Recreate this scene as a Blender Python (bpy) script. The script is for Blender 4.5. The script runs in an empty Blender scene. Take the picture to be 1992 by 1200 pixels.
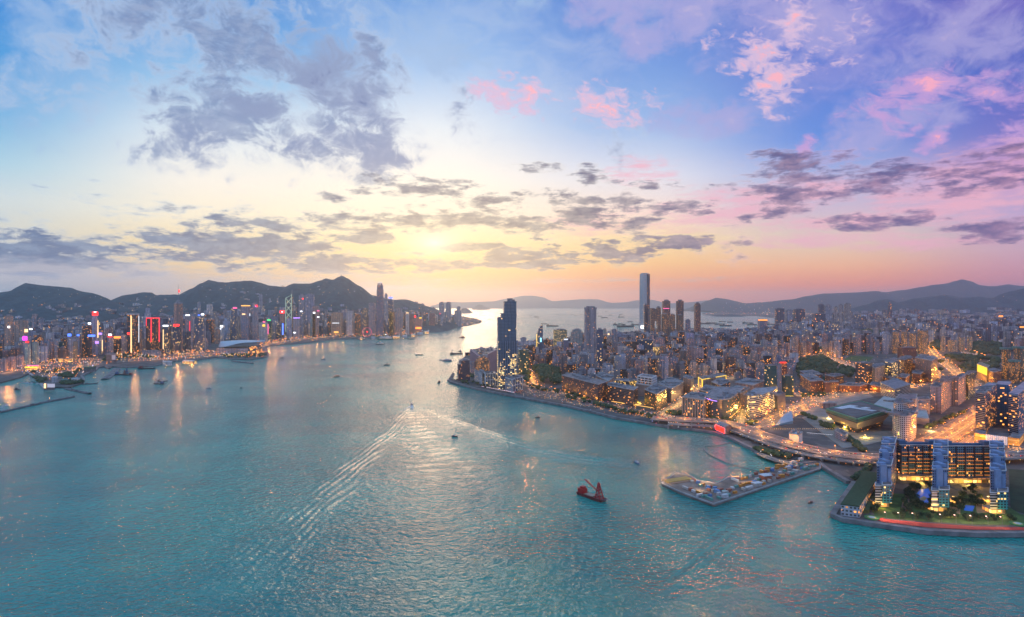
import bpy, bmesh, math, random
from math import radians as R, sin, cos, pi, atan, atan2, hypot, sqrt
from mathutils import Vector, noise as mnoise
random.seed(7)
SC = bpy.context.scene
COL = SC.collection
# ------------------------------------------------------------------ camera
F, H, HY = 1200.0, 240.0, 590.0          # focal length (photo px), camera height (m), horizon row
cd = bpy.data.cameras.new("camera"); cam = bpy.data.objects.new("camera", cd); COL.objects.link(cam)
cam.location = (0, 0, H); cam.rotation_euler = (R(90), 0, 0)
cd.lens = 36 * F / 1992; cd.sensor_width = 36; cd.shift_y = -10 / 1992
cd.clip_start = 1; cd.clip_end = 250000
SC.camera = cam
SC.view_settings.view_transform = 'Standard'; SC.view_settings.look = 'None'
SC.view_settings.exposure = 0.08; SC.view_settings.gamma = 1
try:
    SC.cycles.use_denoising = True; SC.cycles.max_bounces = 5; SC.cycles.volume_bounces = 2
    SC.cycles.diffuse_bounces = 2; SC.cycles.glossy_bounces = 3; SC.cycles.caustics_reflective = False
    SC.cycles.use_light_tree = True; SC.cycles.sample_clamp_indirect = 5
except Exception: pass

def G(px, py, z=0.0):                     # the ground point that a bearing in the photograph looks at
    d = (H - z) * F / max(py - HY, 1.5)
    return ((px - 996) / F * d, d)
def dep(py, z=0.0): return (H - z) * F / (py - HY)
def zat(py, d): return H + (HY - py) / F * d
def lin(c):                               # sRGB 0-255 -> linear
    return tuple(((v/255)/12.92 if v/255 <= .04045 else ((v/255+.055)/1.055)**2.4) for v in c)

# ------------------------------------------------------------------ node helper
class NT:
    def __init__(s, tree): s.t = tree; s.n = tree.nodes; s.l = tree.links
    def new(s, typ, **kw):
        n = s.n.new(typ)
        for k, v in kw.items(): setattr(n, k, v)
        return n
    def put(s, sock, v):
        if v is None: return
        if isinstance(v, bpy.types.NodeSocket): s.l.new(v, sock)
        else:
            if sock.type == 'RGBA' and hasattr(v, '__len__') and len(v) == 3: v = (*v, 1)
            sock.default_value = v
    def m(s, op, a, b=None, c=None, clamp=False):
        n = s.new('ShaderNodeMath', operation=op, use_clamp=clamp)
        s.put(n.inputs[0], a); s.put(n.inputs[1], b)
        if c is not None: s.put(n.inputs[2], c)
        return n.outputs[0]
    def ramp(s, f, a, b, lo=0., hi=1., mode='SMOOTHSTEP'):
        n = s.new('ShaderNodeMapRange', interpolation_type=mode)
        s.put(n.inputs[0], f); s.put(n.inputs[1], a); s.put(n.inputs[2], b); s.put(n.inputs[3], lo); s.put(n.inputs[4], hi)
        return n.outputs[0]
    def mix(s, f, a, b, blend='MIX'):
        n = s.new('ShaderNodeMix', data_type='RGBA', blend_type=blend)
        s.put(n.inputs[0], f); s.put(n.inputs[6], a); s.put(n.inputs[7], b)
        return n.outputs[2]
    def cr(s, f, stops, mode='LINEAR'):
        n = s.new('ShaderNodeValToRGB'); e = n.color_ramp; e.interpolation = mode
        while len(e.elements) < len(stops): e.elements.new(.5)
        for el, (p, c) in zip(e.elements, sorted(stops)): el.position = p; el.color = (*c, 1)
        s.put(n.inputs[0], f); return n.outputs[0]
    def xyz(s, x=0., y=0., z=0.):
        n = s.new('ShaderNodeCombineXYZ'); s.put(n.inputs[0], x); s.put(n.inputs[1], y); s.put(n.inputs[2], z); return n.outputs[0]
    def sep(s, v):
        n = s.new('ShaderNodeSeparateXYZ'); s.put(n.inputs[0], v); return n.outputs
    def noise(s, v, scale, detail=4., rough=.55, dist=0.):
        n = s.new('ShaderNodeTexNoise'); s.put(n.inputs['Vector'], v); n.inputs['Scale'].default_value = scale
        n.inputs['Detail'].default_value = detail; n.inputs['Roughness'].default_value = rough
        n.inputs['Distortion'].default_value = dist; return n.outputs['Fac']

# ------------------------------------------------------------------ sky
SUN_AZ = atan((845-996)/F); SUN_EL = atan((HY-470)/F)
w = bpy.data.worlds.new("World"); SC.world = w; w.use_nodes = True
T = NT(w.node_tree); T.n.clear()
tc = T.new('ShaderNodeTexCoord').outputs['Generated']
X, Y, Z = T.sep(tc)
az = T.m('ARCTAN2', X, Y); el = T.m('ARCSINE', Z)
def AE(px, py):
    a = atan((px-996)/F); return a, atan((HY-py)/F*cos(a))
EMAX = .62
def epos(py): return max(0, min(1, atan((HY-py)/F)/EMAX))
cols = [ # column bearing, [(row, sRGB)...]
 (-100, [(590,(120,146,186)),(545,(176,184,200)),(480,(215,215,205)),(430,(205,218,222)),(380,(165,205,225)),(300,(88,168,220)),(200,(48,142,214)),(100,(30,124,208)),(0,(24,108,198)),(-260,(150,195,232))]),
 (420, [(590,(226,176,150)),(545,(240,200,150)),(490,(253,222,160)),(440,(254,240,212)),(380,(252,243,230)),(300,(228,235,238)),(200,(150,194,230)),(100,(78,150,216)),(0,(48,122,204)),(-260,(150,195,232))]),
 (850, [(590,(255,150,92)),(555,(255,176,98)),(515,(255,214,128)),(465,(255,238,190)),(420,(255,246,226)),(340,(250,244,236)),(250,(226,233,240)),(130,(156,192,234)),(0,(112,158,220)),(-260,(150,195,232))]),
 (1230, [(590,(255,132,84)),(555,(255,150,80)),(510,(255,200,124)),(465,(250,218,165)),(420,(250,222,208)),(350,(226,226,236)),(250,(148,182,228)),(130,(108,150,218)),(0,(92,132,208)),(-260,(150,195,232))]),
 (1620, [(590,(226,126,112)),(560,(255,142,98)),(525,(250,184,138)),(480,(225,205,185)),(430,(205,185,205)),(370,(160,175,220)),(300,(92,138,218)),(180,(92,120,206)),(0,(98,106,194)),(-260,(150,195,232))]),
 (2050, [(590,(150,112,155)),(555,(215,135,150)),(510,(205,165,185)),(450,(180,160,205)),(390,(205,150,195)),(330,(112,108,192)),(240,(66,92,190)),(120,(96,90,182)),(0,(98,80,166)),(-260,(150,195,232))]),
]  # top stops, above the view, are brightened to light the water
sky = None; prev = None
ef = T.m('DIVIDE', el, EMAX)
for px, st in cols:
    c = T.cr(ef, [(epos(py), lin(q)) for py, q in st])
    a = atan((px-996)/F)
    sky = c if sky is None else T.mix(T.ramp(az, prev, a), sky, c)
    prev = a
# the unseen dusk sky behind, brightened to fill the facades: blue-violet, the pink band low over the horizon
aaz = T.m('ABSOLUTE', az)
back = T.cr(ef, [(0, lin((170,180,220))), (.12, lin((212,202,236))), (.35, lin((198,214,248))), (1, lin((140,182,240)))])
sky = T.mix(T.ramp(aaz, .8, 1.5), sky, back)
AEV = T.xyz(az, el, 0.)
def blob(px, py, rx, ry, rot=0., amp=1.):
    a, e = AE(px, py)
    mp = T.new('ShaderNodeMapping', vector_type='TEXTURE'); T.put(mp.inputs[0], AEV)
    mp.inputs[1].default_value = (a, e, 0); mp.inputs[2].default_value = (0, 0, R(rot)); mp.inputs[3].default_value = (rx/F, ry/F, 1)
    g = T.new('ShaderNodeTexGradient', gradient_type='SPHERICAL'); T.put(g.inputs[0], mp.outputs[0])
    o = g.outputs[1]
    return T.m('MULTIPLY', o, amp) if amp != 1 else o
def blobs(lst):
    o = None
    for b in lst:
        v = blob(*b); o = v if o is None else T.m('MAXIMUM', o, v)
    return T.m('POWER', o, .6)
def nz3(v, s1, s2, k, r1=.5, r2=.62, dist=.25):
    return T.m('ADD', T.m('MULTIPLY', T.noise(v, s1, 4., r1, dist), 1-k), T.m('MULTIPLY', T.noise(v, s2, 7., r2, dist*1.4), k))
nb = nz3(T.xyz(az, T.m('MULTIPLY', el, 1.3), .3), 7., 22., .55, .5, .66, .35)                        # broad, puffy
nh = nz3(T.xyz(T.m('MULTIPLY', az, .8), T.m('MULTIPLY', el, 1.5), 6.3), 6., 20., .5, .55, .66, .5)   # thin veils
nf = nz3(T.xyz(az, T.m('MULTIPLY', el, 3.3), 1.7), 13., 36., .5, .5, .66, .12)                       # flat, streaky
nf2 = nz3(T.xyz(az, T.m('MULTIPLY', el, 4.6), 11.3), 9., 30., .5, .5, .64, .1)
nw = nz3(T.xyz(T.m('ADD', az, T.m('MULTIPLY', el, .55)), T.m('MULTIPLY', el, 1.7), 5.), 15., 42., .5, .5, .66, .5)   # wispy
def dens(bl, n, k): return T.m('ADD', bl, T.m('MULTIPLY', T.m('MULTIPLY', T.m('SUBTRACT', n, .5), T.ramp(bl, .0, .3)), k*2.6))
def layer(sky, d, lo, hi, edge, core, op=1., lo2=None, hi2=None):
    e = T.ramp(d, lo, hi, 0., op)
    c = T.mix(T.ramp(d, lo2 if lo2 is not None else hi, hi2 if hi2 is not None else hi+.35), edge, core)
    return T.mix(e, sky, c)
def band(py0, py1, py2, py3):             # a soft belt of elevation between four rows
    E = lambda py: atan((HY-py)/F)
    return T.m('MULTIPLY', T.ramp(el, E(py3), E(py2)), T.ramp(el, E(py1), E(py0), 1., 0.))
azl = T.ramp(az, atan(-900/F), atan(300/F)); azr = T.ramp(az, atan(0/F), atan(900/F))
# colours that the clouds take from the part of the sky they hang in
rim = T.mix(azr, T.mix(azl, lin((196,214,232)), lin((255,244,222))), lin((246,178,198)))
slate = T.mix(azr, T.mix(azl, lin((62,94,146)), lin((80,84,122))), lin((94,84,138)))
tone = T.ramp(nz3(T.xyz(az, T.m('MULTIPLY', el, 2.2), 21.), 24., 60., .45), .40, .62)
slate = T.mix(T.m('MULTIPLY', tone, .55), slate, T.mix(.5, slate, rim))
pale = T.mix(azr, T.mix(azl, lin((150,186,222)), lin((206,212,230))), lin((170,150,212)))
# thin high veils over the whole upper sky
sky = T.mix(T.ramp(T.m('MULTIPLY', T.m('ADD', nh, -.42), band(-400,-300,200,380)), .0, .22, 0., .32), sky, pale)
d = dens(blobs([(90,130,230,170,0,.8),(330,60,330,150,0,.8),(0,160,110,80,0,.9),(700,20,440,110,0,.6),(880,90,110,80,0,.8)]), nb, 1.3)
sky = layer(sky, d, .30, 1.05, lin((156,184,222)), lin((190,196,222)), .75)
d = dens(blobs([(1230,15,150,60,0,1.),(1330,25,140,80,0,1.),(1250,72,70,50,0,1),(1400,225,180,50,0,.9),(1560,30,240,130,0,.8),(1880,90,250,100,0,.8),(1760,230,190,70,10,.7)]), nb, 1.2)
sky = layer(sky, d, .35, .95, lin((172,165,215)), lin((206,186,216)), .7)
# the big grey bank, upper left of centre
d = dens(blobs([(480,90,290,150,0,.75),(400,240,340,110,-8,.95),(650,170,200,130,-25,.95),(560,240,320,100,-12,.95),(640,290,240,70,-10,1.),(340,275,150,60,-5,1.),(905,225,60,70,0,.9),(1205,280,60,60,0,.8)]), nb, 2.1)
sky = layer(sky, d, .24, 1.25, lin((204,212,228)), T.mix(T.m('MULTIPLY', tone, .5), lin((112,134,178)), lin((170,182,208))), .85, .4, 1.1)
d = dens(blobs([(640,140,140,100,-25,1.35),(705,200,120,50,-20,1.1),(365,262,110,52,-10,.8),(505,212,100,46,-10,.8),(690,285,150,52,-15,.85),(590,280,90,40,0,.8)]), nb, 1.1)
sky = layer(sky, d, .42, 1.05, lin((134,150,188)), T.mix(T.m('MULTIPLY', tone, .35), lin((74,98,154)), lin((120,138,180))), .92)
# pink lit clouds to the right
d = dens(blobs([(1000,185,110,50,-12,1.),(1190,205,120,54,-5,1.),(1470,105,110,60,-25,1.),(1520,150,80,80,60,1.),(1560,60,130,110,0,.6),(1010,210,90,34,-10,.8)]), nw, 1.9)
sky = layer(sky, d, .42, 1.0, lin((214,186,216)), lin((253,180,190)), .92)
d = dens(blobs([(1720,195,90,45,22,1.),(1810,175,70,38,35,1.),(1825,265,55,22,30,1.),(1910,280,45,20,20,1.),(1920,175,60,60,50,.9),(1975,185,60,35,0,.9),(1570,285,26,30,-50,.8),(1985,270,50,50,60,.9),(1780,250,60,14,30,.8),(1760,210,150,70,20,.6)]), nw, 1.3)
sky = layer(sky, d, .45, 1., lin((196,156,212)), lin((252,172,192)), .9)
d = dens(blobs([(1540,372,300,44,0,.9),(1880,385,340,60,0,1.),(1640,430,300,34,0,.8),(1590,465,220,22,0,.85),(1790,474,160,16,0,.85),(1440,412,300,44,0,.9),(1250,330,110,40,0,.7),(1900,330,170,60,10,.7),(1200,440,300,40,0,.7)]), nf2, 1.)
sky = layer(sky, d, .38, 1.1, lin((236,176,196)), lin((254,160,165)), .85)
# broken small cloud in a wide belt over the sunset
bb_ = T.m('MULTIPLY', band(330,400,520,560), T.ramp(azr, .55, 1., 1., .55))
sky = layer(sky, T.m('MULTIPLY', T.m('ADD', nf, .0), bb_), .50, .66, rim, slate, .72, .54, .68)
# slate-coloured cumulus bands low over the sunset
d = dens(blobs([(830,365,160,30,-4,1.),(690,430,140,38,0,1.),(860,420,230,48,4,1.1),(1000,425,110,64,0,1.),(1130,400,180,46,0,1.1),(1160,437,190,24,4,1.),(1340,402,110,26,0,1.),(1560,325,150,44,0,1.),(1500,370,150,36,0,1.05),(1680,355,150,44,6,1.05),(1900,335,210,42,0,.95),
   (1500,418,100,20,0,.95),(1680,425,190,26,-3,1.),(1880,372,60,20,0,.8),(1950,445,110,28,0,1.),(1420,475,60,14,0,.9),(1040,330,70,20,0,.9),(1150,350,70,36,0,.9),(1280,362,70,18,0,.9),(700,368,34,16,0,.9),(640,385,50,18,0,.9)]), nf, 1.75)
sky = layer(sky, d, .36, 1.16, rim, slate, .97, .42, .85)
d = dens(blobs([(480,440,130,30,0,1.),(400,480,260,46,0,1.1),(560,470,140,26,0,1.),(370,440,70,24,0,.9),(100,485,180,30,0,1.1),(30,462,80,20,0,1.),(60,510,240,40,0,1.05),(700,465,130,20,0,.9),(620,515,300,28,0,1.),(760,515,240,20,0,.95),(1180,488,190,30,3,1.1),(1330,472,110,20,0,1.),(1000,500,130,26,0,1.05),(920,478,100,18,0,.95),(1080,512,240,18,0,1.)]), nf, 1.5)
sky = layer(sky, d, .26, .86, T.mix(azl, lin((190,200,214)), lin((255,226,172))), slate, .92, .44, .80)
d = dens(blobs([(350,545,560,32,0,1.),(60,535,300,40,0,1.1),(700,560,300,18,0,.7),(1200,545,300,12,0,.7)]), nf2, .9)
sky = layer(sky, d, .35, 1., lin((196,190,200)), lin((136,152,190)), .8)
# glow where the sun stands behind thin cloud
g1 = T.m('POWER', blob(845,472,130,60), 3.2); g2 = T.m('POWER', blob(850,480,620,240), 2.0)
sky = T.mix(T.m('MULTIPLY', g2, .38), sky, lin((255,226,150)))
sky = T.mix(g1, sky, (1.25, 1.12, .82))
nz = T.new('ShaderNodeTexSky', sky_type='NISHITA'); nz.sun_disc = False; nz.sun_elevation = SUN_EL; nz.sun_rotation = SUN_AZ
nzs = T.mix(1., nz.outputs[0], (.004, .004, .004), 'MULTIPLY')
sky = T.mix(1., sky, nzs, 'ADD')
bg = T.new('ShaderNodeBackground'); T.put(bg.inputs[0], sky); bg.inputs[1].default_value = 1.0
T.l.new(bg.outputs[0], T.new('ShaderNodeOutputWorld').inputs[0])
w.cycles.sampling_method = 'MANUAL'; w.cycles.sample_map_resolution = 1024

sl = bpy.data.lights.new("sun", 'SUN'); so = bpy.data.objects.new("sun", sl); COL.objects.link(so)
sl.energy = .40; sl.angle = R(14); sl.color = (1, .66, .38)
sd = Vector((sin(SUN_AZ)*cos(SUN_EL), cos(SUN_AZ)*cos(SUN_EL), sin(SUN_EL)))
so.rotation_euler = sd.to_track_quat('Z', 'Y').to_euler(); so.location = (0, 0, 900)

# ------------------------------------------------------------------ materials
MATS = {}
def mat(name, base=(.3,.3,.3), rough=.7, metal=0., emit=None, es=1., noise=None, spec=.5, samp=None):
    if name in MATS: return MATS[name]
    m = bpy.data.materials.new(name); m.use_nodes = True; t = NT(m.node_tree)
    p = t.n['Principled BSDF']
    b = (*base, 1)
    if noise:                                   # noise = (scale per metre, amount)
        co = t.new('ShaderNodeTexCoord').outputs['Object']
        n = t.noise(co, noise[0], 5.)
        b = t.mix(t.ramp(n, .3, .7, 0, 1), tuple(v*(1-noise[1]) for v in base), tuple(min(1, v*(1+noise[1])) for v in base))
    t.put(p.inputs['Base Color'], b)
    p.inputs['Roughness'].default_value = rough; p.inputs['Metallic'].default_value = metal
    p.inputs['Specular IOR Level'].default_value = spec
    if emit: p.inputs['Emission Color'].default_value = (*emit, 1); p.inputs['Emission Strength'].default_value = es
    if samp: m.cycles.emission_sampling = samp
    MATS[name] = m; return m

def facade(name, wall, glass=(.03,.05,.08), cw=3., ch=3.3, fw=.62, fh=.55, lit=.15, cols=((1,.55,.14),(1,.75,.35),(.9,.95,1)), es=2.2,
           rough=.55, grough=.18, roof=(.2,.2,.22), bands=0., fl=.5, wallnoise=.18, vert=0., low=None):
    """walls with rows of windows, some lit; u runs round the building, v up it, both in metres"""
    m = bpy.data.materials.new(name); m.use_nodes = True; t = NT(m.node_tree); p = t.n['Principled BSDF']
    uv = t.new('ShaderNodeUVMap').outputs[0]; u, v, _ = t.sep(uv)
    tint = t.new('ShaderNodeAttribute', attribute_name='tint').outputs['Color']
    a = t.m('DIVIDE', u, cw); b = t.m('DIVIDE', v, ch)
    ia = t.m('FLOOR', a); ib = t.m('FLOOR', b); fa = t.m('FRACT', a); fb = t.m('FRACT', b)
    wx = t.m('LESS_THAN', t.m('ABSOLUTE', t.m('SUBTRACT', fa, .5)), fw/2)
    wy = t.m('LESS_THAN', t.m('ABSOLUTE', t.m('SUBTRACT', fb, .5)), fh/2)
    win = t.m('MULTIPLY', wx, wy)
    wn = t.new('ShaderNodeTexWhiteNoise', noise_dimensions='3D'); t.put(wn.inputs[0], t.xyz(ia, ib, 3.7))
    r = wn.outputs[0]; rc = t.sep(wn.outputs[1])
    if bands:                                    # whole stretches of a storey lit together
        wb = t.new('ShaderNodeTexWhiteNoise', noise_dimensions='2D'); t.put(wb.inputs[0], t.xyz(t.m('FLOOR', t.m('DIVIDE', ia, bands)), ib, 0.))
        r = t.m('ADD', t.m('MULTIPLY', r, .35), t.m('MULTIPLY', wb.outputs[0], .65))
    cl = t.noise(t.xyz(t.m('MULTIPLY', u, .03), t.m('MULTIPLY', v, .02), 0.), 1., 2.)
    thr = t.m('MULTIPLY', t.ramp(cl, .5-.22*fl-.05, .5+.22*fl+.05, max(0, 1-1.2*fl), 1+1.2*fl), lit)
    if low: thr = t.m('MULTIPLY', thr, t.ramp(v, low[0], low[1], low[2], low[3]))
    on = t.m('MULTIPLY', t.m('LESS_THAN', r, thr), win)
    gz = t.sep(t.new('ShaderNodeNewGeometry').outputs['Normal'])[2]
    side = t.m('LESS_THAN', t.m('ABSOLUTE', gz), .5)
    on = t.m('MULTIPLY', on, side); win = t.m('MULTIPLY', win, side)
    co = t.new('ShaderNodeTexCoord').outputs['Object']
    wnz = t.noise(co, .05, 4.)
    wc = t.mix(t.ramp(wnz, .3, .7, 0, 1), tuple(x*(1-wallnoise) for x in wall), tuple(min(1, x*(1+wallnoise)) for x in wall))
    wc = t.mix(1., wc, tint, 'MULTIPLY')
    if vert:                                     # shade of vertical recesses painted into the wall colour every few bays
        vv = t.m('LESS_THAN', t.m('FRACT', t.m('DIVIDE', u, vert)), .22)
        wc = t.mix(t.m('MULTIPLY', vv, .55), wc, tuple(x*.35 for x in wall))
    rn = t.noise(co, .12, 4.)
    rfc = t.mix(t.ramp(rn, .4, .6), tuple(x*.6 for x in roof), tuple(min(1, x*1.35) for x in roof))
    c = t.mix(win, wc, glass); c = t.mix(side, rfc, c)
    t.put(p.inputs['Base Color'], c)
    t.put(p.inputs['Roughness'], t.ramp(win, 0, 1, rough, grough, 'LINEAR'))
    ec = t.cr(rc[0], [(0, cols[0]), (.5, cols[1]), (.86, cols[2])], 'CONSTANT')
    t.put(p.inputs['Emission Color'], ec)
    t.put(p.inputs['Emission Strength'], t.m('MULTIPLY', on, t.m('MULTIPLY', t.m('ADD', rc[1], .35), es)))
    m.cycles.emission_sampling = 'NONE'
    MATS[name] = m; return m

# ------------------------------------------------------------------ mesh builder
class MB:
    def __init__(s): s.v = []; s.f = []; s.uv = []; s.tint = []
    def face(s, pts, uvs=None, tint=(1,1,1)):
        i = len(s.v); s.v += [tuple(p) for p in pts]; s.f.append(tuple(range(i, i+len(pts))))
        s.uv += uvs if uvs else [(p[0], p[1]) for p in pts]
        s.tint += [tint]*len(pts)
    def prism(s, poly, z0, z1, tint=(1,1,1), top=1., u0=0., taper=None, cap=True, bottom=False, v0=None):
        """poly: counter-clockwise footprint; taper: (scale x, scale y, dx, dy) for the top outline"""
        n = len(poly); cx = sum(p[0] for p in poly)/n; cy = sum(p[1] for p in poly)/n
        tp = poly if not taper else [(cx+(p[0]-cx)*taper[0]+(taper[2] if len(taper)>2 else 0), cy+(p[1]-cy)*taper[1]+(taper[3] if len(taper)>3 else 0)) for p in poly]
        u = u0
        vb = z0 if v0 is None else v0
        for i in range(n):
            a, b = poly[i], poly[(i+1)%n]; c, d = tp[(i+1)%n], tp[i]
            L = hypot(b[0]-a[0], b[1]-a[1])
            s.face([(a[0],a[1],z0),(b[0],b[1],z0),(c[0],c[1],z1),(d[0],d[1],z1)], [(u,vb),(u+L,vb),(u+L,vb+z1-z0),(u,vb+z1-z0)], tint)
            u += L
        if cap: s.face([(p[0],p[1],z1) for p in tp], None, tint)
        if bottom: s.face([(p[0],p[1],z0) for p in poly[::-1]], None, tint)
    def box(s, cx, cy, z0, wx, wy, h, rot=0., tint=(1,1,1), u0=0., cap=True, bottom=False, taper=None):
        s.prism(rect(cx, cy, wx, wy, rot), z0, z0+h, tint, u0=u0, cap=cap, bottom=bottom, taper=taper)
    def bar(s, a, b, r, tint=(1,1,1)):
        a = Vector(a); b = Vector(b); d = (b-a); 
        q = d.to_track_quat('Z', 'Y'); ex = q @ Vector((r,0,0)); ey = q @ Vector((0,r,0))
        A = [a+ex+ey, a-ex+ey, a-ex-ey, a+ex-ey]; B = [p+d for p in A]
        for i in range(4): s.face([A[i], A[(i+1)%4], B[(i+1)%4], B[i]], None, tint)
        s.face(B, None, tint); s.face(A[::-1], None, tint)
    def ball(s, c, r, tint=(1,1,1), sz=1.):
        x, y, z = c; P = [(x+r,y,z),(x,y+r,z),(x-r,y,z),(x,y-r,z)]; t_, b_ = (x,y,z+r*sz), (x,y,z-r*sz)
        for i in range(4):
            s.face([P[i], P[(i+1)%4], t_], None, tint); s.face([P[(i+1)%4], P[i], b_], None, tint)
    def build(s, name, m, parent=None, loc=None, smooth=False):
        me = bpy.data.meshes.new(name); me.from_pydata(s.v, [], s.f)
        ul = me.uv_layers.new(name='UVMap'); flat = [c for q in s.uv for c in q]; ul.data.foreach_set('uv', flat)
        at = me.color_attributes.new('tint', 'FLOAT_COLOR', 'CORNER'); at.data.foreach_set('color', [c for q in s.tint for c in (*q, 1)])
        if smooth: me.polygons.foreach_set('use_smooth', [True]*len(me.polygons))
        me.materials.append(m if not isinstance(m, str) else MATS[m])
        o = bpy.data.objects.new(name, me); COL.objects.link(o)
        if loc: o.location = loc
        if parent: o.parent = parent
        return o
def rect(cx, cy, wx, wy, rot=0.):
    c, s_ = cos(rot), sin(rot)
    return [(cx+x*c-y*s_, cy+x*s_+y*c) for x, y in ((-wx/2,-wy/2),(wx/2,-wy/2),(wx/2,wy/2),(-wx/2,wy/2))]
def tag(o, label=None, cat=None, group=None, kind=None):
    if label: o['label'] = label
    if cat: o['category'] = cat
    if group: o['group'] = group
    if kind: o['kind'] = kind
    return o
def empty(name, loc=(0,0,0), rz=0., label=None, cat=None, group=None):
    o = bpy.data.objects.new(name, None); COL.objects.link(o); o.location = loc; o.rotation_euler = (0,0,rz); o.empty_display_size = 1
    return tag(o, label, cat, group)
def ccw(poly):
    a = sum(p[0]*q[1]-q[0]*p[1] for p, q in zip(poly, poly[1:]+poly[:1]))
    return poly if a > 0 else poly[::-1]
def inpoly(x, y, poly):
    r = False; j = len(poly)-1
    for i in range(len(poly)):
        xi, yi = poly[i]; xj, yj = poly[j]
        if (yi > y) != (yj > y) and x < (xj-xi)*(y-yi)/(yj-yi)+xi: r = not r
        j = i
    return r
def smooth_path(pts, n=8):
    out = []
    for i in range(len(pts)-1):
        p0 = pts[max(i-1,0)]; p1 = pts[i]; p2 = pts[i+1]; p3 = pts[min(i+2,len(pts)-1)]
        for k in range(n):
            t = k/n
            out.append(tuple(.5*((2*b)+(-a+c)*t+(2*a-5*b+4*c-d)*t*t+(-a+3*b-3*c+d)*t**3) for a,b,c,d in zip(p0,p1,p2,p3)))
    out.append(tuple(pts[-1])); return out
def ribbon(mb, path, width, z, thick=0., tint=(1,1,1)):
    """a strip along a ground path; z may be a number or list; thick gives it sides"""
    n = len(path); L = []; Rr = []
    for i, p in enumerate(path):
        a = path[max(i-1,0)]; b = path[min(i+1,n-1)]; dx, dy = b[0]-a[0], b[1]-a[1]; l = hypot(dx,dy) or 1
        wd = width[i] if hasattr(width,'__len__') else width
        nx, ny = -dy/l*wd/2, dx/l*wd/2; zz = z[i] if hasattr(z,'__len__') else z
        L.append((p[0]+nx,p[1]+ny,zz)); Rr.append((p[0]-nx,p[1]-ny,zz))
    s_ = 0
    for i in range(n-1):
        l = hypot(path[i+1][0]-path[i][0], path[i+1][1]-path[i][1])
        mb.face([Rr[i],Rr[i+1],L[i+1],L[i]], [(s_,0),(s_+l,0),(s_+l,1),(s_,1)], tint)
        if thick:
            dn = lambda q: (q[0],q[1],q[2]-thick)
            mb.face([dn(Rr[i]),dn(Rr[i+1]),Rr[i+1],Rr[i]], None, tint); mb.face([L[i],L[i+1],dn(L[i+1]),dn(L[i])], None, tint)
            mb.face([dn(L[i]),dn(L[i+1]),dn(Rr[i+1]),dn(Rr[i])], None, tint)
        s_ += l
# ------------------------------------------------------------------ harbour water
wm = bpy.data.materials.new("sea_water"); wm.use_nodes = True; t = NT(wm.node_tree); p = t.n['Principled BSDF']
geo = t.new('ShaderNodeNewGeometry').outputs['Position']
gx, gy, gz = t.sep(geo)
big = t.noise(geo, .0035, 4.); big2 = t.noise(t.xyz(gx, t.m('MULTIPLY', gy, .35), 9.), .0016, 5., .6, .8)
deep = t.mix(t.ramp(big, .35, .65), lin((0,124,120)), lin((5,159,145)))
t.put(p.inputs['Base Color'], deep)
p.inputs['IOR'].default_value = 1.5; p.inputs['Specular IOR Level'].default_value = .5
t.put(p.inputs['Roughness'], t.ramp(big2, .4, .62, .17, .10, 'LINEAR'))
n1 = t.noise(t.xyz(gx, t.m('MULTIPLY', gy, 1.3), 0.), .14, 3., .62, .4); n2 = t.noise(geo, .05, 3., .6); n3 = t.noise(t.xyz(gx, gy, 4.), .012, 2., .6)
hgt = t.m('ADD', t.m('ADD', t.m('MULTIPLY', n1, 5.6), t.m('MULTIPLY', n2, 5.5)), t.m('MULTIPLY', n3, 2.5))
bp = t.new('ShaderNodeBump'); bp.inputs['Strength'].default_value = 1.; bp.inputs['Distance'].default_value = 1.0
t.put(bp.inputs['Height'], t.m('MULTIPLY', hgt, t.ramp(big2, .42, .6, 1., .55)))
t.l.new(bp.outputs[0], p.inputs['Normal']); MATS['sea_water'] = wm
mb = MB()
S = 46000
mb.face([(-S,-4000,0),(S,-4000,0),(S,S,0),(-S,S,0)])
tag(mb.build('sea', wm), kind='structure')
# ------------------------------------------------------------------ land
LZ = 4.0
def land(name, pxs, z0, z1, m, closing=()):
    pts = [G(*q, LZ) if len(q) == 2 else q[:2] for q in pxs] + list(closing)
    mb = MB(); poly = ccw(pts)
    mb.prism(poly, z0, z1)
    return tag(mb.build(name, m), kind='structure'), poly
gm = bpy.data.materials.new("city_ground"); gm.use_nodes = True; t = NT(gm.node_tree); p = t.n['Principled BSDF']
co = t.new('ShaderNodeTexCoord').outputs['Object']
c = t.cr(t.noise(co, .012, 6., .65), [(.35, (.035,.04,.045)), (.5, (.09,.085,.085)), (.66, (.16,.145,.14))])
vor = t.new('ShaderNodeTexVoronoi'); t.put(vor.inputs['Vector'], co); vor.inputs['Scale'].default_value = .05
c = t.mix(.45, c, t.cr(t.sep(vor.outputs['Color'])[0], [(0,(.03,.035,.04)),(.4,(.07,.07,.07)),(.75,(.18,.16,.15)),(1,(.30,.28,.27))], 'CONSTANT'))
t.put(p.inputs['Base Color'], c); p.inputs['Roughness'].default_value = .85; MATS['city_ground'] = gm
ISL = [(-340,800),(-60,762),(0,744),(40,733),(56,726),(70,737),(80,746),(88,756),(110,752),(138,752),(160,744),(163,737),(158,730),(187,718),(190,714),(205,712),(212,716),(220,712),(250,714),(300,711),(337,702),(352,700),(378,700),(420,694),(450,698),(490,698),(515,694),(523,689),(517,682),(505,678),(520,673),(580,667),(640,661),(700,657),(735,656),(790,653),(830,645),(862,640),(890,636),(915,632),(932,627),(937,624),(928,620),(905,616)]
islo, ISLP = land('island_ground', ISL, -3, LZ-.1, gm, [(-1500,14500),(-13000,14500),(-16000,3000),(-6000,900)])
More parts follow.
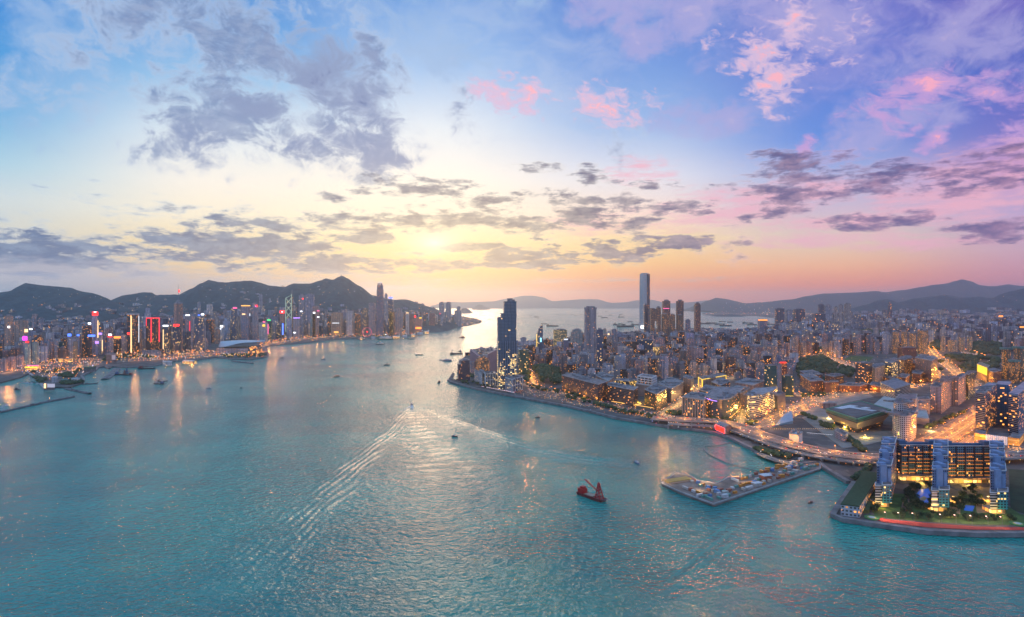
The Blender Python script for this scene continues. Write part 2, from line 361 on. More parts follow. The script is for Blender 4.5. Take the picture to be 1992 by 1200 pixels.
KWL = [(872,738),(877,742),(925,755),(985,767),(1040,777),(1100,788),(1140,797),(1200,812),(1260,822),(1310,830),(1350,834),(1390,840),(1425,852),(1450,865),(1465,872),(1480,882),(1512,895),(1545,901),(1570,900),(1594,897),(1605,909),(1650,936),(1662,937),(1620,1000),(1640,1008),(1720,1020),(1800,1031),(1900,1036),(1992,1036),(2140,1030),(2500,1010),(2900,700),(2900,601),(1992,600),(1500,602),(1365,609),(1370,613),(1470,614),(1516,619),(1521,630),(1512,640),(1455,643),(1362,641),(1300,640),(1262,641),(1240,643),(1225,657),(1150,663),(1080,667),(1000,675),(920,684),(893,700),(889,722),(893,727),(895,738),(880,737),(884,726),(880,724)]
klo, KWLP = land('peninsula_ground', KWL, -3, LZ, gm)
# concrete sea wall with a pale coping and a promenade behind it
mb = MB()
for part in (KWL[0:35], ISL[10:40]):
    pts = [G(*q, LZ) for q in part]
    ribbon(mb, pts, 6.5, LZ+.8, 4.5)
mat('seawall_concrete', (.19,.18,.185), .85, noise=(.08,.3))
tag(mb.build('sea_wall_promenade', 'seawall_concrete'), kind='structure')

# ------------------------------------------------------------------ hills
hm = bpy.data.materials.new("forest_slope"); hm.use_nodes = True; t = NT(hm.node_tree); p = t.n['Principled BSDF']
co = t.new('ShaderNodeTexCoord').outputs['Object']
t.put(p.inputs['Base Color'], t.cr(t.noise(co, .018, 8., .7), [(.35,(.004,.028,.05)),(.5,(.010,.055,.08)),(.7,(.035,.10,.11))])); p.inputs['Roughness'].default_value = .95  # the blue of distant haze is put into the forest colour
MATS['forest_slope'] = hm
def ridge(name, prof, d0, front, rough=14., seed=0., step=4, back=None, d1=None):
    """a hill range: prof is its skyline as bearings and rows, d0 (to d1) its distance; slopes fall away to both sides, with spurs and gullies"""
    xs = []; px = prof[0][0]
    while px <= prof[-1][0]:
        for a, b in zip(prof, prof[1:]):
            if a[0] <= px <= b[0]:
                k = (px-a[0])/(b[0]-a[0]); k2 = k*k*(3-2*k)*.5+k*.5; py = a[1]+(b[1]-a[1])*k2; break
        xs.append((px, py)); px += step
    rows = []; N = 16; back = back or front
    for i, (px, py) in enumerate(xs):
        q = (px-prof[0][0])/(prof[-1][0]-prof[0][0]); D = d0+((d1 or d0)-d0)*q
        x = (px-996)/F*D; zt = H+(HY-py)/F*D; r = []
        wob = mnoise.noise(Vector((px*.02, seed, 0)))*front*.12
        for k in range(-N, N+1):
            s_ = abs(k)/N; reach = front if k < 0 else back
            y = D + (k/N)*reach + wob*(1 if k else 1)
            fall = (1-s_)**1.25*(.72+.28*(1-s_))
            n = mnoise.fractal(Vector((x/ (reach*.35), y/(reach*.35), seed)), 1., 2., 5)
            z = -5+(zt+5)*fall + n*zt*.22*min(1, s_*3)*(1-s_*.6)
            sc = y/D if D else 1
            r.append((x*(1+(sc-1)*.15), y, z + mnoise.noise(Vector((x*.02, y*.02, seed)))*rough*min(1,.25+s_*3)))
        rows.append(r)
    vs = [q for r in rows for q in r]; m_ = 2*N+1; fs = []
    for i in range(len(rows)-1):
        for k in range(m_-1):
            a = i*m_+k; fs.append((a, a+m_, a+m_+1, a+1)) 
    me = bpy.data.meshes.new(name); me.from_pydata(vs, [], fs); me.polygons.foreach_set('use_smooth', [True]*len(fs)); me.materials.append(hm)
    o = bpy.data.objects.new(name, me); COL.objects.link(o); tag(o, kind='structure'); return o
ridge('hill', [(-420,640),(-250,600),(-120,585),(-40,573),(0,567),(30,555),(60,551),(95,556),(130,559),(170,568),(205,579),(216,586),(250,600),(290,640)], 6200, 1700, seed=1.3, step=3)
ridge('hill.001', [(150,640),(200,600),(225,583),(245,574),(272,568),(290,569),(305,574),(335,573),(350,573),(375,560),(388,551),(405,544),(422,548),(440,549),(455,548),(490,546),(505,549),(530,556),(548,558),(570,556),(600,560),(640,600)], 6900, 1500, seed=4.1, step=3, rough=18)
ridge('hill.002', [(500,640),(545,565),(565,555),(578,552),(605,552),(625,545),(632,541),(645,544),(655,538),(664,536),(676,541),(700,556),(722,574),(745,579),(770,583),(790,582),(812,590),(835,597),(860,604),(885,614),(900,640)], 6600, 1600, seed=8.7, step=3)
ridge('islet', [(893,604),(899,600),(905,599),(911,601),(918,606)], 15500, 500, rough=6, seed=2, step=1)
ridge('islet.001', [(919,600),(926,595),(932,592),(938,593),(944,597),(953,600)], 24000, 600, rough=6, seed=3, step=1)
ridge('far_island_hills', [(840,594),(870,587),(900,588),(960,586),(990,580),(1020,575),(1036,575),(1055,578),(1075,586),(1100,584),(1130,582),(1160,582),(1190,589),(1215,588),(1240,584),(1270,583),(1300,590),(1340,588),(1375,584),(1400,594)], 33000, 3500, seed=5.5, rough=20, step=5)
ridge('far_hills', [(1350,602),(1370,585),(1392,579),(1410,581),(1450,590),(1480,588),(1540,582),(1565,576),(1600,571),(1660,569),(1700,566),(1730,568),(1760,564),(1790,558),(1810,554),(1835,552),(1855,547),(1872,543),(1890,547),(1908,555),(1925,557),(1960,553),(1990,556),(2060,560),(2200,570)], 18500, 3500, seed=6.5, rough=25, step=4)
ridge('hill.003', [(1640,604),(1680,593),(1707,584),(1725,582),(1745,588),(1780,580),(1812,577),(1840,574),(1868,579),(1900,577),(1925,580),(1945,572),(1970,566),(1992,560),(2040,552),(2100,556),(2200,575)], 10500, 1500, seed=7.5, rough=16, step=3)
ridge('hill.004', [(1362,622),(1380,616),(1400,612),(1425,611),(1445,614),(1465,621)], 11500, 500, rough=8, seed=9.5, step=2)
# ------------------------------------------------------------------ haze
HAZE = 3.0e-5
hz = bpy.data.materials.new("haze_air"); hz.use_nodes = True; t = NT(hz.node_tree); t.n.clear()
vo = t.new('ShaderNodeVolumePrincipled'); vo.inputs['Color'].default_value = (.93,.95,1,1); vo.inputs['Density'].default_value = HAZE
vo.inputs['Anisotropy'].default_value = .78
t.l.new(vo.outputs[0], t.new('ShaderNodeOutputMaterial').inputs['Volume'])
mb = MB(); mb.box(0, S/2-2000, -6, 2*S+400, S+4200, 1106, bottom=True)
hzo = mb.build('haze', hz); tag(hzo, kind='stuff')
# ------------------------------------------------------------------ facade kinds
W_, Y_, O_ = (.8,.85,.95), (1,.60,.17), (1,.36,.055)
facade('glass_blue', (.05,.075,.12), (.03,.06,.11), 3.2, 3.6, .86, .72, .06, (Y_,W_,W_), 2., roof=(.16,.17,.19), rough=.35, grough=.12)
facade('glass_dark', (.04,.045,.06), (.02,.03,.045), 3.0, 3.5, .8, .7, .07, (O_,Y_,W_), 2.2, roof=(.13,.13,.15), rough=.35, grough=.12)
facade('glass_teal', (.03,.10,.11), (.02,.09,.10), 3.0, 3.6, .85, .75, .05, (Y_,Y_,W_), 2., roof=(.2,.22,.22), rough=.3, grough=.12)
facade('tile_grey', (.33,.36,.43), (.05,.06,.08), 3.2, 3.0, .55, .5, .075, (O_,Y_,W_), 1.9, vert=14.)
facade('tile_tan', (.42,.34,.30), (.06,.06,.07), 3.2, 3.0, .55, .5, .075, (O_,Y_,W_), 1.9, vert=16.)
facade('tile_white', (.56,.56,.60), (.07,.08,.10), 3.2, 3.1, .55, .5, .06, (Y_,Y_,W_), 1.9, vert=18.)
facade('tile_pink', (.40,.29,.29), (.06,.05,.06), 3.2, 3.0, .55, .5, .07, (O_,Y_,W_), 1.8, vert=12.)
facade('brick_red', (.22,.085,.06), (.05,.04,.05), 3.6, 3.6, .5, .45, .22, (O_,Y_,Y_), 2.2, roof=(.16,.15,.17))
facade('brown_grid', (.13,.095,.085), (.03,.03,.04), 3.2, 3.6, .7, .5, .09, (O_,O_,Y_), 2.6, roof=(.16,.16,.18), fl=.3)
# the same for the far quarters, in the larger rooms and stair lights that carry that far
facade('far_grey', (.32,.34,.42), (.07,.08,.11), 8., 7., .5, .5, .045, (Y_,Y_,W_), 2.0, vert=22., wallnoise=.3)
facade('far_tan', (.44,.37,.35), (.08,.08,.10), 8., 7., .5, .5, .045, (Y_,Y_,W_), 2.0, vert=24., wallnoise=.3)
facade('far_white', (.58,.58,.62), (.10,.11,.14), 8., 7., .5, .5, .06, (Y_,Y_,W_), 2.0, vert=26., wallnoise=.3)
facade('far_dark', (.10,.12,.18), (.03,.045,.07), 8., 7., .7, .6, .06, (O_,Y_,W_), 2.0, vert=30., wallnoise=.3)
mat('roof_plant', (.22,.22,.24), .8, noise=(.2,.3)); mat('concrete', (.34,.33,.33), .85, noise=(.1,.2)); mat('concrete_dark', (.14,.14,.15), .9, noise=(.1,.3))
mat('white_paint', (.62,.63,.66), .6, noise=(.1,.08)); mat('asphalt', (.075,.07,.068), .8, noise=(.15,.3)); mat('steel', (.2,.21,.23), .5, .4)
mat('roof_teal', (.08,.22,.22), .6, noise=(.2,.2)); mat('roof_red', (.25,.06,.04), .7)
def glow(name, c, s_): return mat(name, (.05,.05,.05), .6, emit=c, es=s_)
glow('glow_white', (.9,.93,1), 3.); glow('glow_warm', (1,.62,.28), 2.2); glow('glow_orange', (1,.26,.03), 2.6); glow('glow_red', (1,.014,.01), 4.)
glow('glow_pink', (1,.12,.35), 1.8); glow('glow_violet', (.5,.25,1), 1.8); glow('glow_blue', (.08,.2,1), 2.4); glow('glow_cyan', (.3,.8,1), 2.2); glow('glow_green', (.1,1,.25), 1.2)
glow('glow_yellow', (1,.62,.05), 1.7); glow('glow_magenta', (1,.05,.9), 1.8); glow('glow_red_soft', (1,.03,.05), 1.6); glow('glow_soft', (.85,.9,1), 1.4); glow('glow_amber_soft', (1,.5,.1), 1.6)

OCC = []            # ground already taken: x, y, radius
LAND_REFS = []      # things the labels can refer to: bearing, row, phrase
def occ(poly, pad=8):
    cx = sum(p[0] for p in poly)/len(poly); cy = sum(p[1] for p in poly)/len(poly)
    OCC.append((cx, cy, max(hypot(p[0]-cx, p[1]-cy) for p in poly)*.85+pad))
def fit(xl, xr, yb, k, rot):
    d = dep(yb, LZ); s_ = (xr-xl)/F*d; cx = ((xl+xr)/2-996)/F*d; cy = d+s_*k/2
    for _ in range(12):
        P = rect(cx, cy, s_, s_*k, rot); cy += d-min(p[1] for p in P); P = rect(cx, cy, s_, s_*k, rot)
        q = [996+F*p[0]/p[1] for p in P]; a, b = min(q), max(q)
        s_ *= (xr-xl)/(b-a); cx += ((xl+xr)/2-(a+b)/2)/F*cy
    return cx, cy, s_, s_*k
def plus(cx, cy, wx, wy, rot, n=.22):
    a, b = wx/2, wy/2; i, j = wx*n, wy*n
    P = [(-a+i,-b),(a-i,-b),(a-i,-b+j),(a,-b+j),(a,b-j),(a-i,b-j),(a-i,b),(-a+i,b),(-a+i,b-j),(-a,b-j),(-a,-b+j),(-a+i,-b+j)]
    c, s_ = cos(rot), sin(rot); return [(cx+x*c-y*s_, cy+x*s_+y*c) for x, y in P]
def sign(root, px, py, wpx, hpx, m, d, thick=1.5, name='sign_panel', off=(0,0,0), face=0.):
    if m == 'glow_white': wpx *= .8; hpx *= .72
    """an illuminated panel fixed to the front of a tower"""
    w_, h_ = wpx/F*d, hpx/F*d; x = (px-996)/F*d; z = zat(py, d)
    mb = MB(); mb.box(0, 0, -h_/2, w_, thick, h_, bottom=True, rot=face)
    return mb.build(name, m, root, (x-off[0], d-off[1], z-off[2]))
def tower(name, label, xl, xr, yt, yb, m, k=.8, rot=0., tiers=None, shape='rect', podium=None, signs=(), plant=.5, mast=0., cat=None, tint=(1,1,1), group=None, ref=None, cap=None, ph=.035):
    cx, cy, wx, wy = fit(xl, xr, yb, k, R(rot)); rot = R(rot); d0 = dep(yb, LZ)
    z1 = zat(yt, cy-wy*.4); hgt = z1-LZ; occ(rect(cx, cy, wx, wy, rot))
    root = empty(name, (cx, cy, LZ), 0, label, cat or name.replace('_', ' '), group)
    mb = MB(); u0 = random.random()*4000; tiers = tiers or [(0, 1, 1, 1)]
    for t_ in tiers:
        a, b, sx, sy = t_[:4]; dx, dy = (t_[4], t_[5]) if len(t_) > 5 else (0, 0)
        q = plus(dx*wx, dy*wy, wx*sx, wy*sy, rot) if shape == 'plus' else rect(dx*wx*cos(rot)-dy*wy*sin(rot), dx*wx*sin(rot)+dy*wy*cos(rot), wx*sx, wy*sy, rot)
        tp = t_[6] if len(t_) > 6 else None
        mb.prism(q, hgt*a, hgt*b, tint, u0=u0, taper=tp, v0=hgt*a)
    mb.build('wall', m, root)
    tp = tiers[-1]; sx, sy = tp[2]*(tp[6][0] if len(tp) > 6 else 1), tp[3]*(tp[6][1] if len(tp) > 6 else 1)
    ddx, ddy = (tp[4]*wx, tp[5]*wy) if len(tp) > 5 else (0, 0)
    ox, oy = ddx*cos(rot)-ddy*sin(rot), ddx*sin(rot)+ddy*cos(rot)
    if plant:
        mb = MB(); hp = max(3.5, hgt*ph)
        mb.box(ox, oy, hgt, wx*sx*plant, wy*sy*plant, hp, rot); mb.box(ox+wx*sx*.28*cos(rot), oy+wx*sx*.28*sin(rot), hgt, wx*sx*.2, wy*sy*.3, hp*.6, rot)
        mb.build('plant_room', 'roof_plant', root)
    if cap:                                         # a coloured parapet
        mb = MB()
        P = rect(ox, oy, wx*sx+1, wy*sy+1, rot)
        for i in range(4):
            a, b = P[i], P[(i+1)%4]; mb.bar((a[0],a[1],hgt), (b[0],b[1],hgt), cap[1])
        mb.build('parapet', cap[0], root)
    if mast:
        mb = MB(); zz = hgt
        mb.prism([(ox+1.6*cos(a*pi/3), oy+1.6*sin(a*pi/3)) for a in range(6)], hgt, hgt+mast, taper=(.25,.25)); mb.build('mast', 'steel', root)
    if podium:
        px_, hp, pm = podium; mb = MB(); mb.box(0, -wy*.05, 0, wx*px_, wy*px_*1.02, hp, rot, u0=u0); mb.build('podium', pm, root)
        occ(rect(cx, cy, wx*px_, wy*px_, rot))
    for s_ in signs:
        sign(root, s_[0], s_[1], s_[2], s_[3], s_[4], cy-wy*.5*abs(cos(rot))-wx*.5*abs(sin(rot))-3, off=(cx, cy, LZ), name=s_[5] if len(s_) > 5 else 'sign_panel')
    if ref: LAND_REFS.append(((xl+xr)/2, (yt+yb)/2, ref))
    return root, (cx, cy, wx, wy, rot, hgt)
def T_(n, l, *a, **k): return tower(n, l, *a, **k)

# ------------------------------------------------------------------ the island shore, left to right
A, O, HT = 'apartment_tower', 'office_tower', 'hotel'
T_(O, "tan slab tower at the far left with a white sign on its side", 8, 26, 614, 700, 'tile_tan', .7, 8, signs=[(17,636,5,5,'glow_white')], tint=(1.1,.95,.9))
T_(O, "wide tan office slab with a fine window grid beside the leftmost tall tower", 27, 55, 623, 696, 'tile_tan', .5, 4, signs=[(51,643,6,6,'glow_warm')])
T_(A, "blue grey cluster of slim flats standing behind the purple-signed tower", 61, 73, 615, 672, 'tile_grey', .8, 0, shape='plus')
T_(A, "lower blue grey flats to the right of their taller twin, under the first hill", 74, 86, 619, 672, 'tile_grey', .8, 0, shape='plus')
T_(O, "slim dark tower carrying a magenta screen near its top", 44, 54, 652, 705, 'tile_grey', .8, 5, signs=[(48.5,658,9,8,'glow_magenta'),(60,640,7,4,'glow_white')], ref='magenta-lit tower')
T_(A, "pale green flats with a small red rooftop sign above the shelter", 48, 60, 668, 712, 'tile_white', .7, -8, signs=[(53,665,6,3,'glow_red')], tint=(.8,1,.85))
T_(A, "tall pale green and yellow flats just right of the red rooftop sign", 61, 77, 666, 708, 'tile_white', .8, -8, shape='plus', tint=(.9,1,.8))
for i, (a, b, y1, y2) in enumerate([(0,15,698,722),(16,31,694,720),(32,47,692,715)]):
    T_(A, ["leftmost of three low pale blocks behind the lit shore road", "middle one of three low pale blocks behind the lit shore road", "rightmost of three low pale blocks behind the lit shore road"][i], a, b, y1, y2, 'tile_pink', .9, 12, tint=(1.3,1.35,1.4), group='low pale blocks by the shelter')
for i in range(5):
    T_(A, f"{['first','second','third','fourth','fifth'][i]} of five slim mauve towers in a row left of the teal tower", 78+i*7, 84.4+i*7, 664+(i%2)*4-(i==3)*3, 701, 'tile_pink' if i % 2 else 'tile_grey', 1., 6, group='slim mauve towers')
T_(O, "short teal glass tower at the end of the mauve row", 114, 124, 665, 696, 'glass_teal', .9, 0)
T_(O, "grey tower with a small blue lit sign on its roof edge", 131, 140, 651, 697, 'tile_grey', .9, 3, signs=[(135,651.5,7,5,'glow_blue')])
T_(A, "olive flats dotted with yellow windows beside the blue-signed tower", 141, 152, 664, 700, 'tile_tan', .9, 3, shape='plus', tint=(.9,1,.8))
T_(O, "narrow grey tower with a faint blue rooftop light", 149, 158, 651, 694, 'tile_grey', .9, 0, signs=[(152,652,5,3,'glow_blue')])
T_(O, "dark broad tower crossed by a violet blue sign band", 160, 179, 634, 694, 'glass_dark', .8, 0, signs=[(178,653,14,4,'glow_blue')], ref='tower with the violet sign band')
T_(O, "tall pale tower topped with a glowing red and white sign", 177, 191, 614, 692, 'tile_grey', .9, 4, tiers=[(0,.9,1,1),(.9,1,.85,.85)], signs=[(185,610,11,7,'glow_red'),(185,606.8,6,2.5,'glow_white'),(190.5,640,1.2,34,'glow_warm','light_strip'),(188.5,666,7,5,'glow_violet')], tint=(1.3,1.3,1.5), ref='pale tower with the red rooftop sign')
T_(O, "slim tower with a bright white box sign left of the red-topped one", 169, 178, 633, 680, 'tile_grey', .9, 0, signs=[(174.5,629,8,5,'glow_white')])
T_(O, "thin tower with a pale violet lit top right of the red-topped tower", 192, 200, 652, 690, 'tile_white', .9, 0, signs=[(195,649,6,4,'glow_violet'),(199,672,1,22,'glow_warm','light_strip')])
T_(O, "grey tower with a red edged white sign facing the harbour", 209, 220, 656, 692, 'tile_grey', .9, 0, signs=[(214,651,8,5,'glow_white'),(214,654.5,8,2,'glow_red')])
T_(O, "dark block crowned with an orange sign near the shore", 221, 235, 659, 688, 'glass_dark', .9, 0, signs=[(228,656,13,4,'glow_orange')])
T_(O, "plain pale slab between the orange sign and the dark twin tower", 236, 247, 652, 687, 'tile_white', .7, 0, tint=(.9,.9,1.))
r, q = T_(O, "big dark tower with one bright vertical light strip on its face", 247, 270, 611, 688, 'glass_dark', .8, 6, signs=[(255,650,1.6,72,'glow_warm','light_strip'),(250.5,649,5,4,'glow_red'),(270,640,.8,52,'glow_soft','light_strip')], cap=('white_paint',2.), ref='big dark tower with the light strip')
T_(O, "pale stone tower behind the red-outlined tower", 281, 294, 599, 662, 'tile_white', .8, 0, tiers=[(0,.85,1,1),(.85,1,.7,.7)], tint=(.8,.85,1))
r, q = T_(O, "dark tower whose roof and edges are outlined in red neon", 284, 310.5, 619, 686, 'glass_dark', .8, 4, plant=0, signs=[(297.5,618.5,26,1.8,'glow_red_soft','light_strip'),(294,642,1.8,46,'glow_red_soft','light_strip'),(309.7,642,1.8,46,'glow_red_soft','light_strip'),(284.6,626,1.,16,'glow_red_soft','light_strip')], ref='red-outlined tower')
T_(A, "slim tan residential tower right of the big dark tower", 271, 276, 640, 686, 'tile_tan', 1., 0); T_(A, "round-topped pale slim tower left of the red-outlined tower", 279, 287, 638, 684, 'tile_white', 1., 0, tint=(.9,.9,1))
T_(O, "dark tower with vertical fins under a blue white sign", 316, 333, 636, 686, 'glass_blue', .9, 3, signs=[(322,633.6,13,4,'glow_white'),(317.5,660,1,38,'glow_warm','light_strip')])
T_(O, "dark finned tower wearing a solid red sign at its top", 336, 352, 634, 686, 'glass_blue', .9, 3, signs=[(343,632.5,11,4,'glow_red')], ref='red-signed finned tower')
r, q = T_(O, "tall tan tower with a pyramid top and red-lit mast", 338, 356, 583, 684, 'tile_tan', 1., 45, shape='rect', tiers=[(0,.93,1,1),(.93,1,.96,.96,0,0,(.25,.25))], plant=0, mast=75, signs=[(348.5,566,2.4,4.5,'glow_red','beacon')], tint=(.75,.7,.75), ref='pyramid-topped tower with the mast')
T_(O, "blue grey tower with a white sign and a red line down its face", 360, 376, 615, 680, 'tile_grey', .9, 3, signs=[(365,613,10,3,'glow_white'),(369,634,1.2,19,'glow_red_soft','light_strip')])
T_(O, "two-tone tower, blue grey with a pale stone right side", 378, 398, 617, 684, 'glass_blue', .8, 12, signs=[(394,611.5,7,4,'glow_white'),(387,613,4,2,'glow_blue')], tint=(2.2,2.2,2.2))
T_(O, "pale stone stair tower fixed against the two-tone tower", 391, 400, 632, 682, 'tile_white', .8, 12, tint=(.9,.8,.75))
T_(O, "dark block under the hill, left of the small beige building", 401, 417, 622, 668, 'glass_dark', .8, 0); T_(O, "small beige block left of the white square sign", 419, 428, 640, 668, 'tile_tan', .8, 0, tint=(1.2,1.2,1.2))
T_(O, "pale block carrying a bright white square sign", 428, 436, 637, 668, 'tile_white', .8, 0, signs=[(431,634.5,7,5,'glow_white'),(429,639.5,2.5,2.5,'glow_white')])
T_(A, "pale flats high on the slope above the two-tone tower", 401, 415, 592, 640, 'far_white', .8, 0, shape='plus'); T_(A, "narrow grey flats on the slope left of the pale flats", 384, 391, 588, 640, 'far_grey', 1, 0)
T_(O, "slim blue grey tower with a pink band of light on top", 450, 462, 598, 664, 'glass_blue', .9, 0, signs=[(457,599,8,2.4,'glow_pink')], tint=(2.6,2.6,2.6), ref='pink-banded slim tower')
T_(O, "wide grey slab with a soft amber line along its roof", 469, 487, 595, 662, 'tile_grey', .5, 0, signs=[(478,594.5,18,2,'glow_amber_soft','light_strip'),(474,611,6,2,'glow_warm'),(486,612,1.2,5,'glow_soft')], tint=(.9,.95,1.1))
T_(O, "grey tower with a small red and blue emblem light", 490, 503, 590, 662, 'tile_grey', .8, 0, signs=[(499,595,5,3.4,'glow_red'),(497.4,596,2,2,'glow_blue')])
T_(A, "slender pale tower standing tall on the wooded slope", 504, 511, 573, 640, 'far_grey', 1, 0)
T_(O, "dotted white-lit block with pink glowing edge and yellow emblem", 504, 521, 627, 664, 'tile_white', .8, 0, signs=[(513,633,5,4,'glow_yellow'),(513.5,626,5,2,'glow_pink'),(521.5,640,1.2,20,'glow_pink','light_strip')], tint=(.8,.9,.9))
T_(O, "dark green glazed block with a lime green rooftop sign", 520, 530, 625, 662, 'glass_teal', .8, 0, signs=[(523,622.5,7,3,'glow_green')])
T_(O, "low dark block whose right edge glows deep blue", 538, 551, 632, 659, 'glass_blue', .9, 0, signs=[(550,640,2.4,22,'glow_blue','light_strip')])
T_(O, "reddish tower with a bright red and white lit crown", 544, 554, 606, 655, 'tile_pink', .9, 0, signs=[(549,606.5,9,5,'glow_red'),(549,606.5,4,2.5,'glow_white')], ref='red-crowned tower')
T_(O, "grey tower topped by a violet white light line", 570, 584, 618, 660, 'tile_grey', .9, 5, signs=[(577,618.3,13,1.8,'glow_violet','light_strip'),(573,647,5,2.6,'glow_white')])
T_(O, "tall grey square tower behind the triangular lit one", 581, 592, 574, 655, 'far_grey', .9, 0, signs=[(589,581,2.4,2.4,'glow_red'),(586,605.5,5,2.4,'glow_white')], ref='tall grey square tower')
T_(O, "broad grey slab half hidden behind the tall square tower", 593, 612, 573, 648, 'far_grey', .6, 0, tint=(.85,.85,.95)); T_(O, "pinkish block with a small pink rooftop light", 608, 620, 596, 655, 'tile_pink', .9, 0, signs=[(619,604.5,5,1.6,'glow_pink')])
T_(O, "grey green tower lit by a white lamp on its roof", 604, 616, 609, 655, 'tile_grey', .9, 0, signs=[(611,608.5,5,4,'glow_white'),(619,616.5,5,3,'glow_white')], tint=(.9,1.1,.9))
T_(HT, "beige hotel block with golden windows near the wheel", 644, 667, 608, 652, 'tile_tan', .6, 0, signs=[(653,628.3,13,1.2,'glow_soft','light_strip'),(654,646,9,3,'glow_amber_soft')], tint=(1.1,1.05,.9))
T_(O, "white tower dotted all over with round lit windows", 674, 688, 605, 652, 'tile_white', .9, 0, ref='white dotted tower')
T_(O, "dark tower between the white dotted tower and the supertall", 690, 702, 611, 652, 'glass_dark', .9, 0); T_(O, "dark blue tower left beside the supertall", 703, 716, 600, 652, 'glass_blue', .9, 0); T_(O, "grey tower pressed close to the supertall's left side", 717, 731, 590, 652, 'tile_grey', .8, 0)
r, q = T_(O, "supertall tower tapering to a crown of bright claws", 732, 747, 551, 653, 'tile_grey', 1., 0, tiers=[(0,.5,1,1),(.5,.74,.96,.96),(.74,.88,.9,.9),(.88,.965,.8,.8),(.965,1,.66,.66)], plant=0, tint=(.42,.45,.6), ref='supertall clawed tower')
cx, cy, wx, wy, ro, hg = q; mb = MB()
for i in range(10):
    a = i*pi/5; mb.bar((cx*0+wx*.36*cos(a), wy*.36*sin(a), hg*.955), (wx*.27*cos(a), wy*.27*sin(a), hg*1.035), 1.6)
mb.build('crown', mat('crown_pale', (.7,.6,.55), .4, emit=(1,.7,.55), es=.6), r)  # the crown's brightness is put in as its own glow
T_(O, "blue domed tower with an antenna right of the supertall", 754, 766, 581, 652, 'glass_blue', .9, 0, tiers=[(0,.96,1,1),(.96,1,.95,.95,0,0,(.35,.35))], mast=30, plant=0, tint=(1.6,1.8,2.2), signs=[(760,579,8,2.4,'glow_blue','light_strip')], ref='blue domed tower')
T_(A, "narrow grey tower behind and left of the blue dome", 748, 754, 573, 645, 'far_grey', 1, 0); T_(O, "yellow-windowed tower in front of the blue dome", 757, 769, 606, 652, 'brown_grid', .9, 0, tint=(1.4,1.4,1.3))
T_(O, "grey office block with pale piers right of the dome", 770, 782, 600, 650, 'tile_grey', .9, 0); T_(O, "slim pale tower under a warm rooftop lamp", 789, 796, 609, 650, 'tile_white', .9, 0, signs=[(792.5,608.5,5,1.6,'glow_warm')])
T_(O, "dark red tower left of the orange glowing one", 796, 808, 611, 649, 'tile_pink', .9, 0, signs=[(807.5,615.5,3,3,'glow_red')], tint=(.6,.5,.55))
T_(O, "orange glowing tower with an amber sign on the western shore", 808, 821, 617, 646, 'tile_pink', .9, 0, signs=[(818,618.3,5,2,'glow_yellow'),(814,638,11,3.6,'glow_orange')], tint=(1.4,.9,.8), ref='orange glowing tower')  # part of the orange glow is put into the wall tint
T_(O, "maroon block near the tip of the island shore", 835, 847, 609, 641, 'tile_pink', .9, 0, tint=(.6,.5,.6))
T_(A, "left slab of the tall twin flats at the island's end", 854, 865, 588.5, 637, 'far_grey', .7, 0, signs=[(856,611.5,3,3,'glow_red')]); T_(A, "right slab of the tall twin flats at the island's end", 866.5, 878, 588.5, 636, 'far_grey', .7, 0, ref='twin slab flats')
T_(A, "stepped grey flats furthest out on the island's point", 884, 898, 597, 635, 'far_grey', .8, 0, tiers=[(0,.82,1,1),(.82,1,.55,.9,.1,0)])
# the triangular tower traced in white light
d = dep(656, LZ); x0 = (561.5-996)/F*d; wq = 10.5/F*d; root = empty('office_tower', (x0, d+wq/2, LZ), 0, "triangular glass tower crisscrossed with glowing white bracing lines", 'office tower')
zt = zat(574, d)-LZ; zb = 0; mb = MB()
mb.prism(rect(0,0,wq,wq,0), 0, zt*.62, (1,1,1)); mb.prism([(-wq/2,-wq/2),(wq/2,-wq/2),(wq/2,wq/2)], zt*.62, zt*.93, (1,1,1)); mb.prism([(0,-wq/2),(wq/2,-wq/2),(wq/2,wq/2)], zt*.93, zt, taper=(.5,.5,wq*.12,0)); mb.build('wall', 'glass_blue', root)
mb = MB(); hh = zt*.93; a = wq/2+1.5; n = 5
for i in range(n):
    z0, z1 = hh*(.14+.86*i/n), hh*(.14+.86*(i+1)/n); mb.bar((-a,-a,z0), (a,-a,z1), 1.5); mb.bar((a,-a,z0), (-a,-a,z1), 1.5)
for sx in (-a, a): mb.bar((sx,-a,hh*.14), (sx,-a,hh), 1.5)
mb.bar((a,-a,hh), (a,-a,zt*1.03), 1.4); mb.bar((-a,-a,hh),(a,-a,zt),1.4)
mb.build('light_bracing', glow('glow_brace', (.7,1,.85), .45), root)
mb = MB(); mb.bar((a-1,0,zt), (a-1,0,zt*1.14), 1.2); mb.bar((a-9,0,zt), (a-9,0,zt*1.12), 1.2); mb.build('mast', 'steel', root); OCC.append((x0, d, 60)); LAND_REFS.append((561,610,'white-braced triangular tower'))
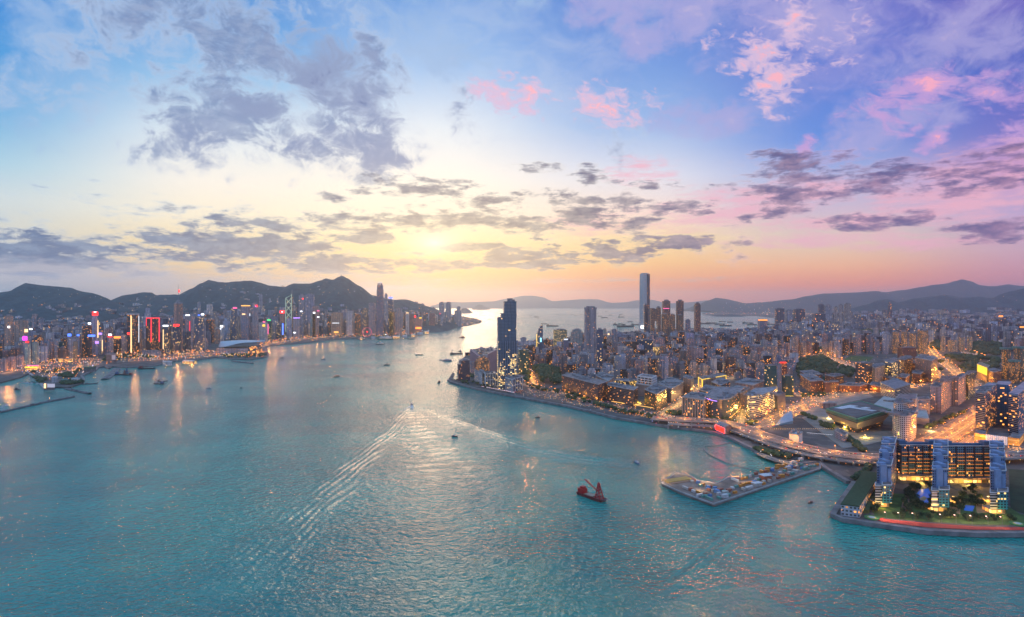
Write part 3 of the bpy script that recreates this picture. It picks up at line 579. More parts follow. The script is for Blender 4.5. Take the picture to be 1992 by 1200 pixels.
# observation wheel
d = dep(656, LZ); x0 = (714-996)/F*d; rr = 8.6/F*d; root = empty('observation_wheel', (x0, d, LZ), 0, "big wheel glowing pink on the harbour front", 'observation wheel')
mb = MB(); n = 28; zc = rr+6
for i in range(n):
    a, b = 2*pi*i/n, 2*pi*(i+1)/n
    for yy in (-4, 4): mb.bar((rr*cos(a), yy, zc+rr*sin(a)), (rr*cos(b), yy, zc+rr*sin(b)), .9)
mb.build('rim', glow('glow_wheel', (1,.12,.25), .8), root); mb = MB()
for i in range(14): a = 2*pi*i/14; mb.bar((0,0,zc), (rr*cos(a),0,zc+rr*sin(a)), .35)
mb.build('spokes', 'steel', root); mb = MB(); mb.ball((0,0,zc), 7); mb.build('hub', 'glow_red', root)
mb = MB(); mb.bar((-rr*.6,-6,0),(0,-6,zc),1.5); mb.bar((rr*.6,-6,0),(0,-6,zc),1.5); mb.build('support_leg', 'steel', root); OCC.append((x0, d, 80))
# convention centre with its winged roof
d = dep(688, LZ); m_ = F/d; x0 = (462-996)/m_
def PXm(px): return (px-462)/m_
root = empty('convention_centre', (x0, d, LZ), 0, "convention centre under a long white wing-shaped roof on the point", 'convention centre'); LAND_REFS.append((462,675,'white winged hall'))
mb = MB(); zz = lambda py: zat(py, d)-LZ
mb.prism([(PXm(421),0),(PXm(484),-6),(PXm(498),30),(PXm(500),120),(PXm(421),120)], 0, zz(677)); mb.build('wall', 'tile_grey', root)
mb = MB(); mb.prism([(PXm(484),-8),(PXm(499),-2),(PXm(500),60),(PXm(484),60)], 0, zz(673)); mb.build('glass_hall', facade('hall_glass', (.10,.13,.16), (.05,.08,.1), 5, 6, .9, .6, .35, (O_,Y_,Y_), 3.), root)
mb = MB(); N = 26; M = 10; pts = []
for i in range(N+1):
    u = i/N; x = PXm(418+88*u); halfw = 75*(sin(pi*min(1,u*1.02+.02))**.55)+4
    row = []
    for j in range(M+1):
        v = j/M*2-1; zc_ = zz(665.5)+6*sin(u*pi)+ (5 if u > .8 else 0)*(u-.8)*6
        row.append((x, 58+v*halfw, zc_-abs(v)**2.2*(18+10*sin(u*5.2+.5))*(1-.5*u)))
    pts.append(row)
for i in range(N):
    for j in range(M): mb.face([pts[i][j],pts[i+1][j],pts[i+1][j+1],pts[i][j+1]])
mb.build('roof', mat('roof_silver', (.5,.56,.62), .35, .3), root, smooth=True)
mb = MB()
for i in range(3): mb.box(PXm(476), -9, 5+i*7, 14/m_, 3, 2.4, bottom=True)
mb.build('terrace', 'white_paint', root); OCC.append((x0, d+60, 130))
for (px, py, wpx, hpx) in [(60,728,26,10)]: pass
# things on the island waterfront
def pavilion(name, label, cat, xl, xr, yt, yb, m, roofm, k=.6, rot=0., kind_roof='slab', sg=()):
    cx, cy, wx, wy = fit(xl, xr, yb, k, R(rot)); r = R(rot); z = max(3, zat(yt, dep(yb, LZ))-LZ); occ(rect(cx,cy,wx,wy,r))
    root = empty(name, (cx, cy, LZ), 0, label, cat); mb = MB(); mb.box(0,0,0,wx*.96,wy*.96,z*.85,r,u0=random.random()*500); mb.build('wall', m, root); mb = MB()
    if kind_roof == 'vault':
        n = 8; c_, s_ = cos(r), sin(r)
        P = lambda x, y, zz_: (x*c_-y*s_, x*s_+y*c_, zz_)
        for i in range(n):
            a, b = pi*i/n, pi*(i+1)/n
            mb.face([P(-wx/2,-wy/2*cos(a),z*.6+z*.4*sin(a)),P(wx/2,-wy/2*cos(a),z*.6+z*.4*sin(a)),P(wx/2,-wy/2*cos(b),z*.6+z*.4*sin(b)),P(-wx/2,-wy/2*cos(b),z*.6+z*.4*sin(b))])
    else: mb.box(0,0,z*.85,wx,wy,z*.15,r,bottom=True); mb.box(wx*.15,0,z,wx*.3,wy*.3,z*.12,r)
    mb.build('roof', roofm, root)
    for s_ in sg: sign(root, s_[0], s_[1], s_[2], s_[3], s_[4], cy-wy*.5*cos(r)-abs(wx*.5*sin(r))-1.5, off=(cx,cy,LZ), thick=.8)
    return root
mat('roof_green', (.03,.16,.07), .7, noise=(.1,.3))
pavilion('covered_hall', "long bottle green vaulted roof on the quay under the towers", 'covered hall', 163, 187, 713, 724, 'concrete_dark', 'roof_green', .35, 14, 'vault')
pavilion('glowing_station', "low brightly lit yellow and pink building by the shelter road", 'station', 49, 79, 710, 720, facade('lit_hall', (.4,.3,.2), (.3,.2,.1), 6, 5, .8, .7, .85, (O_,Y_,Y_), 1.8, fl=.2), 'concrete', .4, 10, sg=[(64,711,22,1.6,'glow_pink'),(60,714.5,24,2.4,'glow_yellow')])
for a, b, l in ((114,123,"left of two small golden-lit halls behind the roads"), (126,142,"right and wider of two small golden-lit halls behind the roads")): pavilion('lit_hall', l, 'hall', a, b, 697, 704, 'lit_hall', 'concrete', .5, 0)
r = pavilion('club_house', "white-sided shelter building with a large pink lettered billboard facing the harbour", 'club house', 85, 107, 746, 759.5, 'concrete_dark', 'roof_plant', .45, 3, sg=[(87.4,750.5,3.4,9,'glow_warm'),(99.3,750,14.5,7,mat('billboard_white', (.6,.55,.6), .5, emit=(.8,.7,.8), es=.35))])
# the pink characters on that billboard
dd = dep(759.5, LZ)-1.2
mbt = MB(); u = 1/F*dd
for i in range(4):
    cx_ = (94.2+i*3.35-996)*u; cz = zat(750, dd); s_ = 1.25*u
    for (a, b) in (((-1,1.6),(1,1.6)),((-1,.5),(1,.5)),((-1,-.6),(1,-.6)),((-1.1,-1.7),(1.1,-1.7)),((-.9,1.8),(-.9,-1.7)),((.9,1.8),(.9,-1.7)),((0,2),(0,-1.7))):
        if (i*7+int((a[0]+3)*3)+int(b[1]*5)) % 5 == 0: continue
        mbt.bar((cx_+a[0]*s_, dd, cz+a[1]*s_), (cx_+b[0]*s_, dd, cz+b[1]*s_), .2*s_)
o = mbt.build('lettering', glow('glow_letter', (1,.05,.25), 1.6), None); o.location = (-r.location.x, -r.location.y, -r.location.z); o.parent = r
pavilion('club_house', "white stepped clubhouse beside trees in the middle of the shelter", 'club house', 100, 113, 733, 744, 'tile_white', 'white_paint', .7, -5)
pavilion('club_house', "pale glass-roofed clubhouse on the right of the shelter", 'club house', 138, 156, 736, 745, 'tile_white', 'roof_silver', .6, -8)
pavilion('club_house', "round dark-roofed clubhouse between the white ones", 'club house', 118, 135, 738, 746, 'glass_dark', 'roof_teal', .6, 0)
pavilion('vent_building', "dark blue windowless vent building with a pale square screen", 'vent building', 206, 227, 688, 706, 'concrete_dark', 'roof_plant', .7, 0, sg=[(221,695,7,9,mat('screen_pale', (.6,.65,.7), .4))])
pavilion('ferry_terminal', "low striped building with pale ends behind the quay road", 'terminal', 275, 314, 682, 693, 'tile_grey', 'roof_plant', .3, -3)
pavilion('ferry_pier', "long pier shed with a lit round end near the bay", 'ferry pier', 354, 384, 701, 708.5, 'lit_hall', 'roof_silver', .35, -14, 'vault')
pavilion('ferry_pier', "pale flat pier shed to the left of the round-ended one", 'ferry pier', 316, 335, 703, 711, 'tile_white', 'white_paint', .3, 14)
for i, (a, b, y) in enumerate([(700,706,661),(722,730,660),(764,778,658.5),(783,792,657),(800,808,655),(812,822,652),(826,834,649)]):
    pavilion('ferry_pier', f"{['first','second','third','fourth','fifth','sixth','seventh'][i]} pier shed from the wheel along the western waterfront", 'ferry pier', a, b, y-5, y, 'tile_white' if i % 2 else 'lit_hall', 'roof_silver', 1.2, 10, 'vault')
# ------------------------------------------------------------------ the peninsula: towers
r, q = T_(O, "tallest dark blue waterfront tower, stepped at the top, lower half brightly lit", 967, 1006, 586, 757, facade('harbour_tower', (.09,.14,.21), (.035,.09,.15), 2.8, 4., .8, .62, .22, (Y_,(.9,.8,.4),Y_), 1.9, bands=2, rough=.3, grough=.15, roof=(.1,.11,.14), fl=.4, vert=10., low=(90,125,1.9,.22)), .8, 5,
  tiers=[(0,.55,1.,1.,0,0),(.55,.82,.955,.95,-.015,0),(.82,.865,.80,.9,.08,0),(.865,.99,.64,.8,.15,0),(.99,1.0,.67,.83,.15,0)], plant=.4, ref='tall dark blue waterfront tower')
cx, cy, wx, wy, ro, hg = q
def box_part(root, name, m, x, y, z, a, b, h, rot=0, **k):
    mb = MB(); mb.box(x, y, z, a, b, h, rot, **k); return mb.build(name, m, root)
mb = MB()
for i in range(9): x = -wx*.47+i*wx*.94/8; mb.box(x, -wy*.5-1.4, 0, 1., 1.4, hg*.55, 0)
mb.build('fin', mat('fin_blue', (.16,.24,.36), .4, .3), r, loc=(0,0,0)).rotation_euler.z = ro
def framed(name, label, cat, A_, B_, C_, yt, m, frame=None, cols=8, rows=2, tint=(1,1,1), cwall=None, plant=True, roofh=.9, ref=None, extra=None):
    """a block given by its three visible ground corners (left, near, right)"""
    a, b, c = G(*A_, LZ), G(*B_, LZ), G(*C_, LZ); d_ = (a[0]+c[0]-b[0], a[1]+c[1]-b[1]); z = zat(yt, b[1])-LZ
    ox, oy = (a[0]+c[0])/2, (a[1]+c[1])/2; root = empty(name, (ox, oy, LZ), 0, label, cat)
    P = [(p[0]-ox, p[1]-oy) for p in (a, b, c, d_)]; occ([a, b, c, d_], 4)
    mb = MB(); mb.prism(ccw(P), 0, z, tint, u0=random.random()*900); mb.build('wall', m, root)
    mb = MB(); Q = [(x*1.004, y*1.004) for x, y in P]; n = 4
    for i in range(4): mb.bar((*Q[i], z+.5), (*Q[(i+1)%4], z+.5), .8)
    mb.build('parapet', 'concrete', root)
    if plant:
        mb = MB(); e1 = Vector((P[1][0]-P[0][0], P[1][1]-P[0][1])); e2 = Vector((P[2][0]-P[1][0], P[2][1]-P[1][1])); an = atan2(e1.y, e1.x)
        rr = random.Random(int(A_[0]))
        for i in range(7):
            u, v = rr.uniform(.12,.88), rr.uniform(.15,.85); s_ = rr.uniform(.06,.22)
            mb = MB(); mb.box(P[0][0]+e1.x*u+e2.x*v, P[0][1]+e1.y*u+e2.y*v, z+.004*i, e1.length*s_, e2.length*s_*1.1, rr.uniform(2, 5), an); mb.build('plant_room', 'roof_plant', root)
    if frame:
        mb = MB()
        for (p, q_) in ((P[0],P[1]),(P[1],P[2])):
            nx, ny = (q_[1]-p[1]), -(q_[0]-p[0]); l = hypot(nx,ny); nx, ny = nx/l*.5, ny/l*.5
            for i in range(cols+1):
                t_ = i/cols; mb.bar((p[0]+(q_[0]-p[0])*t_+nx, p[1]+(q_[1]-p[1])*t_+ny, 0), (p[0]+(q_[0]-p[0])*t_+nx, p[1]+(q_[1]-p[1])*t_+ny, z), .7)
            for j in range(1, rows+1): mb.bar((p[0]+nx*1.6,p[1]+ny*1.6,z*j/rows), (q_[0]+nx*1.6,q_[1]+ny*1.6,z*j/rows), .7)
        mb.build('frame', frame, root)
    if ref: LAND_REFS.append((B_[0], (yt+B_[1])/2, ref))
    return root, P, z, (ox, oy)
framed('shopping_hall', "low white-framed glass hall in front of the tall dark blue tower, to its right", 'mall', (983,759), (996,764), (1016,757), 738, 'glass_blue', 'white_paint', 6, 2)
framed('shopping_hall', "low white-framed glass hall left of the tall dark blue tower", 'mall', (940,747), (945,751), (967,750), 727, 'glass_blue', 'white_paint', 7, 2)
framed('shopping_hall', "pale curved-front mall under the brown hotel", 'mall', (922,740), (938,750), (945,746), 727, 'tile_white', None)
T_(HT, "brown gridded hotel with a stepped roof and thin red spire", 925, 952, 694, 743, facade('hotel_brown', (.24,.17,.12), (.05,.04,.04), 3, 3, .6, .5, .3, (O_,Y_,Y_), 1.6, fl=.3), .9, 28, tiers=[(0,.86,1,1),(.86,.95,.8,.8),(.95,1,.5,.5)], mast=12, ref='brown gridded hotel')
T_(HT, "dark purple brown hotel with stepped wings at the harbour's corner", 890, 914, 701, 741, facade('hotel_plum', (.10,.07,.10), (.03,.03,.05), 3.2, 3.2, .6, .45, .05, (O_,Y_,W_), 1.8), .7, 12, tiers=[(0,.82,1,1),(.82,1,.72,.9,.12,0)], tint=(1,1,1))
# the windowless sail-shaped arts centre
root = empty('arts_centre', (*G(935,724,LZ), LZ), 0, "mauve windowless hall with two sweeping sail-shaped wings", 'arts centre'); d = dep(724, LZ); s_ = d/F
mb = MB(); Zt = lambda py: zat(py, d)-LZ
for (xa, ya, xb, yb_, dy) in ((914,680,933,694,0),(966,681,948,690,20)):
    X0, X1 = (xa-935)*s_, (xb-935)*s_; P = [(X0,dy),(X1,dy-8),(X1,dy+45),(X0,dy+60)]; z0, z1 = Zt(ya), Zt(yb_)
    T4 = [(X0,dy,z0),(X1,dy-8,z1),(X1,dy+45,z1),(X0,dy+60,z0)]
    for i in range(4): j = (i+1)%4; mb.face([(*P[i],0),(*P[j],0),T4[j],T4[i]])
    mb.face(T4)
mb.build('wall', mat('tile_mauve', (.30,.20,.22), .7, noise=(.05,.08)), root); OCC.append((*G(938,724,LZ), 90))
framed('museum', "low building with bright white roof lights beside the mauve sail hall", 'museum', (893,722), (915,728), (925,723), 706, 'tile_grey', None, extra=None)
T_(O, "dark green sheeted tower behind the tall dark blue tower", 1007, 1029, 680, 728, 'glass_teal', .9, 10, tint=(.5,.9,.7), ref='dark green sheeted tower')
T_(O, "white tower flaring out at the roof", 1012, 1024, 657, 706, 'tile_white', .9, 0, tiers=[(0,.86,.8,.8),(.86,1,.8,.8,0,0,(1.3,1.3))], tint=(.9,.85,.9))
r, q = T_(O, "curved crescent tower edged in yellow light with a cyan screen", 1043, 1056, 632, 700, 'glass_blue', .9, 0, tiers=[(0,.5,1,1),(.5,.7,.96,1,.02,0),(.7,.82,.86,1,.07,0),(.82,.9,.70,1,.15,0),(.9,.96,.5,1,.24,0),(.96,1,.3,1,.32,0)], plant=0, signs=[(1052,661,2.6,8,'glow_cyan'),(1044.2,670,1.,40,'glow_yellow','light_strip')], tint=(2,2,2.2), ref='crescent tower with the cyan screen')
T_(A, "wide flats shining green yellow from many windows over the park", 1076, 1103, 641, 690, facade('flats_green', (.16,.2,.15), (.06,.08,.06), 5, 4, .5, .5, .4, (Y_,(.8,1,.3),Y_), 1.4, fl=.2), .5, 3, ref='green-lit flats')
T_(A, "grey green flats with a stepped roof left of the round-edged supertall", 1110, 1134, 641, 695, 'tile_grey', .6, 5, tiers=[(0,.93,1,1),(.93,1,.7,1)], tint=(.8,.95,.8))
T_(O, "slim dark mauve tower with a white-lit top", 1096, 1106, 660, 722, 'tile_grey', .9, 0, signs=[(1101,660,7,2.,'glow_soft','light_strip')], tint=(.5,.45,.6))
T_(O, "slender supertall of pale ribs split by a dark blue glass stripe", 1135, 1162, 598, 718, facade('ribbed', (.40,.37,.40), (.05,.08,.13), 4, 3.6, .5, .6, .045, (O_,Y_,W_), 1.8, vert=18.), .9, 12, shape='plus', tiers=[(0,.33,1.,1.),(.33,.66,.98,.98),(.66,.97,.96,.96),(.97,1,1.02,1.02)], plant=.6, ph=.02, signs=[(1151.5,662,3,112,'glass_blue_panel','glass_stripe')] if False else (), ref='slender ribbed supertall')
T_(O, "pale blue tower behind the ribbed supertall's right side", 1160, 1173, 641, 722, 'glass_blue', .9, 0, tint=(1.8,2,2.2)); T_(A, "pale pyramid-topped flats with an amber point", 1180, 1190, 652, 690, 'tile_tan', 1, 0, tiers=[(0,.9,1,1),(.9,1,.9,.9,0,0,(.1,.1))], plant=0, signs=[(1184,650,3,3,'glow_warm','beacon')])
T_(A, "grey flats behind the pyramid-topped ones", 1188, 1201, 641, 686, 'tile_grey', .8, 0, tint=(.8,.8,.8)); T_(A, "green-tinged flats standing left of the pyramid-topped ones", 1172, 1180, 640, 686, 'tile_grey', .9, 0, tint=(.8,1,.8))
r, q = T_(O, "tallest glass skyscraper of all, smooth and silver, with a white screen low on it", 1244, 1264, 531, 660, facade('glass_silver', (.55,.56,.55), (.42,.45,.48), 3.2, 4.2, .97, .8, .015, (O_,Y_,W_), 1.2, rough=.25, grough=.10), 1., 22, tiers=[(0,.06,1.12,1.12,0,0,(.93,.93)),(.06,.88,1.04,1.04,0,0,(.94,.94)),(.88,.985,.96,.96,0,0,(.97,.97)),(.985,1,.8,.8)], plant=0, signs=[(1253,636,16,8.5,'glow_white')], ref='tallest silver skyscraper')
cx, cy, wx, wy, ro, hg = q
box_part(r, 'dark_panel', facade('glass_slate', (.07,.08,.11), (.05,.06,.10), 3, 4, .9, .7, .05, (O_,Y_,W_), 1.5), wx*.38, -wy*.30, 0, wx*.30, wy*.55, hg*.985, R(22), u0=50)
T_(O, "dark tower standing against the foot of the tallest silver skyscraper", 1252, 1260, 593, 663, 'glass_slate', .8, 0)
# the tower with a gateway cut through it
xl, xr, yb = 1264, 1286, 664; cx, cy, wx, wy = fit(xl, xr, yb, .6, 0); hg = zat(598, cy)-LZ; root = empty('apartment_tower', (cx,cy,LZ), 0, "dark tan twin tower joined at the top over a tall gateway slot", 'apartment tower'); OCC.append((cx,cy,wx*.7)); LAND_REFS.append((1275,625,'gateway-slot tower'))
mb = MB(); mb.box(-wx*.32,0,0,wx*.36,wy,hg*.98,u0=3); mb.box(wx*.32,0,0,wx*.36,wy,hg,u0=99); mb.box(0,0,hg*.6,wx*.28-.4,wy*.98,hg*.36,u0=77,bottom=True); mb.box(0,0,0,wx*.28-.4,wy*.98,hg*.12); mb.build('wall', facade('flats_umber', (.20,.14,.12), (.06,.05,.05), 3.2, 3.1, .5, .5, .1, (O_,O_,Y_), 1.8, vert=11.), root)
box_part(root, 'plant_room', 'roof_plant', wx*.3, 0, hg, wx*.2, wy*.5, 8)
T_(A, "left one of two tall dark blocks rising behind the row of flats", 1288, 1304, 585.5, 668, 'flats_umber', .8, 0, tint=(.55,.6,.9), signs=[(1296,600,12,1.2,'glow_pink','light_strip')], ref='left tall dark block'); T_(A, "right one of two tall dark blocks rising behind the row of flats", 1315, 1330, 585.5, 668, 'flats_umber', .8, 0, tint=(.55,.6,.9), ref='right tall dark block')
for i, (a, b, y) in enumerate([(1286,1300,611),(1301,1314,612),(1315,1329,613)]): T_(A, f"{['left','middle','right'][i]} block of the row of olive flats under the two tall dark blocks", a, b, y, 672, 'flats_umber', .7, 3, shape='plus', tint=(1,1.05,.9))
T_(A, "isolated tall round-edged dark tower at the right end of the harbour row", 1350, 1363, 590, 662, 'flats_umber', .9, 0, tiers=[(0,.96,1,1),(.96,1,.8,.8)], tint=(.55,.55,.8), ref='isolated tall dark tower')
T_(A, "short grey flats between the dark blocks and the isolated tower", 1332, 1343, 622, 664, 'tile_grey', .8, 0, tint=(.6,.65,.75)); T_(O, "violet-lit pale block below the isolated tall tower", 1332, 1350, 648, 688, 'tile_white', .8, 0, tint=(.8,.75,1.1))  # violet light on the second block is put into its tint
T_(O, "wide low dark slab below the tallest silver skyscraper", 1240, 1270, 661, 702, 'glass_blue', .6, 4); T_(O, "wide low brown block left of the dark slab under the skyscraper", 1202, 1240, 664, 700, 'brown_grid', .6, 3)
T_(O, "dark tower with columns of bright yellow windows in mid city", 1270, 1283, 675, 714, facade('glass_y', (.05,.06,.08), (.03,.04,.05), 4, 3.6, .6, .6, .45, (Y_,Y_,W_), 2.4), .9, 8, ref='yellow-columned dark tower'); T_(O, "teal green narrow office tower in mid city", 1337, 1348, 680, 713, 'glass_teal', .9, 0)
T_(A, "pinkish slab tower with plain sides in mid city", 1350, 1369, 677, 722, 'tile_pink', .7, 8, tint=(1.3,1.2,1.2), ref='pinkish slab tower')
T_(O, "lone grey tower with an orange-lit roof line before the far harbour", 1474, 1493, 622, 660, 'tile_grey', .8, 0, signs=[(1484,622.5,17,2.2,'glow_orange','light_strip')], tint=(.6,.65,.75), ref='orange-topped lone tower')
for i, (a, b, y, yb, m) in enumerate([(1507,1526,600,646,'far_dark'),(1528,1543,603,646,'far_grey'),(1543,1566,601,646,'far_dark'),(1591,1603,592,642,'far_dark'),(1603,1618,594,642,'far_grey'),(1622,1630,597,650,'far_tan'),(1631,1640,593,650,'far_tan'),(1641,1656,591,650,'far_tan'),(1580,1606,610,655,'far_dark')]):
    T_(A, f"far estate slab number {['one','two','three','four','five','six','seven','eight','nine'][i]} counted rightward along the hazy skyline past the lone tower", a, b, y, yb, m, .5, 0, shape='plus' if m == 'far_tan' else 'rect', ref=None)
T_(O, "slim dark supertall alone amid the hazy right-hand skyline", 1727, 1735, 588, 642, 'far_dark', .9, 0, tiers=[(0,.9,1,1),(.9,1,.75,.75)], ref='slim hazy supertall')
# near offices behind the promenade
def FR(*a, **k): return framed(*a, **k)
OB = 'office_block'
FR(OB, "long dark office block sprinkled with small orange windows", 'office block', (1093,760), (1163,782), (1181,775), 748, facade('office_orange', (.085,.07,.085), (.03,.03,.045), 2.4, 3.4, .5, .5, .09, (O_,O_,Y_), 2.2, roof=(.14,.13,.15), fl=.4), tint=(1,1,1), ref='long orange-flecked office block')
FR(OB, "brown grid-fronted office block right of the orange-flecked one", 'office block', (1181,779), (1232,791), (1241,784), 759, 'brown_grid', ref='brown grid-fronted block')
FR(OB, "dark office block with a pale roof and yellow-lit foot", 'office block', (1254,788), (1277,799), (1297,786), 767, 'brown_grid', tint=(.6,.65,.7))
FR(OB, "windowless pale block with vertical ribs on its left face", 'office block', (1279,771), (1306,783), (1330,766), 757, facade('ribs', (.30,.27,.28), (.10,.09,.11), 3, 40, .45, 1, 0., (O_,Y_,W_), 1, vert=0.), ref='ribbed pale block')
r, P, z, o_ = FR(OB, "tiered white-framed building with open terraces on its roof", 'office block', (1236,768), (1270,774), (1281,767), 752, 'ribs')
mb = MB()
for k in range(4):
    for i in range(4):
        a, b = Vector(P[i])*(.86-.02*k), Vector(P[(i+1)%4])*(.86-.02*k); mb.bar((a.x,a.y,z+2+k*6), (b.x,b.y,z+2+k*6), 1.1)
for i in range(4):
    for t_ in (0, .25, .5, .75):
        a = Vector(P[i])*(.85*(1-t_))+Vector(P[(i+1)%4])*(.85*t_); mb.bar((a.x,a.y,z), (a.x,a.y,z+20), .7)
mb.build('terrace_frame', 'white_paint', r)
mb = MB(); mb.prism(ccw([(x*.74,y*.74) for x, y in P]), z, z+18); mb.build('upper_storey', 'glass_dark', r)
FR(OB, "block glowing orange from street light on its broad left face", 'office block', (1329,762), (1344,768), (1350,763), 738, 'tile_tan', tint=(1.1,.9,.75))  # the street light's orange is put into the wall tint
FR(OB, "glass block with a close grid of yellow windows and copper roof edge", 'office block', (1328,807), (1368,814), (1386,801), 778, facade('glass_grid', (.13,.10,.10), (.05,.12,.14), 3.6, 3.6, .72, .7, .20, (O_,Y_,Y_), 2.2, fl=.35, roof=(.2,.18,.18)), 'concrete', 8, 1, ref='grid-glass block')
# curved dark glass block and the striped curved block
def curved(name, label, cat, pxs, back, yt, m, ref=None, strip=None, text=None, podium=None):
    F_ = [G(*p, LZ) for p in pxs]; F_ = smooth_path(F_, 4); bk = [G(*p, LZ) for p in back]; P = F_+bk; ox = sum(p[0] for p in P)/len(P); oy = sum(p[1] for p in P)/len(P)
    z = zat(yt, min(p[1] for p in F_))-LZ; root = empty(name, (ox,oy,LZ), 0, label, cat); Q = [(p[0]-ox,p[1]-oy) for p in P]; occ(P, 4)
    mb = MB(); mb.prism(Q, 3.5 if podium else 0, z, u0=7); mb.build('wall', m, root)
    if podium: mb = MB(); mb.prism([(x*.97,y*.97) for x, y in Q], 0, 3.5); mb.build('lobby', podium, root)
    mb = MB()
    for i in range(len(Q)): a, b = Q[i], Q[(i+1)%len(Q)]; mb.bar((*a, z+.6), (*b, z+.6), .7)
    mb.build('parapet', 'concrete', root)
    mb = MB(); rr = random.Random(int(pxs[0][0])); 
    for i in range(8): mb = MB(); mb.box(rr.uniform(-.3,.3)*(max(q_[0] for q_ in Q)-min(q_[0] for q_ in Q)), rr.uniform(-.2,.2)*(max(q_[1] for q_ in Q)-min(q_[1] for q_ in Q)), z, rr.uniform(4,14), rr.uniform(4,10), rr.uniform(2,5), .3); mb.build('plant_room', 'roof_plant', root)
    if strip:
        mb = MB(); 
        for i in range(strip[0], strip[1]): mb.bar((Q[i][0], Q[i][1]-.5, z-strip[2]), (Q[i+1][0], Q[i+1][1]-.5, z-strip[2]), .7)
        mb.build('light_strip', strip[3], root)
    if ref: LAND_REFS.append((sum(p[0] for p in pxs)/len(pxs), yt+10, ref))
    return root, Q, z
curved(OB, "dark curved glass block with a violet light strip at its upper left", 'office block', [(1371,808),(1385,814),(1405,817),(1422,813),(1434,802)], [(1448,788),(1392,786)], 778, facade('glass_curve', (.07,.08,.10), (.03,.08,.11), 3, 3.5, .75, .7, .10, (O_,Y_,Y_), 2.4, fl=.5, roof=(.18,.17,.19)), ref='dark curved glass block', strip=(0,6,3,'glow_violet'), podium='lit_hall')
r, Q, z = curved(OB, "white striped curved office block with long yellow windows and red lettering", 'office block', [(1453,806),(1457,812),(1470,812),(1488,807),(1504,799)], [(1512,790),(1470,793)], 771, facade('striped', (.45,.45,.47), (.03,.05,.06), 5, 3.8, 1., .55, .30, (Y_,Y_,(1,.95,.7)), 2.0, bands=3, roof=(.25,.26,.3)), ref='white striped curved block')
def text(body, size, m, parent, loc, rot, name='lettering', depth=.15):
    c = bpy.data.curves.new(name, 'FONT'); c.body = body; c.size = size; c.extrude = depth; c.align_x = 'CENTER'
    o = bpy.data.objects.new(name, c); COL.objects.link(o); dg = bpy.context.evaluated_depsgraph_get(); me = bpy.data.meshes.new_from_object(o.evaluated_get(dg)); bpy.data.objects.remove(o)
    me.materials.clear(); me.materials.append(MATS[m] if isinstance(m, str) else m); o = bpy.data.objects.new(name, me); COL.objects.link(o); o.location = loc; o.rotation_euler = rot; o.parent = parent; return o
a, b = Q[11], Q[15]; an = atan2(b[1]-a[1], b[0]-a[0]); text("LIFE", 9, mat('letter_red', (.5,.02,.05), .5, emit=(1,.05,.1), es=.5), r, ((a[0]+b[0])/2+1.2, (a[1]+b[1])/2-2.2, 4), (R(90), 0, an))
FR(OB, "tan roof-planted block behind the dark curved one", 'office block', (1415,790), (1440,797), (1458,784), 766, 'tile_tan', tint=(.7,.65,.6)); FR(OB, "pale-roofed low block behind the grid-glass one", 'office block', (1360,778), (1385,784), (1398,772), 764, 'glass_dark')
FR(OB, "second pale-roofed low block further up the bright street", 'office block', (1384,762), (1402,770), (1420,760), 750, 'glass_dark'); FR(OB, "low mall with a jagged grey roof below the teal tower", 'office block', (1430,768), (1465,775), (1486,764), 750, 'tile_pink', tint=(.8,.8,.8))
FR(OB, "orange brown low block behind the brown grid-fronted one", 'office block', (1160,752), (1183,765), (1194,755), 742, 'tile_tan', tint=(1.,.7,.55)); FR(OB, "black glass low block with yellow windows left of the tiered building", 'office block', (1196,765), (1225,768), (1240,764), 742, 'glass_y', tint=(.7,.7,.7))
FR(OB, "building outlined by a bright yellow frame up the glowing street", 'office block', (1359,752), (1366,757), (1412,748), 738, 'tile_tan', 'glow_yellow', 1, 1)
T_(O, "teal glass tower with a dark central face of orange windows and lit sky lobby", 1487, 1511, 711, 769, 'glass_teal', .9, 8, tiers=[(0,.25,.9,.9),(.25,1,1,1)], tint=(1.1,1.1,1.1), signs=[(1499,757,21,3.4,'glow_amber_soft','sky_lobby')], ref='teal glass tower')
T_(O, "narrow grey tower with blue window slots right of the teal one", 1512, 1520, 709, 778, 'tile_grey', 1., 5, tint=(.7,.75,.85)); T_(O, "black green glass block with thin yellow base lights", 1521, 1544, 731, 770, 'glass_teal', .9, 5, tint=(.5,.5,.5), signs=[(1533,770.3,20,.9,'glow_yellow','light_strip')])
T_(O, "slate blank-walled tower pair behind the striped curved block", 1505, 1528, 764, 797, mat('slate_wall', (.13,.13,.17), .6, noise=(.03,.12)), .7, 12, plant=.3); T_(O, "red-lit block speckled with windows left of the wooded park", 1517, 1531, 703, 733, 'brick_red', .8, 0, signs=[(1523,705,12,1.4,'glow_red','light_strip')], tint=(1.6,1,1), ref='red-lit block')  # red light on the second block is put into its tint
# the brick campus and round about
def red(l, A_, B_, C_, yt, tint=(1,1,1), n='campus_block'): return FR(n, l, 'campus block', A_, B_, C_, yt, 'brick_red', tint=tint)
red("red brick campus block with corner towers, nearest the junction", (1602,762), (1604,764), (1631,762), 744); red("brick campus block left of the junction with a dark corner", (1556,748), (1577,764), (1602,762), 742)
red("brick campus wing at the back left near the white sculptural roof", (1556,735), (1575,745), (1600,742), 731, (.9,.9,1)); red("small brick campus block behind the corner-towered one", (1605,744), (1622,748), (1642,744), 733)
red("long plain brick wall block behind the lit forecourt", (1632,761), (1672,763), (1690,758), 751, (1.1,.9,.8)); red("brick block continuing the long wall to the right", (1692,760), (1712,764), (1716,758), 752, (1.1,.9,.85))
red("dark brick block with a teal roof right of the white striped office", (1746,748), (1762,751), (1770,744), 735); red("second dark brick block with teal roof, farther right", (1774,744), (1790,747), (1797,740), 728)
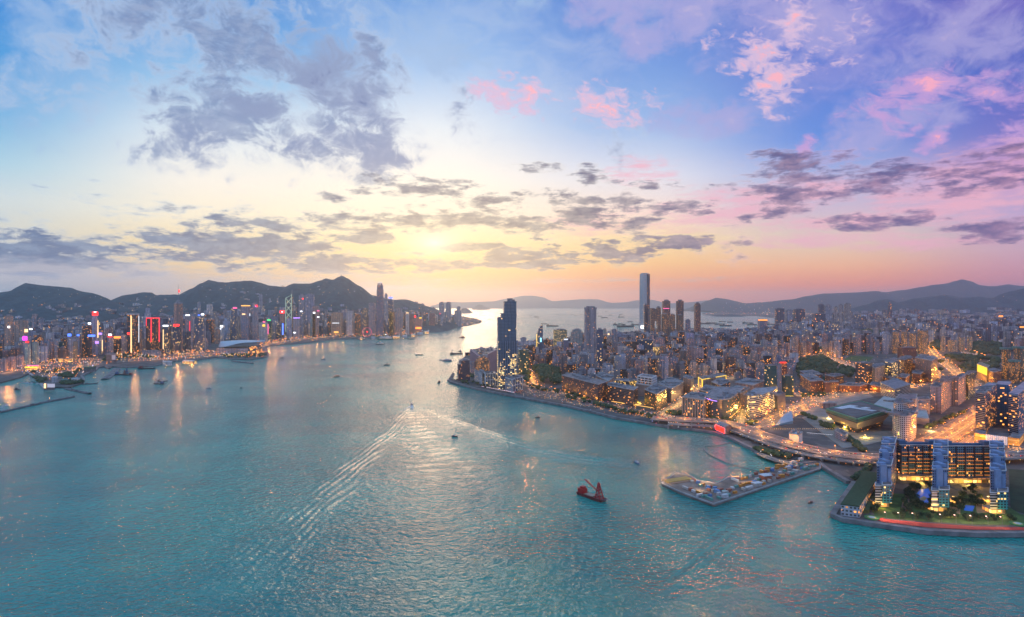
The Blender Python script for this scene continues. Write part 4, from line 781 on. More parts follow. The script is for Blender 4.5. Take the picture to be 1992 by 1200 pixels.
red("low brick block in front of the grey zigzag office", (1713,744), (1735,750), (1745,744), 737); red("brick block glowing orange between the two teal roofs", (1768,726), (1785,730), (1794,724), 708, (1.2,.9,.8))
T_(O, "dark brown tower of stacked balconies in the middle of the campus", 1664, 1697, 706, 752, facade('balcony', (.20,.15,.13), (.03,.03,.04), 3, 3.2, 1., .5, .12, (O_,O_,Y_), 2.6, fl=.3), .8, 35, ref='dark brown balcony tower')
FR('office_block', "pale curved-edge building beside the brown balcony tower", 'office block', (1696,747), (1702,752), (1722,744), 716, 'tile_tan', tint=(1.1,1.05,.95)); FR('office_block', "blue grey zigzag office with lit storeys", 'office block', (1722,742), (1735,746), (1752,736), 706, 'striped', tint=(.5,.6,.7))
FR('office_block', "yellow-flecked brown office right of the zigzag one", 'office block', (1748,730), (1760,734), (1776,727), 700, 'brown_grid', tint=(.9,.8,.8)); FR('office_block', "grey brown slab office at the motorway edge", 'office block', (1780,736), (1812,745), (1824,735), 702, 'tile_pink', tint=(.6,.6,.65))
T_(A, "maroon ridged towers beside the bright yellow pitch", 1746, 1783, 676, 706, facade('maroon', (.13,.055,.06), (.05,.04,.04), 3, 3, .4, .5, .05, (O_,O_,Y_), 1.6, vert=6.), .5, 4, ref='maroon ridged towers')
for i, (a, b, y) in enumerate([(1735,1750,646),(1752,1766,645),(1768,1783,648),(1783,1807,643)]): T_(A, f"{['first','second','third','fourth'][i]} of four amber-speckled estate towers above the maroon ones", a, b, y, 688, facade('estate_amber', (.22,.19,.15), (.06,.06,.05), 3.4, 3.1, .5, .5, .3, (O_,Y_,Y_), 1.7, vert=12., fl=.3) if not i else 'estate_amber', .6, 3, shape='plus')
for i, (a, b, y) in enumerate([(1829,1840,654),(1842,1864,662),(1864,1878,656),(1880,1893,655)]): T_(A, f"{['first','second','third','fourth'][i]} of four pale cream estate slabs above the motorway", a, b, y, 684, 'estate_amber', .5, 3, shape='plus', tint=(1.7,1.8,1.8))
T_(O, "dark slim tower right of the cream estate slabs", 1917, 1928, 631, 672, 'far_dark', .9, 0); T_(O, "slim tower with orange-lit top near the right edge", 1942, 1952, 615, 645, 'far_grey', .9, 0, signs=[(1947,615,8,2.6,'glow_orange','light_strip')]); T_(O, "dark tower with an orange roof lamp at the far right edge", 1984, 1994, 638, 675, 'far_dark', .9, 0, signs=[(1988,636,8,2.6,'glow_orange','light_strip')])
for i, (a, b, y, yb) in enumerate([(1946,1968,678,738),(1970,1996,676,742),(1963,1984,702,746)]):
    T_(A, ["left teal-capped residential tower behind the blue glass complex", "right teal-capped residential tower cut by the picture's edge", "lower teal-capped tower standing in front of its two taller neighbours"][i], a, b, y, yb, facade('flats_olive', (.17,.16,.12), (.05,.06,.05), 3.2, 3.1, .5, .55, .25, (O_,Y_,Y_), 1.6, vert=10.) if not i else 'flats_olive', .8, 4, shape='plus', cap=('roof_teal',3.))
# stadium shaped like an upturned pyramid
zr = 34; Cn = [G(x, y, zr) for x, y in ((1607,797),(1667,817),(1733,798),(1674,781))]; ox, oy = sum(p[0] for p in Cn)/4, sum(p[1] for p in Cn)/4; root = empty('stadium', (ox,oy,LZ), 0, "square upside-down pyramid arena with a dark green-edged roof", 'arena'); LAND_REFS.append((1667,800,'green-edged arena'))
q = [(p[0]-ox, p[1]-oy) for p in Cn]; occ(Cn, 10); q = ccw(q); mb = MB()
mb.prism([(x*.78,y*.78) for x, y in q], 9, 24, taper=(1.28,1.28), cap=False, bottom=True); mb.build('wall', mat('arena_stone', (.40,.34,.30), .8, noise=(.05,.1)), root)
mb = MB(); mb.prism([(x*.76,y*.76) for x, y in q], 2, 9); mb.build('concourse', 'glass_dark', root)
mb = MB(); mb.prism(q, 24, zr-LZ); mb.prism([(x*.9,y*.9) for x, y in q], zr-LZ, zr-LZ+2.5, taper=(.97,.97)); mb.build('roof', mat('arena_roof', (.07,.08,.085), .6, noise=(.05,.4)), root)
mb = MB()
for i in range(4):
    a, b = q[i], q[(i+1)%4]; mb.bar((a[0]*.985,a[1]*.985,zr-LZ+.6), (b[0]*.985,b[1]*.985,zr-LZ+.6), 1.6); mb.bar((a[0]*1.006,a[1]*1.006,27), (b[0]*1.006,b[1]*1.006,27), .6)
mb.build('roof_edge', mat('edge_green', (.03,.22,.13), .5), root); mb = MB(); A4 = Vector(q[0]); B4 = Vector(q[2]); 
mb.box(0, 0, zr-LZ+2.7, 14, hypot(*(A4-B4))*.5, .6, .5); mb.box(10, -6, zr-LZ+2.7, 16, 9, 3, .5); mb.box(-14, 18, zr-LZ+2.7, 60, 16, .5, .6); mb.build('roof_walkway', 'white_paint', root)
def slab(name, pxs, z, m, kind='structure', th=.5, z0=None):
    P = ccw([G(x, y, z) for x, y in pxs]); mb = MB(); mb.prism(P, (z-th) if z0 is None else z0, z); return tag(mb.build(name, m), kind=kind)
mat('plaza_stone', (.24,.22,.20), .8, noise=(.06,.2)); mat('plaza_pale', (.40,.40,.40), .8, noise=(.06,.15)); mat('lawn', (.05,.11,.025), .95, noise=(.1,.35)); mat('track_red', (.45,.045,.03), .85, noise=(.12,.15))
slab('plaza', [(1560,812),(1600,790),(1640,840),(1735,838),(1745,850),(1700,862),(1640,872)], LZ+1.2, 'plaza_stone', th=1.2)
slab('station_roof_deck', [(1700,786),(1720,770),(1800,790),(1808,815),(1760,810),(1740,800)], 16, 'plaza_pale', th=12)
pavilion('station_hall', "pale low hall with a dark slotted side between station and arena", 'station hall', 1594, 1628, 783, 796, 'tile_pink', 'plaza_pale', .35, 8)
r = FR('office_block', "white office block wrapped in dark horizontal window stripes", 'office block', (1713,768), (1740,783), (1771,772), 757, facade('white_stripes', (.50,.48,.44), (.03,.04,.05), 5, 3.4, 1., .5, .06, (Y_,Y_,W_), 1.2, roof=(.16,.16,.19)), ref='white striped office block', plant=False)
# white gridded hotel
wg = facade('white_grid', (.50,.48,.50), (.03,.04,.06), 3.3, 3.3, .6, .62, .06, (O_,Y_,W_), 2., roof=(.16,.12,.13))
curved('hotel', "curved white hotel with a dense grid of square windows", 'hotel', [(1736,848),(1742,856),(1760,860),(1773,858),(1781,852)], [(1783,838),(1748,836)], 810, wg, ref='curved white grid hotel')
curved('hotel', "higher rear wing of the white hotel with a blue roof edge", 'hotel', [(1738,840),(1745,846),(1762,846),(1781,836)], [(1784,822),(1750,822)], 786, 'white_grid')
FR('hotel', "small square wing of the white hotel lit orange at its foot", 'hotel', (1784,803), (1786,809), (1809,808), 778, 'white_grid')
gp = facade('grey_flats', (.30,.29,.35), (.05,.06,.09), 2.8, 3., .6, .55, .10, (O_,Y_,Y_), 2.4, roof=(.2,.2,.22), vert=15.)
FR('apartment_block', "lowest and nearest of the stepped grey slab flats", 'apartment block', (1810,802), (1831,805), (1838,796), 754, gp, tint=(1,1,1.05)); FR('apartment_block', "middle one of the stepped grey slab flats", 'apartment block', (1832,804), (1834,803), (1854,786), 745, 'grey_flats', ref='stepped grey slab flats')
FR('apartment_block', "tallest and rearmost of the stepped grey slab flats", 'apartment block', (1853,788), (1864,789), (1881,776), 737, 'grey_flats'); FR('apartment_block', "dark green glazed flats behind the stepped grey slabs", 'apartment block', (1880,776), (1883,778), (1896,770), 729, 'glass_teal', tint=(.7,.7,.6))
# blue glass complex
bg_ = facade('blue_flats', (.05,.14,.27), (.05,.14,.26), 3.4, 3.2, .84, .8, .09, (O_,Y_,Y_), 2.4, roof=(.24,.24,.27), fl=.4, rough=.35, grough=.12)
bb = facade('balcony_blue', (.16,.20,.27), (.02,.03,.05), 4., 3.2, 1., .6, .13, (O_,O_,Y_), 2.4)
root, P, z, o_ = FR('apartment_complex', "tall blue glass U-shaped complex above the toll plaza", 'apartment complex', (1899,847), (1916,851), (1940,824), 764, bg_, ref='blue glass U-shaped complex')
def addblk(root, o_, A_, B_, C_, z, m, name='wing', z0=0):
    a, b, c = G(*A_, LZ), G(*B_, LZ), G(*C_, LZ); d_ = (a[0]+c[0]-b[0], a[1]+c[1]-b[1]); Q = ccw([(p[0]-o_[0], p[1]-o_[1]) for p in (a,b,c,d_)])
    mb = MB(); mb.prism(Q, z0, z, u0=random.random()*500); mb.build(name, m, root); return Q
addblk(root, o_, (1962,851), (1981,856), (2010,820), z, 'blue_flats'); addblk(root, o_, (1937,826), (1964,828), (1968,818), z, 'blue_flats')
addblk(root, o_, (1898,848.5), (1915.5,852.5), (1917,850), z-1, 'balcony_blue', 'balcony_front'); addblk(root, o_, (1961.5,852.5), (1980.5,857.5), (1982,855), z-1, 'balcony_blue', 'balcony_front')
lo = facade('louvre_orange', (.42,.24,.10), (.20,.09,.03), 60, 1.6, 1., .45, 1., (O_,O_,(1,.6,.2)), 1.1, fl=0.)
addblk(root, o_, (1896,857), (1917,860), (1919,850), 13, lo, 'podium'); addblk(root, o_, (1961,865), (1983,868), (2010,835), 13, 'louvre_orange', 'podium')
Q = addblk(root, o_, (1917,859), (1960,865), (1966,846), 10, 'concrete_dark', 'podium'); a, b = Vector(G(1917,860.5,LZ)), Vector(G(1960,866.5,LZ)); mb = MB()
for i in range(12):
    p = a.lerp(b, (i+.5)/12); mb.box(p.x-o_[0], p.y-o_[1], 0, 1.4, 1.6, 14)
mb.build('fin', mat('fin_white', (.6,.6,.65), .5, emit=(.8,.85,1), es=.25), root)  # fins are no lamps; a faint glow is added to them
# ------------------------------------------------------------------ the terraced harbourside complex, nearest of all
fb = facade('hb_back', (.08,.21,.36), (.02,.03,.05), 2.6, 3.1, .62, .6, .07, (O_,O_,Y_), 2.2, roof=(.12,.13,.17), fl=.3); ft = facade('hb_front', (.02,.20,.27), (.02,.03,.04), 3.6, 3.1, .62, .55, .22, (Y_,Y_,W_), 1.6, roof=(.26,.2,.18), fl=.3)
fs = facade('hb_side', (.13,.21,.36), (.02,.03,.05), 2.4, 3.1, .6, .6, .12, (O_,Y_,Y_), 1.8, roof=(.10,.11,.14)); fw = mat('awning_orange', (.55,.22,.07), .7)
ox, oy = G(1830,985,LZ); root = empty('harbourside_complex', (ox,oy,LZ), 0, "terraced blue harbourside apartment complex with three stepped wings round two courtyards", 'apartment complex'); LAND_REFS.append((1830,940,'terraced harbourside complex'))
LASTB = [None]
def Bx(name, m, xl, xr, yb, yt, dback, z0=0, tint=(1,1,1), skew=0, par=True):
    """a wing: its front edge at row yb between two bearings, roof edge at row yt, running back dback metres"""
    d = dep(yb, LZ); a, b = (xl-996)/F*d-ox, (xr-996)/F*d-ox; y0 = d-oy; z = zat(yt, d)-LZ
    P = [(a,y0),(b,y0),(b+skew,y0+dback),(a+skew,y0+dback)]; mb = MB(); mb.prism(P, z0, z, tint, u0=random.random()*300); bw = mb.build(name, m, root); LASTB[0] = bw
    if par:
        mb = MB()
        for i in range(4): mb.bar((*P[i],z+.5),(*P[(i+1)%4],z+.5),.35)
        mb.build('parapet', 'white_paint', bw)
    return P, z
OCC.append((ox, oy, 130))
def arm(x0, x1, yfront, s_):
    yf = yfront
    w_ = x1-x0; K = ((x0+x1)/2-996)/F
    Bx('front_wing', 'hb_front', x0+w_*.42, x1, yf, yf-43, 16, 5, skew=K*16); Bx('front_wing', facade('hb_balc', (.45,.47,.5), (.02,.03,.04), 8, 3.1, 1., .55, .12, (Y_,Y_,W_), 1.6) if 'hb_balc' not in MATS else 'hb_balc', x0, x0+w_*.41, yf-1, yf-41, 15, 5, skew=K*15)
    d = dep(yf, LZ)
    d2 = dep(yf-8, LZ); a, b = (x0+1-996)/F*d-ox, (x1-1-996)/F*d-ox
    mb = MB(); mb.box((a+b)/2, d-oy+8, 0, (b-a)*.8, 14, 5); mb.build('pilotis', 'lit_hall', root)
    # middle and rear tiers, each further back and higher
    y = d-oy+16; zs = 45; 
    ya = d-oy
    for k, (dz, dl) in enumerate(((44, 34), (51, 36), (54, 40))):
        K2 = K+s_*.03; P = [(a+K2*(y-ya),y),(b+K2*(y-ya)-1,y),(b+K2*(y+dl-ya)-1,y+dl),(a+K2*(y+dl-ya),y+dl)]; z = dz
        mb = MB(); mb.prism(P, 0, z, u0=k*40); wg_ = mb.build('wing', 'hb_side', root); mb = MB()
        for i in range(4): mb.bar((*P[i],z+.5),(*P[(i+1)%4],z+.5),.35)
        mb.build('parapet', 'white_paint', wg_)
        m0 = (P[0][0]+P[1][0])/2; mb = MB()
        if k < 2: mb.box(m0-2, y-1.5, 20, 7, 3, z-18); mb.box(m0+5, y-.8, 18, 4, 2, z-22)
        mb.box(m0+K*dl*.5, y+dl*.5, z, 6, dl*.4, 3.5); mb.prism([(m0+5*cos(t_*pi/6), y+6+4*sin(t_*pi/6)) for t_ in range(12)], z, z+2.5)
        mb.build('stair_tower', mat('pale_blue_wall', (.17,.27,.46), .6, noise=(.1,.15)), wg_); y += dl
arm(1702.5,1735,987,2.6); arm(1812,1847,996,.4); arm(1926,1961,1000,-.8)
for (xl, xr, yb, yt) in ((1752,1822,931,866),(1842,1929,936,868)):
    P, z = Bx('back_wing', 'hb_back', xl, xr, yb, yt, 15, 6); bk_ = LASTB[0]; P2, _ = Bx('arcade', 'lit_hall', xl+2, xr-2, yb+4, yb-5, 8, par=False)
    mb = MB(); n = 5
    for k in range(7):
        zz_ = 8+k*(z-12)/7.2
        for i in range(n):
            if (k*5+i*3) % 7 == 6: continue
            xa = P[0][0]+(P[1][0]-P[0][0])*(i+.18)/n; xb = P[0][0]+(P[1][0]-P[0][0])*(i+.92)/n; mb.box((xa+xb)/2, P[0][1]-.9, zz_, xb-xa, 1.6, .65)
    mb.build('awning', mat('awning_glow', (.55,.22,.07), .7, emit=(1,.30,.05), es=.42), bk_); mb = MB()  # awnings emit an orange glow added to their colour
    for i in range(n+1): mb.box(P[0][0]+(P[1][0]-P[0][0])*i/n, P[0][1]-.7, 6, 1.8, 1.2, z-6)
    mb.build('pier', mat('navy_wall', (.025,.035,.07), .6), bk_); mb = MB(); mb.box((P[0][0]+P[1][0])/2, P[0][1]+8, z, (P[1][0]-P[0][0])*.9, 4, 2.5)
    mb.box(P[0][0]+4, P[0][1]+7, z, 9, 9, 6); mb.box(P[1][0]-4, P[0][1]+7, z, 9, 9, 6); mb.build('roof_house', mat('roof_blue', (.05,.14,.26), .5), bk_)
# courtyards, gardens, waterfront
slab('garden_lawn', [(1705,1006),(1690,985),(1740,960),(1925,962),(1985,1000),(2050,1010),(2050,1022),(1900,1020),(1800,1014),(1730,1008)], LZ+.25, 'lawn', th=.3)
slab('running_track', [(1706,1006),(1735,1011),(1800,1017),(1900,1024),(1992,1026),(2090,1022),(2090,1028),(1992,1031),(1900,1030),(1800,1025),(1720,1015),(1700,1010)], LZ+.5, 'track_red', th=.3)
slab('garden_path', [(1768,950),(1756,975),(1752,992),(1762,995),(1775,970),(1780,950)], LZ+.45, mat('paving_pink', (.26,.17,.15), .85, noise=(.1,.2)), th=.2); slab('courtyard_paving', [(1847,948),(1848,994),(1868,1000),(1870,958)], LZ+.45, mat('paving_ochre', (.32,.22,.12), .85, noise=(.1,.2)), th=.2)
slab('courtyard_paving', [(1894,945),(1926,948),(1926,996),(1900,998),(1897,965)], LZ+.42, 'paving_ochre', th=.2)
slab('swimming_pool', [(1782,962),(1790,952),(1806,950),(1812,962),(1806,975),(1808,984),(1800,985),(1796,975),(1784,976),(1780,970)], LZ+.6, mat('pool_blue', (.02,.10,.35), .15, emit=(.05,.22,1), es=.30), th=.4); slab('pool_deck_island', [(1790,968),(1798,965),(1804,969),(1798,974),(1789,972)], LZ+.75, mat('pool_sand', (.42,.34,.2), .9), th=.3)  # the pools' lit blue is put in as emission of the surface
slab('reflecting_pool', [(1875,992),(1892,994),(1896,984),(1878,982)], LZ+.6, 'pool_blue', th=.3)
for i, (px, py) in enumerate(((1696,1006),(1980,1018))):
    x, y = G(px, py, LZ+1); root = empty('roundel', (x,y,LZ), 0, ["round green and yellow ringed platform at the promenade's left end","round green and yellow ringed platform at the picture's right edge"][i], 'roundel')
    for rr, zz_, m in ((7.6,1.,mat('ring_green', (.05,.2,.06), .8)),(4.4,1.15,mat('ring_yellow', (.5,.42,.12), .8)),(3.2,1.3,mat('ring_pale', (.4,.5,.5), .7))):
        mb = MB(); mb.prism([(rr*cos(a*pi/12), rr*sin(a*pi/12)) for a in range(24)], 0, zz_); mb.build('ring', m, root)
# grass-roofed hall on the corner
root = empty('ferry_hall', (*G(1662,985,LZ), LZ), 0, "long low hall with a dark green grass roof on the harbour corner", 'hall'); ox2, oy2 = root.location[:2]
R4 = [G(x, y, 17) for x, y in ((1635,980),(1672,984.5),(1713,920),(1680,915))]; q = ccw([(p[0]-ox2, p[1]-oy2) for p in R4]); occ(R4, 3); mb = MB(); mb.prism([(x*.985,y*.985) for x, y in q], 0, 12, u0=4); mb.build('wall', facade('hall_white', (.42,.45,.5), (.1,.1,.1), 4., 4., .6, .5, .4, (O_,Y_,W_), 1.3), root)
mb = MB(); mb.prism(q, 12, 13); mb.build('roof', mat('roof_grass', (.035,.07,.03), .95, noise=(.3,.25)), root)
mb = MB(); P = [((q[0][0]*.2+q[1][0]*.8)+3, 0)]; a = Vector(G(1716,925,LZ)); b = Vector(G(1682,990,LZ)); 
mat('turf_dark', (.02,.045,.02), .95, noise=(.1,.35))
slab('hedge_bank', [(1716,921),(1722,926),(1690,992),(1680,992)], LZ+4, mat('hedge_green', (.05,.08,.03), .95, noise=(.3,.4)), th=4)
# red billboard building half over the water
zb_ = 24; root = empty('billboard_building', (*G(1405,848,0), LZ), 0, "block with a huge glowing red billboard facing the harbour", 'billboard building'); o2 = root.location; LAND_REFS.append((1405,840,'red billboard block'))
a, b, c = Vector(G(1392,843,0)), Vector(G(1411,852,0)), Vector(G(1422,846,0)); d_ = a+c-b; Q = [(p.x-o2.x, p.y-o2.y) for p in (a,b,c,d_)]; hb = zat(833, b.y)-LZ
mb = MB(); mb.prism(ccw(Q), -4, hb); mb.build('wall', mat('billboard_wall', (.12,.08,.10), .8, noise=(.1,.2)), root); OCC.append((o2.x,o2.y,40)); mb = MB(); mb.prism(ccw([(x*.8,y*.8) for x, y in Q]), hb, hb+2); mb.build('plant_room', 'roof_plant', root)
e = (b-a); nn = Vector((e.y, -e.x)).normalized(); nn = nn if nn.y < 0 else -nn; A3 = Vector((*Q[0],0)); B3 = Vector((*Q[1],0)); N3 = Vector((*nn,0))
def panel(m, u0, u1, z0, z1, off, name): 
    mb = MB(); pa, pb = A3.lerp(B3,u0)+N3*off, A3.lerp(B3,u1)+N3*off; mb.prism(ccw([tuple(pa.xy),tuple(pb.xy),tuple((pb-N3*.5).xy),tuple((pa-N3*.5).xy)]), z0, z1, bottom=True); return mb.build(name, m, root)
panel(mat('frame_white', (.6,.6,.65), .5, emit=(1,.8,.85), es=.25), -.01, 1.01, hb*.28, hb*.98, .8, 'billboard_frame'); panel(glow('glow_bill', (1,.004,.0005), 9.), .03, .97, hb*.32, hb*.94, 1.1, 'billboard_face')  # the frame is given a faint glow besides the lit face
panel(mat('board_grey', (.35,.35,.38), .7), .12, .9, hb*.02, hb*.2, .9, 'name_board')
# small white building by the flyover, glass canopies, low sheds
FR('site_office', "white cube building on the building site beside the flyover", 'site office', (1535,864), (1554,868), (1561,861), 847, 'white_paint', plant=True); FR('site_office', "long blue grey terraced sheds beside the railway wall", 'shed', (1624,852), (1644,862), (1650,856), 848, 'tile_grey', tint=(.6,.7,.9))
root = empty('glass_canopy', (*G(1528,826,LZ), LZ), 0, "pale blue pointed glass canopy over the station forecourt", 'canopy'); mb = MB(); o3 = root.location
v = [G(1508,828,LZ), G(1543,824,LZ), G(1540,812,LZ+1), G(1524,816,LZ)]; z_ = [1,6,16,10]; pts = [(p[0]-o3.x, p[1]-o3.y, zz_) for p, zz_ in zip(v, z_)]; mb.face(pts); mb.face([(x,y,z-.6) for x,y,z in pts[::-1]])
for i in range(4): j = (i+1)%4; mb.face([pts[i],pts[j],(pts[j][0],pts[j][1],0),(pts[i][0],pts[i][1],0)])
mb.build('roof', mat('canopy_glass', (.25,.36,.45), .3, noise=(.1,.1)), root)
FR('warehouse', "red brown warehouse beside the glowing yellow billboard", 'warehouse', (1917,742), (1932,748), (1948,744), 724, 'brick_red', tint=(1.3,1.,.9)); FR('advert_block', "building wearing a huge glowing yellow billboard", 'billboard building', (1901,735), (1920,744), (1925,738), 716, mat('ad_wall', (.3,.2,.12), .7), plant=False)
d = dep(744, LZ); rt = [o for o in bpy.data.objects if o.name == 'advert_block'][0]; a, b = Vector(G(1901,735.3,LZ)), Vector(G(1920,744.4,LZ)); mb = MB(); hz_ = zat(716, b.y)-LZ
A_, B_ = (a.x-rt.location.x, a.y-rt.location.y), (b.x-rt.location.x, b.y-rt.location.y); mb.face([(A_[0]-1,A_[1]-2,hz_*.5),(B_[0]-1,B_[1]-2,hz_*.5),(B_[0]-1,B_[1]-2,hz_*1.02),(A_[0]-1,A_[1]-2,hz_*1.02)]); mb.face([(A_[0]-1,A_[1]-1,hz_*1.02),(B_[0]-1,B_[1]-1,hz_*1.02),(B_[0]-1,B_[1]-1,hz_*.5),(A_[0]-1,A_[1]-1,hz_*.5)]); mb.build('billboard_face', glow('glow_ad', (1,.6,.02), 1.4), rt)
slab('sports_pitch', [(1784,700),(1806,702),(1808,692),(1786,690)], LZ+.6, mat('pitch', (.25,.5,.05), .9), th=.4); slab('sports_pitch', [(1640,700),(1690,704),(1700,694),(1655,692)], LZ+.6, 'lawn', th=.4)
# ------------------------------------------------------------------ roads
ROADS = []       # (world path, half width) used to keep buildings off
rm = bpy.data.materials.new("road_asphalt"); rm.use_nodes = True; t = NT(rm.node_tree); p = t.n['Principled BSDF']
u, v, _ = t.sep(t.new('ShaderNodeUVMap').outputs[0]); co = t.new('ShaderNodeTexCoord').outputs['Object']
base = t.mix(t.ramp(t.noise(co, .12, 5.), .35, .65), (.11,.10,.092), (.17,.155,.14))
lane = t.m('LESS_THAN', t.m('ABSOLUTE', t.m('SUBTRACT', t.m('FRACT', t.m('MULTIPLY', v, 6.)), .5)), .035); dash = t.m('LESS_THAN', t.m('FRACT', t.m('DIVIDE', u, 9.)), .5)
edge = t.m('GREATER_THAN', t.m('ABSOLUTE', t.m('SUBTRACT', v, .5)), .475); mid = t.m('LESS_THAN', t.m('ABSOLUTE', t.m('SUBTRACT', v, .5)), .02)
c = t.mix(t.m('MULTIPLY', lane, dash), base, (.5,.5,.48)); c = t.mix(t.m('MAXIMUM', edge, mid), c, (.42,.40,.38)); t.put(p.inputs['Base Color'], c); p.inputs['Roughness'].default_value = .7; MATS['road'] = rm
LAMP_PTS = []    # (x, y, z, kind)
def road(pxs, width, z=LZ+.12, lamps=60, power=22000, col=(1,.38,.035), name='road', thick=0., pillars=False, off=.35):
    zz = z; pts = smooth_path([G(*q, zz) for q in pxs], 6); mb = MB(); ribbon(mb, pts, width, zz, thick); tag(mb.build(name, 'road'), kind='structure')
    ROADS.append((pts, width/2+7)); L = 0; nxt = lamps*.5; out = []
    for a, b in zip(pts, pts[1:]):
        l = hypot(b[0]-a[0], b[1]-a[1])
        while lamps and nxt < L+l:
            k = (nxt-L)/l; x, y = a[0]+(b[0]-a[0])*k, a[1]+(b[1]-a[1])*k; nx, ny = -(b[1]-a[1])/l, (b[0]-a[0])/l; sgn = 1 if len(out) % 2 else -1
            out.append((x+nx*width*off*sgn, y+ny*width*off*sgn, zz, atan2(-ny*sgn, -nx*sgn))); nxt += lamps
        L += l
    for q in out: LAMP_PTS.append((q, power*.95, col))
    if thick:
        mb = MB()
        for s_ in (-1, 1):
            for a, b in zip(pts, pts[1:]):
                l = hypot(b[0]-a[0], b[1]-a[1]); nx, ny = -(b[1]-a[1])/l*width/2*s_, (b[0]-a[0])/l*width/2*s_; mb.bar((a[0]+nx,a[1]+ny,zz+.3), (b[0]+nx,b[1]+ny,zz+.3), .55)
        tag(mb.build('road_parapet', 'concrete'), kind='structure')
    return pts
HWAY = road([(1268,812),(1300,814),(1345,816),(1390,818),(1430,826),(1480,844),(1540,863),(1600,877),(1660,885),(1740,889),(1830,889),(1992,884),(2150,876)], 34, 13, 42, 24000, (1,.36,.04), 'elevated_road', 1.8)
HW2 = road([(1300,824),(1345,826),(1390,829),(1430,838),(1475,855),(1530,874),(1600,889),(1660,897),(1705,899)], 11, 10, 60, 7000, (1,.45,.2), 'elevated_road', 1.5)
road([(1012,746),(1060,757),(1100,767),(1150,780),(1200,792),(1250,803),(1290,812)], 26, lamps=36, power=4800, off=-.1)
road([(1290,812),(1300,800),(1322,784),(1347,767),(1368,750),(1400,738),(1440,733)], 24, lamps=32, power=17000, col=(1,.52,.12))
road([(1437,826),(1441,812),(1444,795),(1447,778),(1452,764)], 16, lamps=28, power=12000, col=(1,.5,.1))
HW3 = road([(1432,830),(1475,832),(1510,819),(1545,802),(1575,788),(1605,775),(1640,767),(1690,763),(1740,760),(1790,748),(1815,742)], 30, LZ+.2, 38, 17000)
road([(1452,828),(1495,812),(1530,797),(1565,782),(1590,772)], 18, LZ+.16, 40, 12000)
road([(1545,762),(1556,770),(1590,776)], 16, lamps=40, power=12000); road([(1470,880),(1500,893),(1540,903),(1570,905)], 9, LZ+.3, 45, 5000, (1,.6,.25))
road([(1790,862),(1820,850),(1860,826),(1900,800),(1935,780),(1992,755)], 30, LZ+.3, 34, 19000, (1,.30,.02)); road([(1800,872),(1835,858),(1870,838),(1905,812)], 26, LZ+.25, 32, 19000, (1,.30,.02)); road([(1860,876),(1880,860),(1900,846),(1915,866)], 16, LZ+.35, 36, 16000, (1,.30,.02))
road([(1806,668),(1812,682),(1822,695),(1842,709),(1862,725),(1882,742),(1902,758)], 34, lamps=60, power=40000); road([(1818,722),(1830,733),(1850,743),(1890,742),(1930,730)], 20, LZ+.2, 60, 26000)
road([(1872,684),(1897,689),(1915,697),(1945,701),(1975,701)], 16, 12, 90, 24000, (1,.5,.3), 'elevated_road', 1.6); road([(1585,684),(1620,697),(1650,710),(1668,716)], 26, lamps=70, power=40000); road([(1440,716),(1500,712),(1560,700),(1590,690)], 14, lamps=120, power=36000)
road([(1028,720),(1036,738),(1040,748)], 16, lamps=50, power=30000); road([(1990,868),(1960,880),(1930,884)], 14, LZ+.3, 50, 14000)
slab('lawn_strip', [(1962,912),(1990,914),(2100,916),(2100,1000),(2010,1004),(1966,990)], LZ+.2, 'turf_dark', th=.3)
slab('forecourt', [(1560,800),(1592,778),(1640,768),(1690,765),(1700,772),(1640,785),(1600,797),(1575,806)], LZ+.1, 'plaza_stone', th=.3); slab('toll_plaza', [(1795,868),(1850,832),(1897,806),(1897,846),(1870,866),(1830,880)], LZ+.15, 'asphalt', th=.3)
# the shore road of the island and its feeders
IR = [[(0,728),(50,716),(90,709),(130,702),(170,698),(210,700)],[(60,722),(120,716),(180,708),(250,703),(300,700),(345,694),(420,688)],[(85,732),(130,722),(185,709)],[(235,685),(290,690),(340,690),(400,684)],[(500,676),(560,663),(640,655),(700,651),(770,650),(830,640)]]
for q in IR: road(q, 24, LZ+.2, 75, 26000, (1,.36,.08))
# piers, breakwaters
def mole(name, label, pxs, width, m='seawall_concrete', h=2.6, cat='breakwater'):
    pts = smooth_path([G(*q, 2) for q in pxs], 3); o = pts[0]; mb = MB(); ribbon(mb, [(p[0]-o[0], p[1]-o[1]) for p in pts], width, h, 5); ob = mb.build(name, m); ob.location = (o[0], o[1], 0); rr = random.Random(len(pxs)+width)
    tag(ob, label, cat); mb = MB()
    for i in range(int(len(pts)*2)):
        a = rr.choice(pts); mb.box(a[0]-o[0]+rr.uniform(-3,3), a[1]-o[1]+rr.uniform(-3,3), h, rr.uniform(2,5), rr.uniform(1.5,3), rr.uniform(1,2.5), rr.uniform(0,3))
    mb.build('fittings', 'concrete_dark', ob)
mole('breakwater', "long dark breakwater running in from the left edge", [(-60,815),(0,801),(45,791),(95,780),(142,771)], 11, 'concrete_dark'); mole('breakwater', "short breakwater pointing right below the shelter clubhouses", [(128,755),(150,760),(174,765)], 10, 'concrete_dark')
mole('jetty', "thin jetty right of the clubhouses ending in a beacon", [(160,747),(190,745)], 5, 'concrete_dark', cat='jetty'); mole('causeway', "pale walled causeway across the typhoon shelter", [(52,722),(72,738),(88,757)], 7, 'concrete', 4, 'causeway')
mole('jetty', "rounded grey wharf sticking out toward two moored crane barges", [(228,716),(218,727),(204,737)], 22, 'seawall_concrete', cat='jetty'); mole('jetty', "dark straight wharf below the winged hall", [(452,702),(491,706)], 14, 'concrete_dark', cat='jetty'); mole('pontoon', "faint floating pontoon line inside the shelter", [(42,743),(68,743)], 3, 'concrete', 1, 'pontoon')
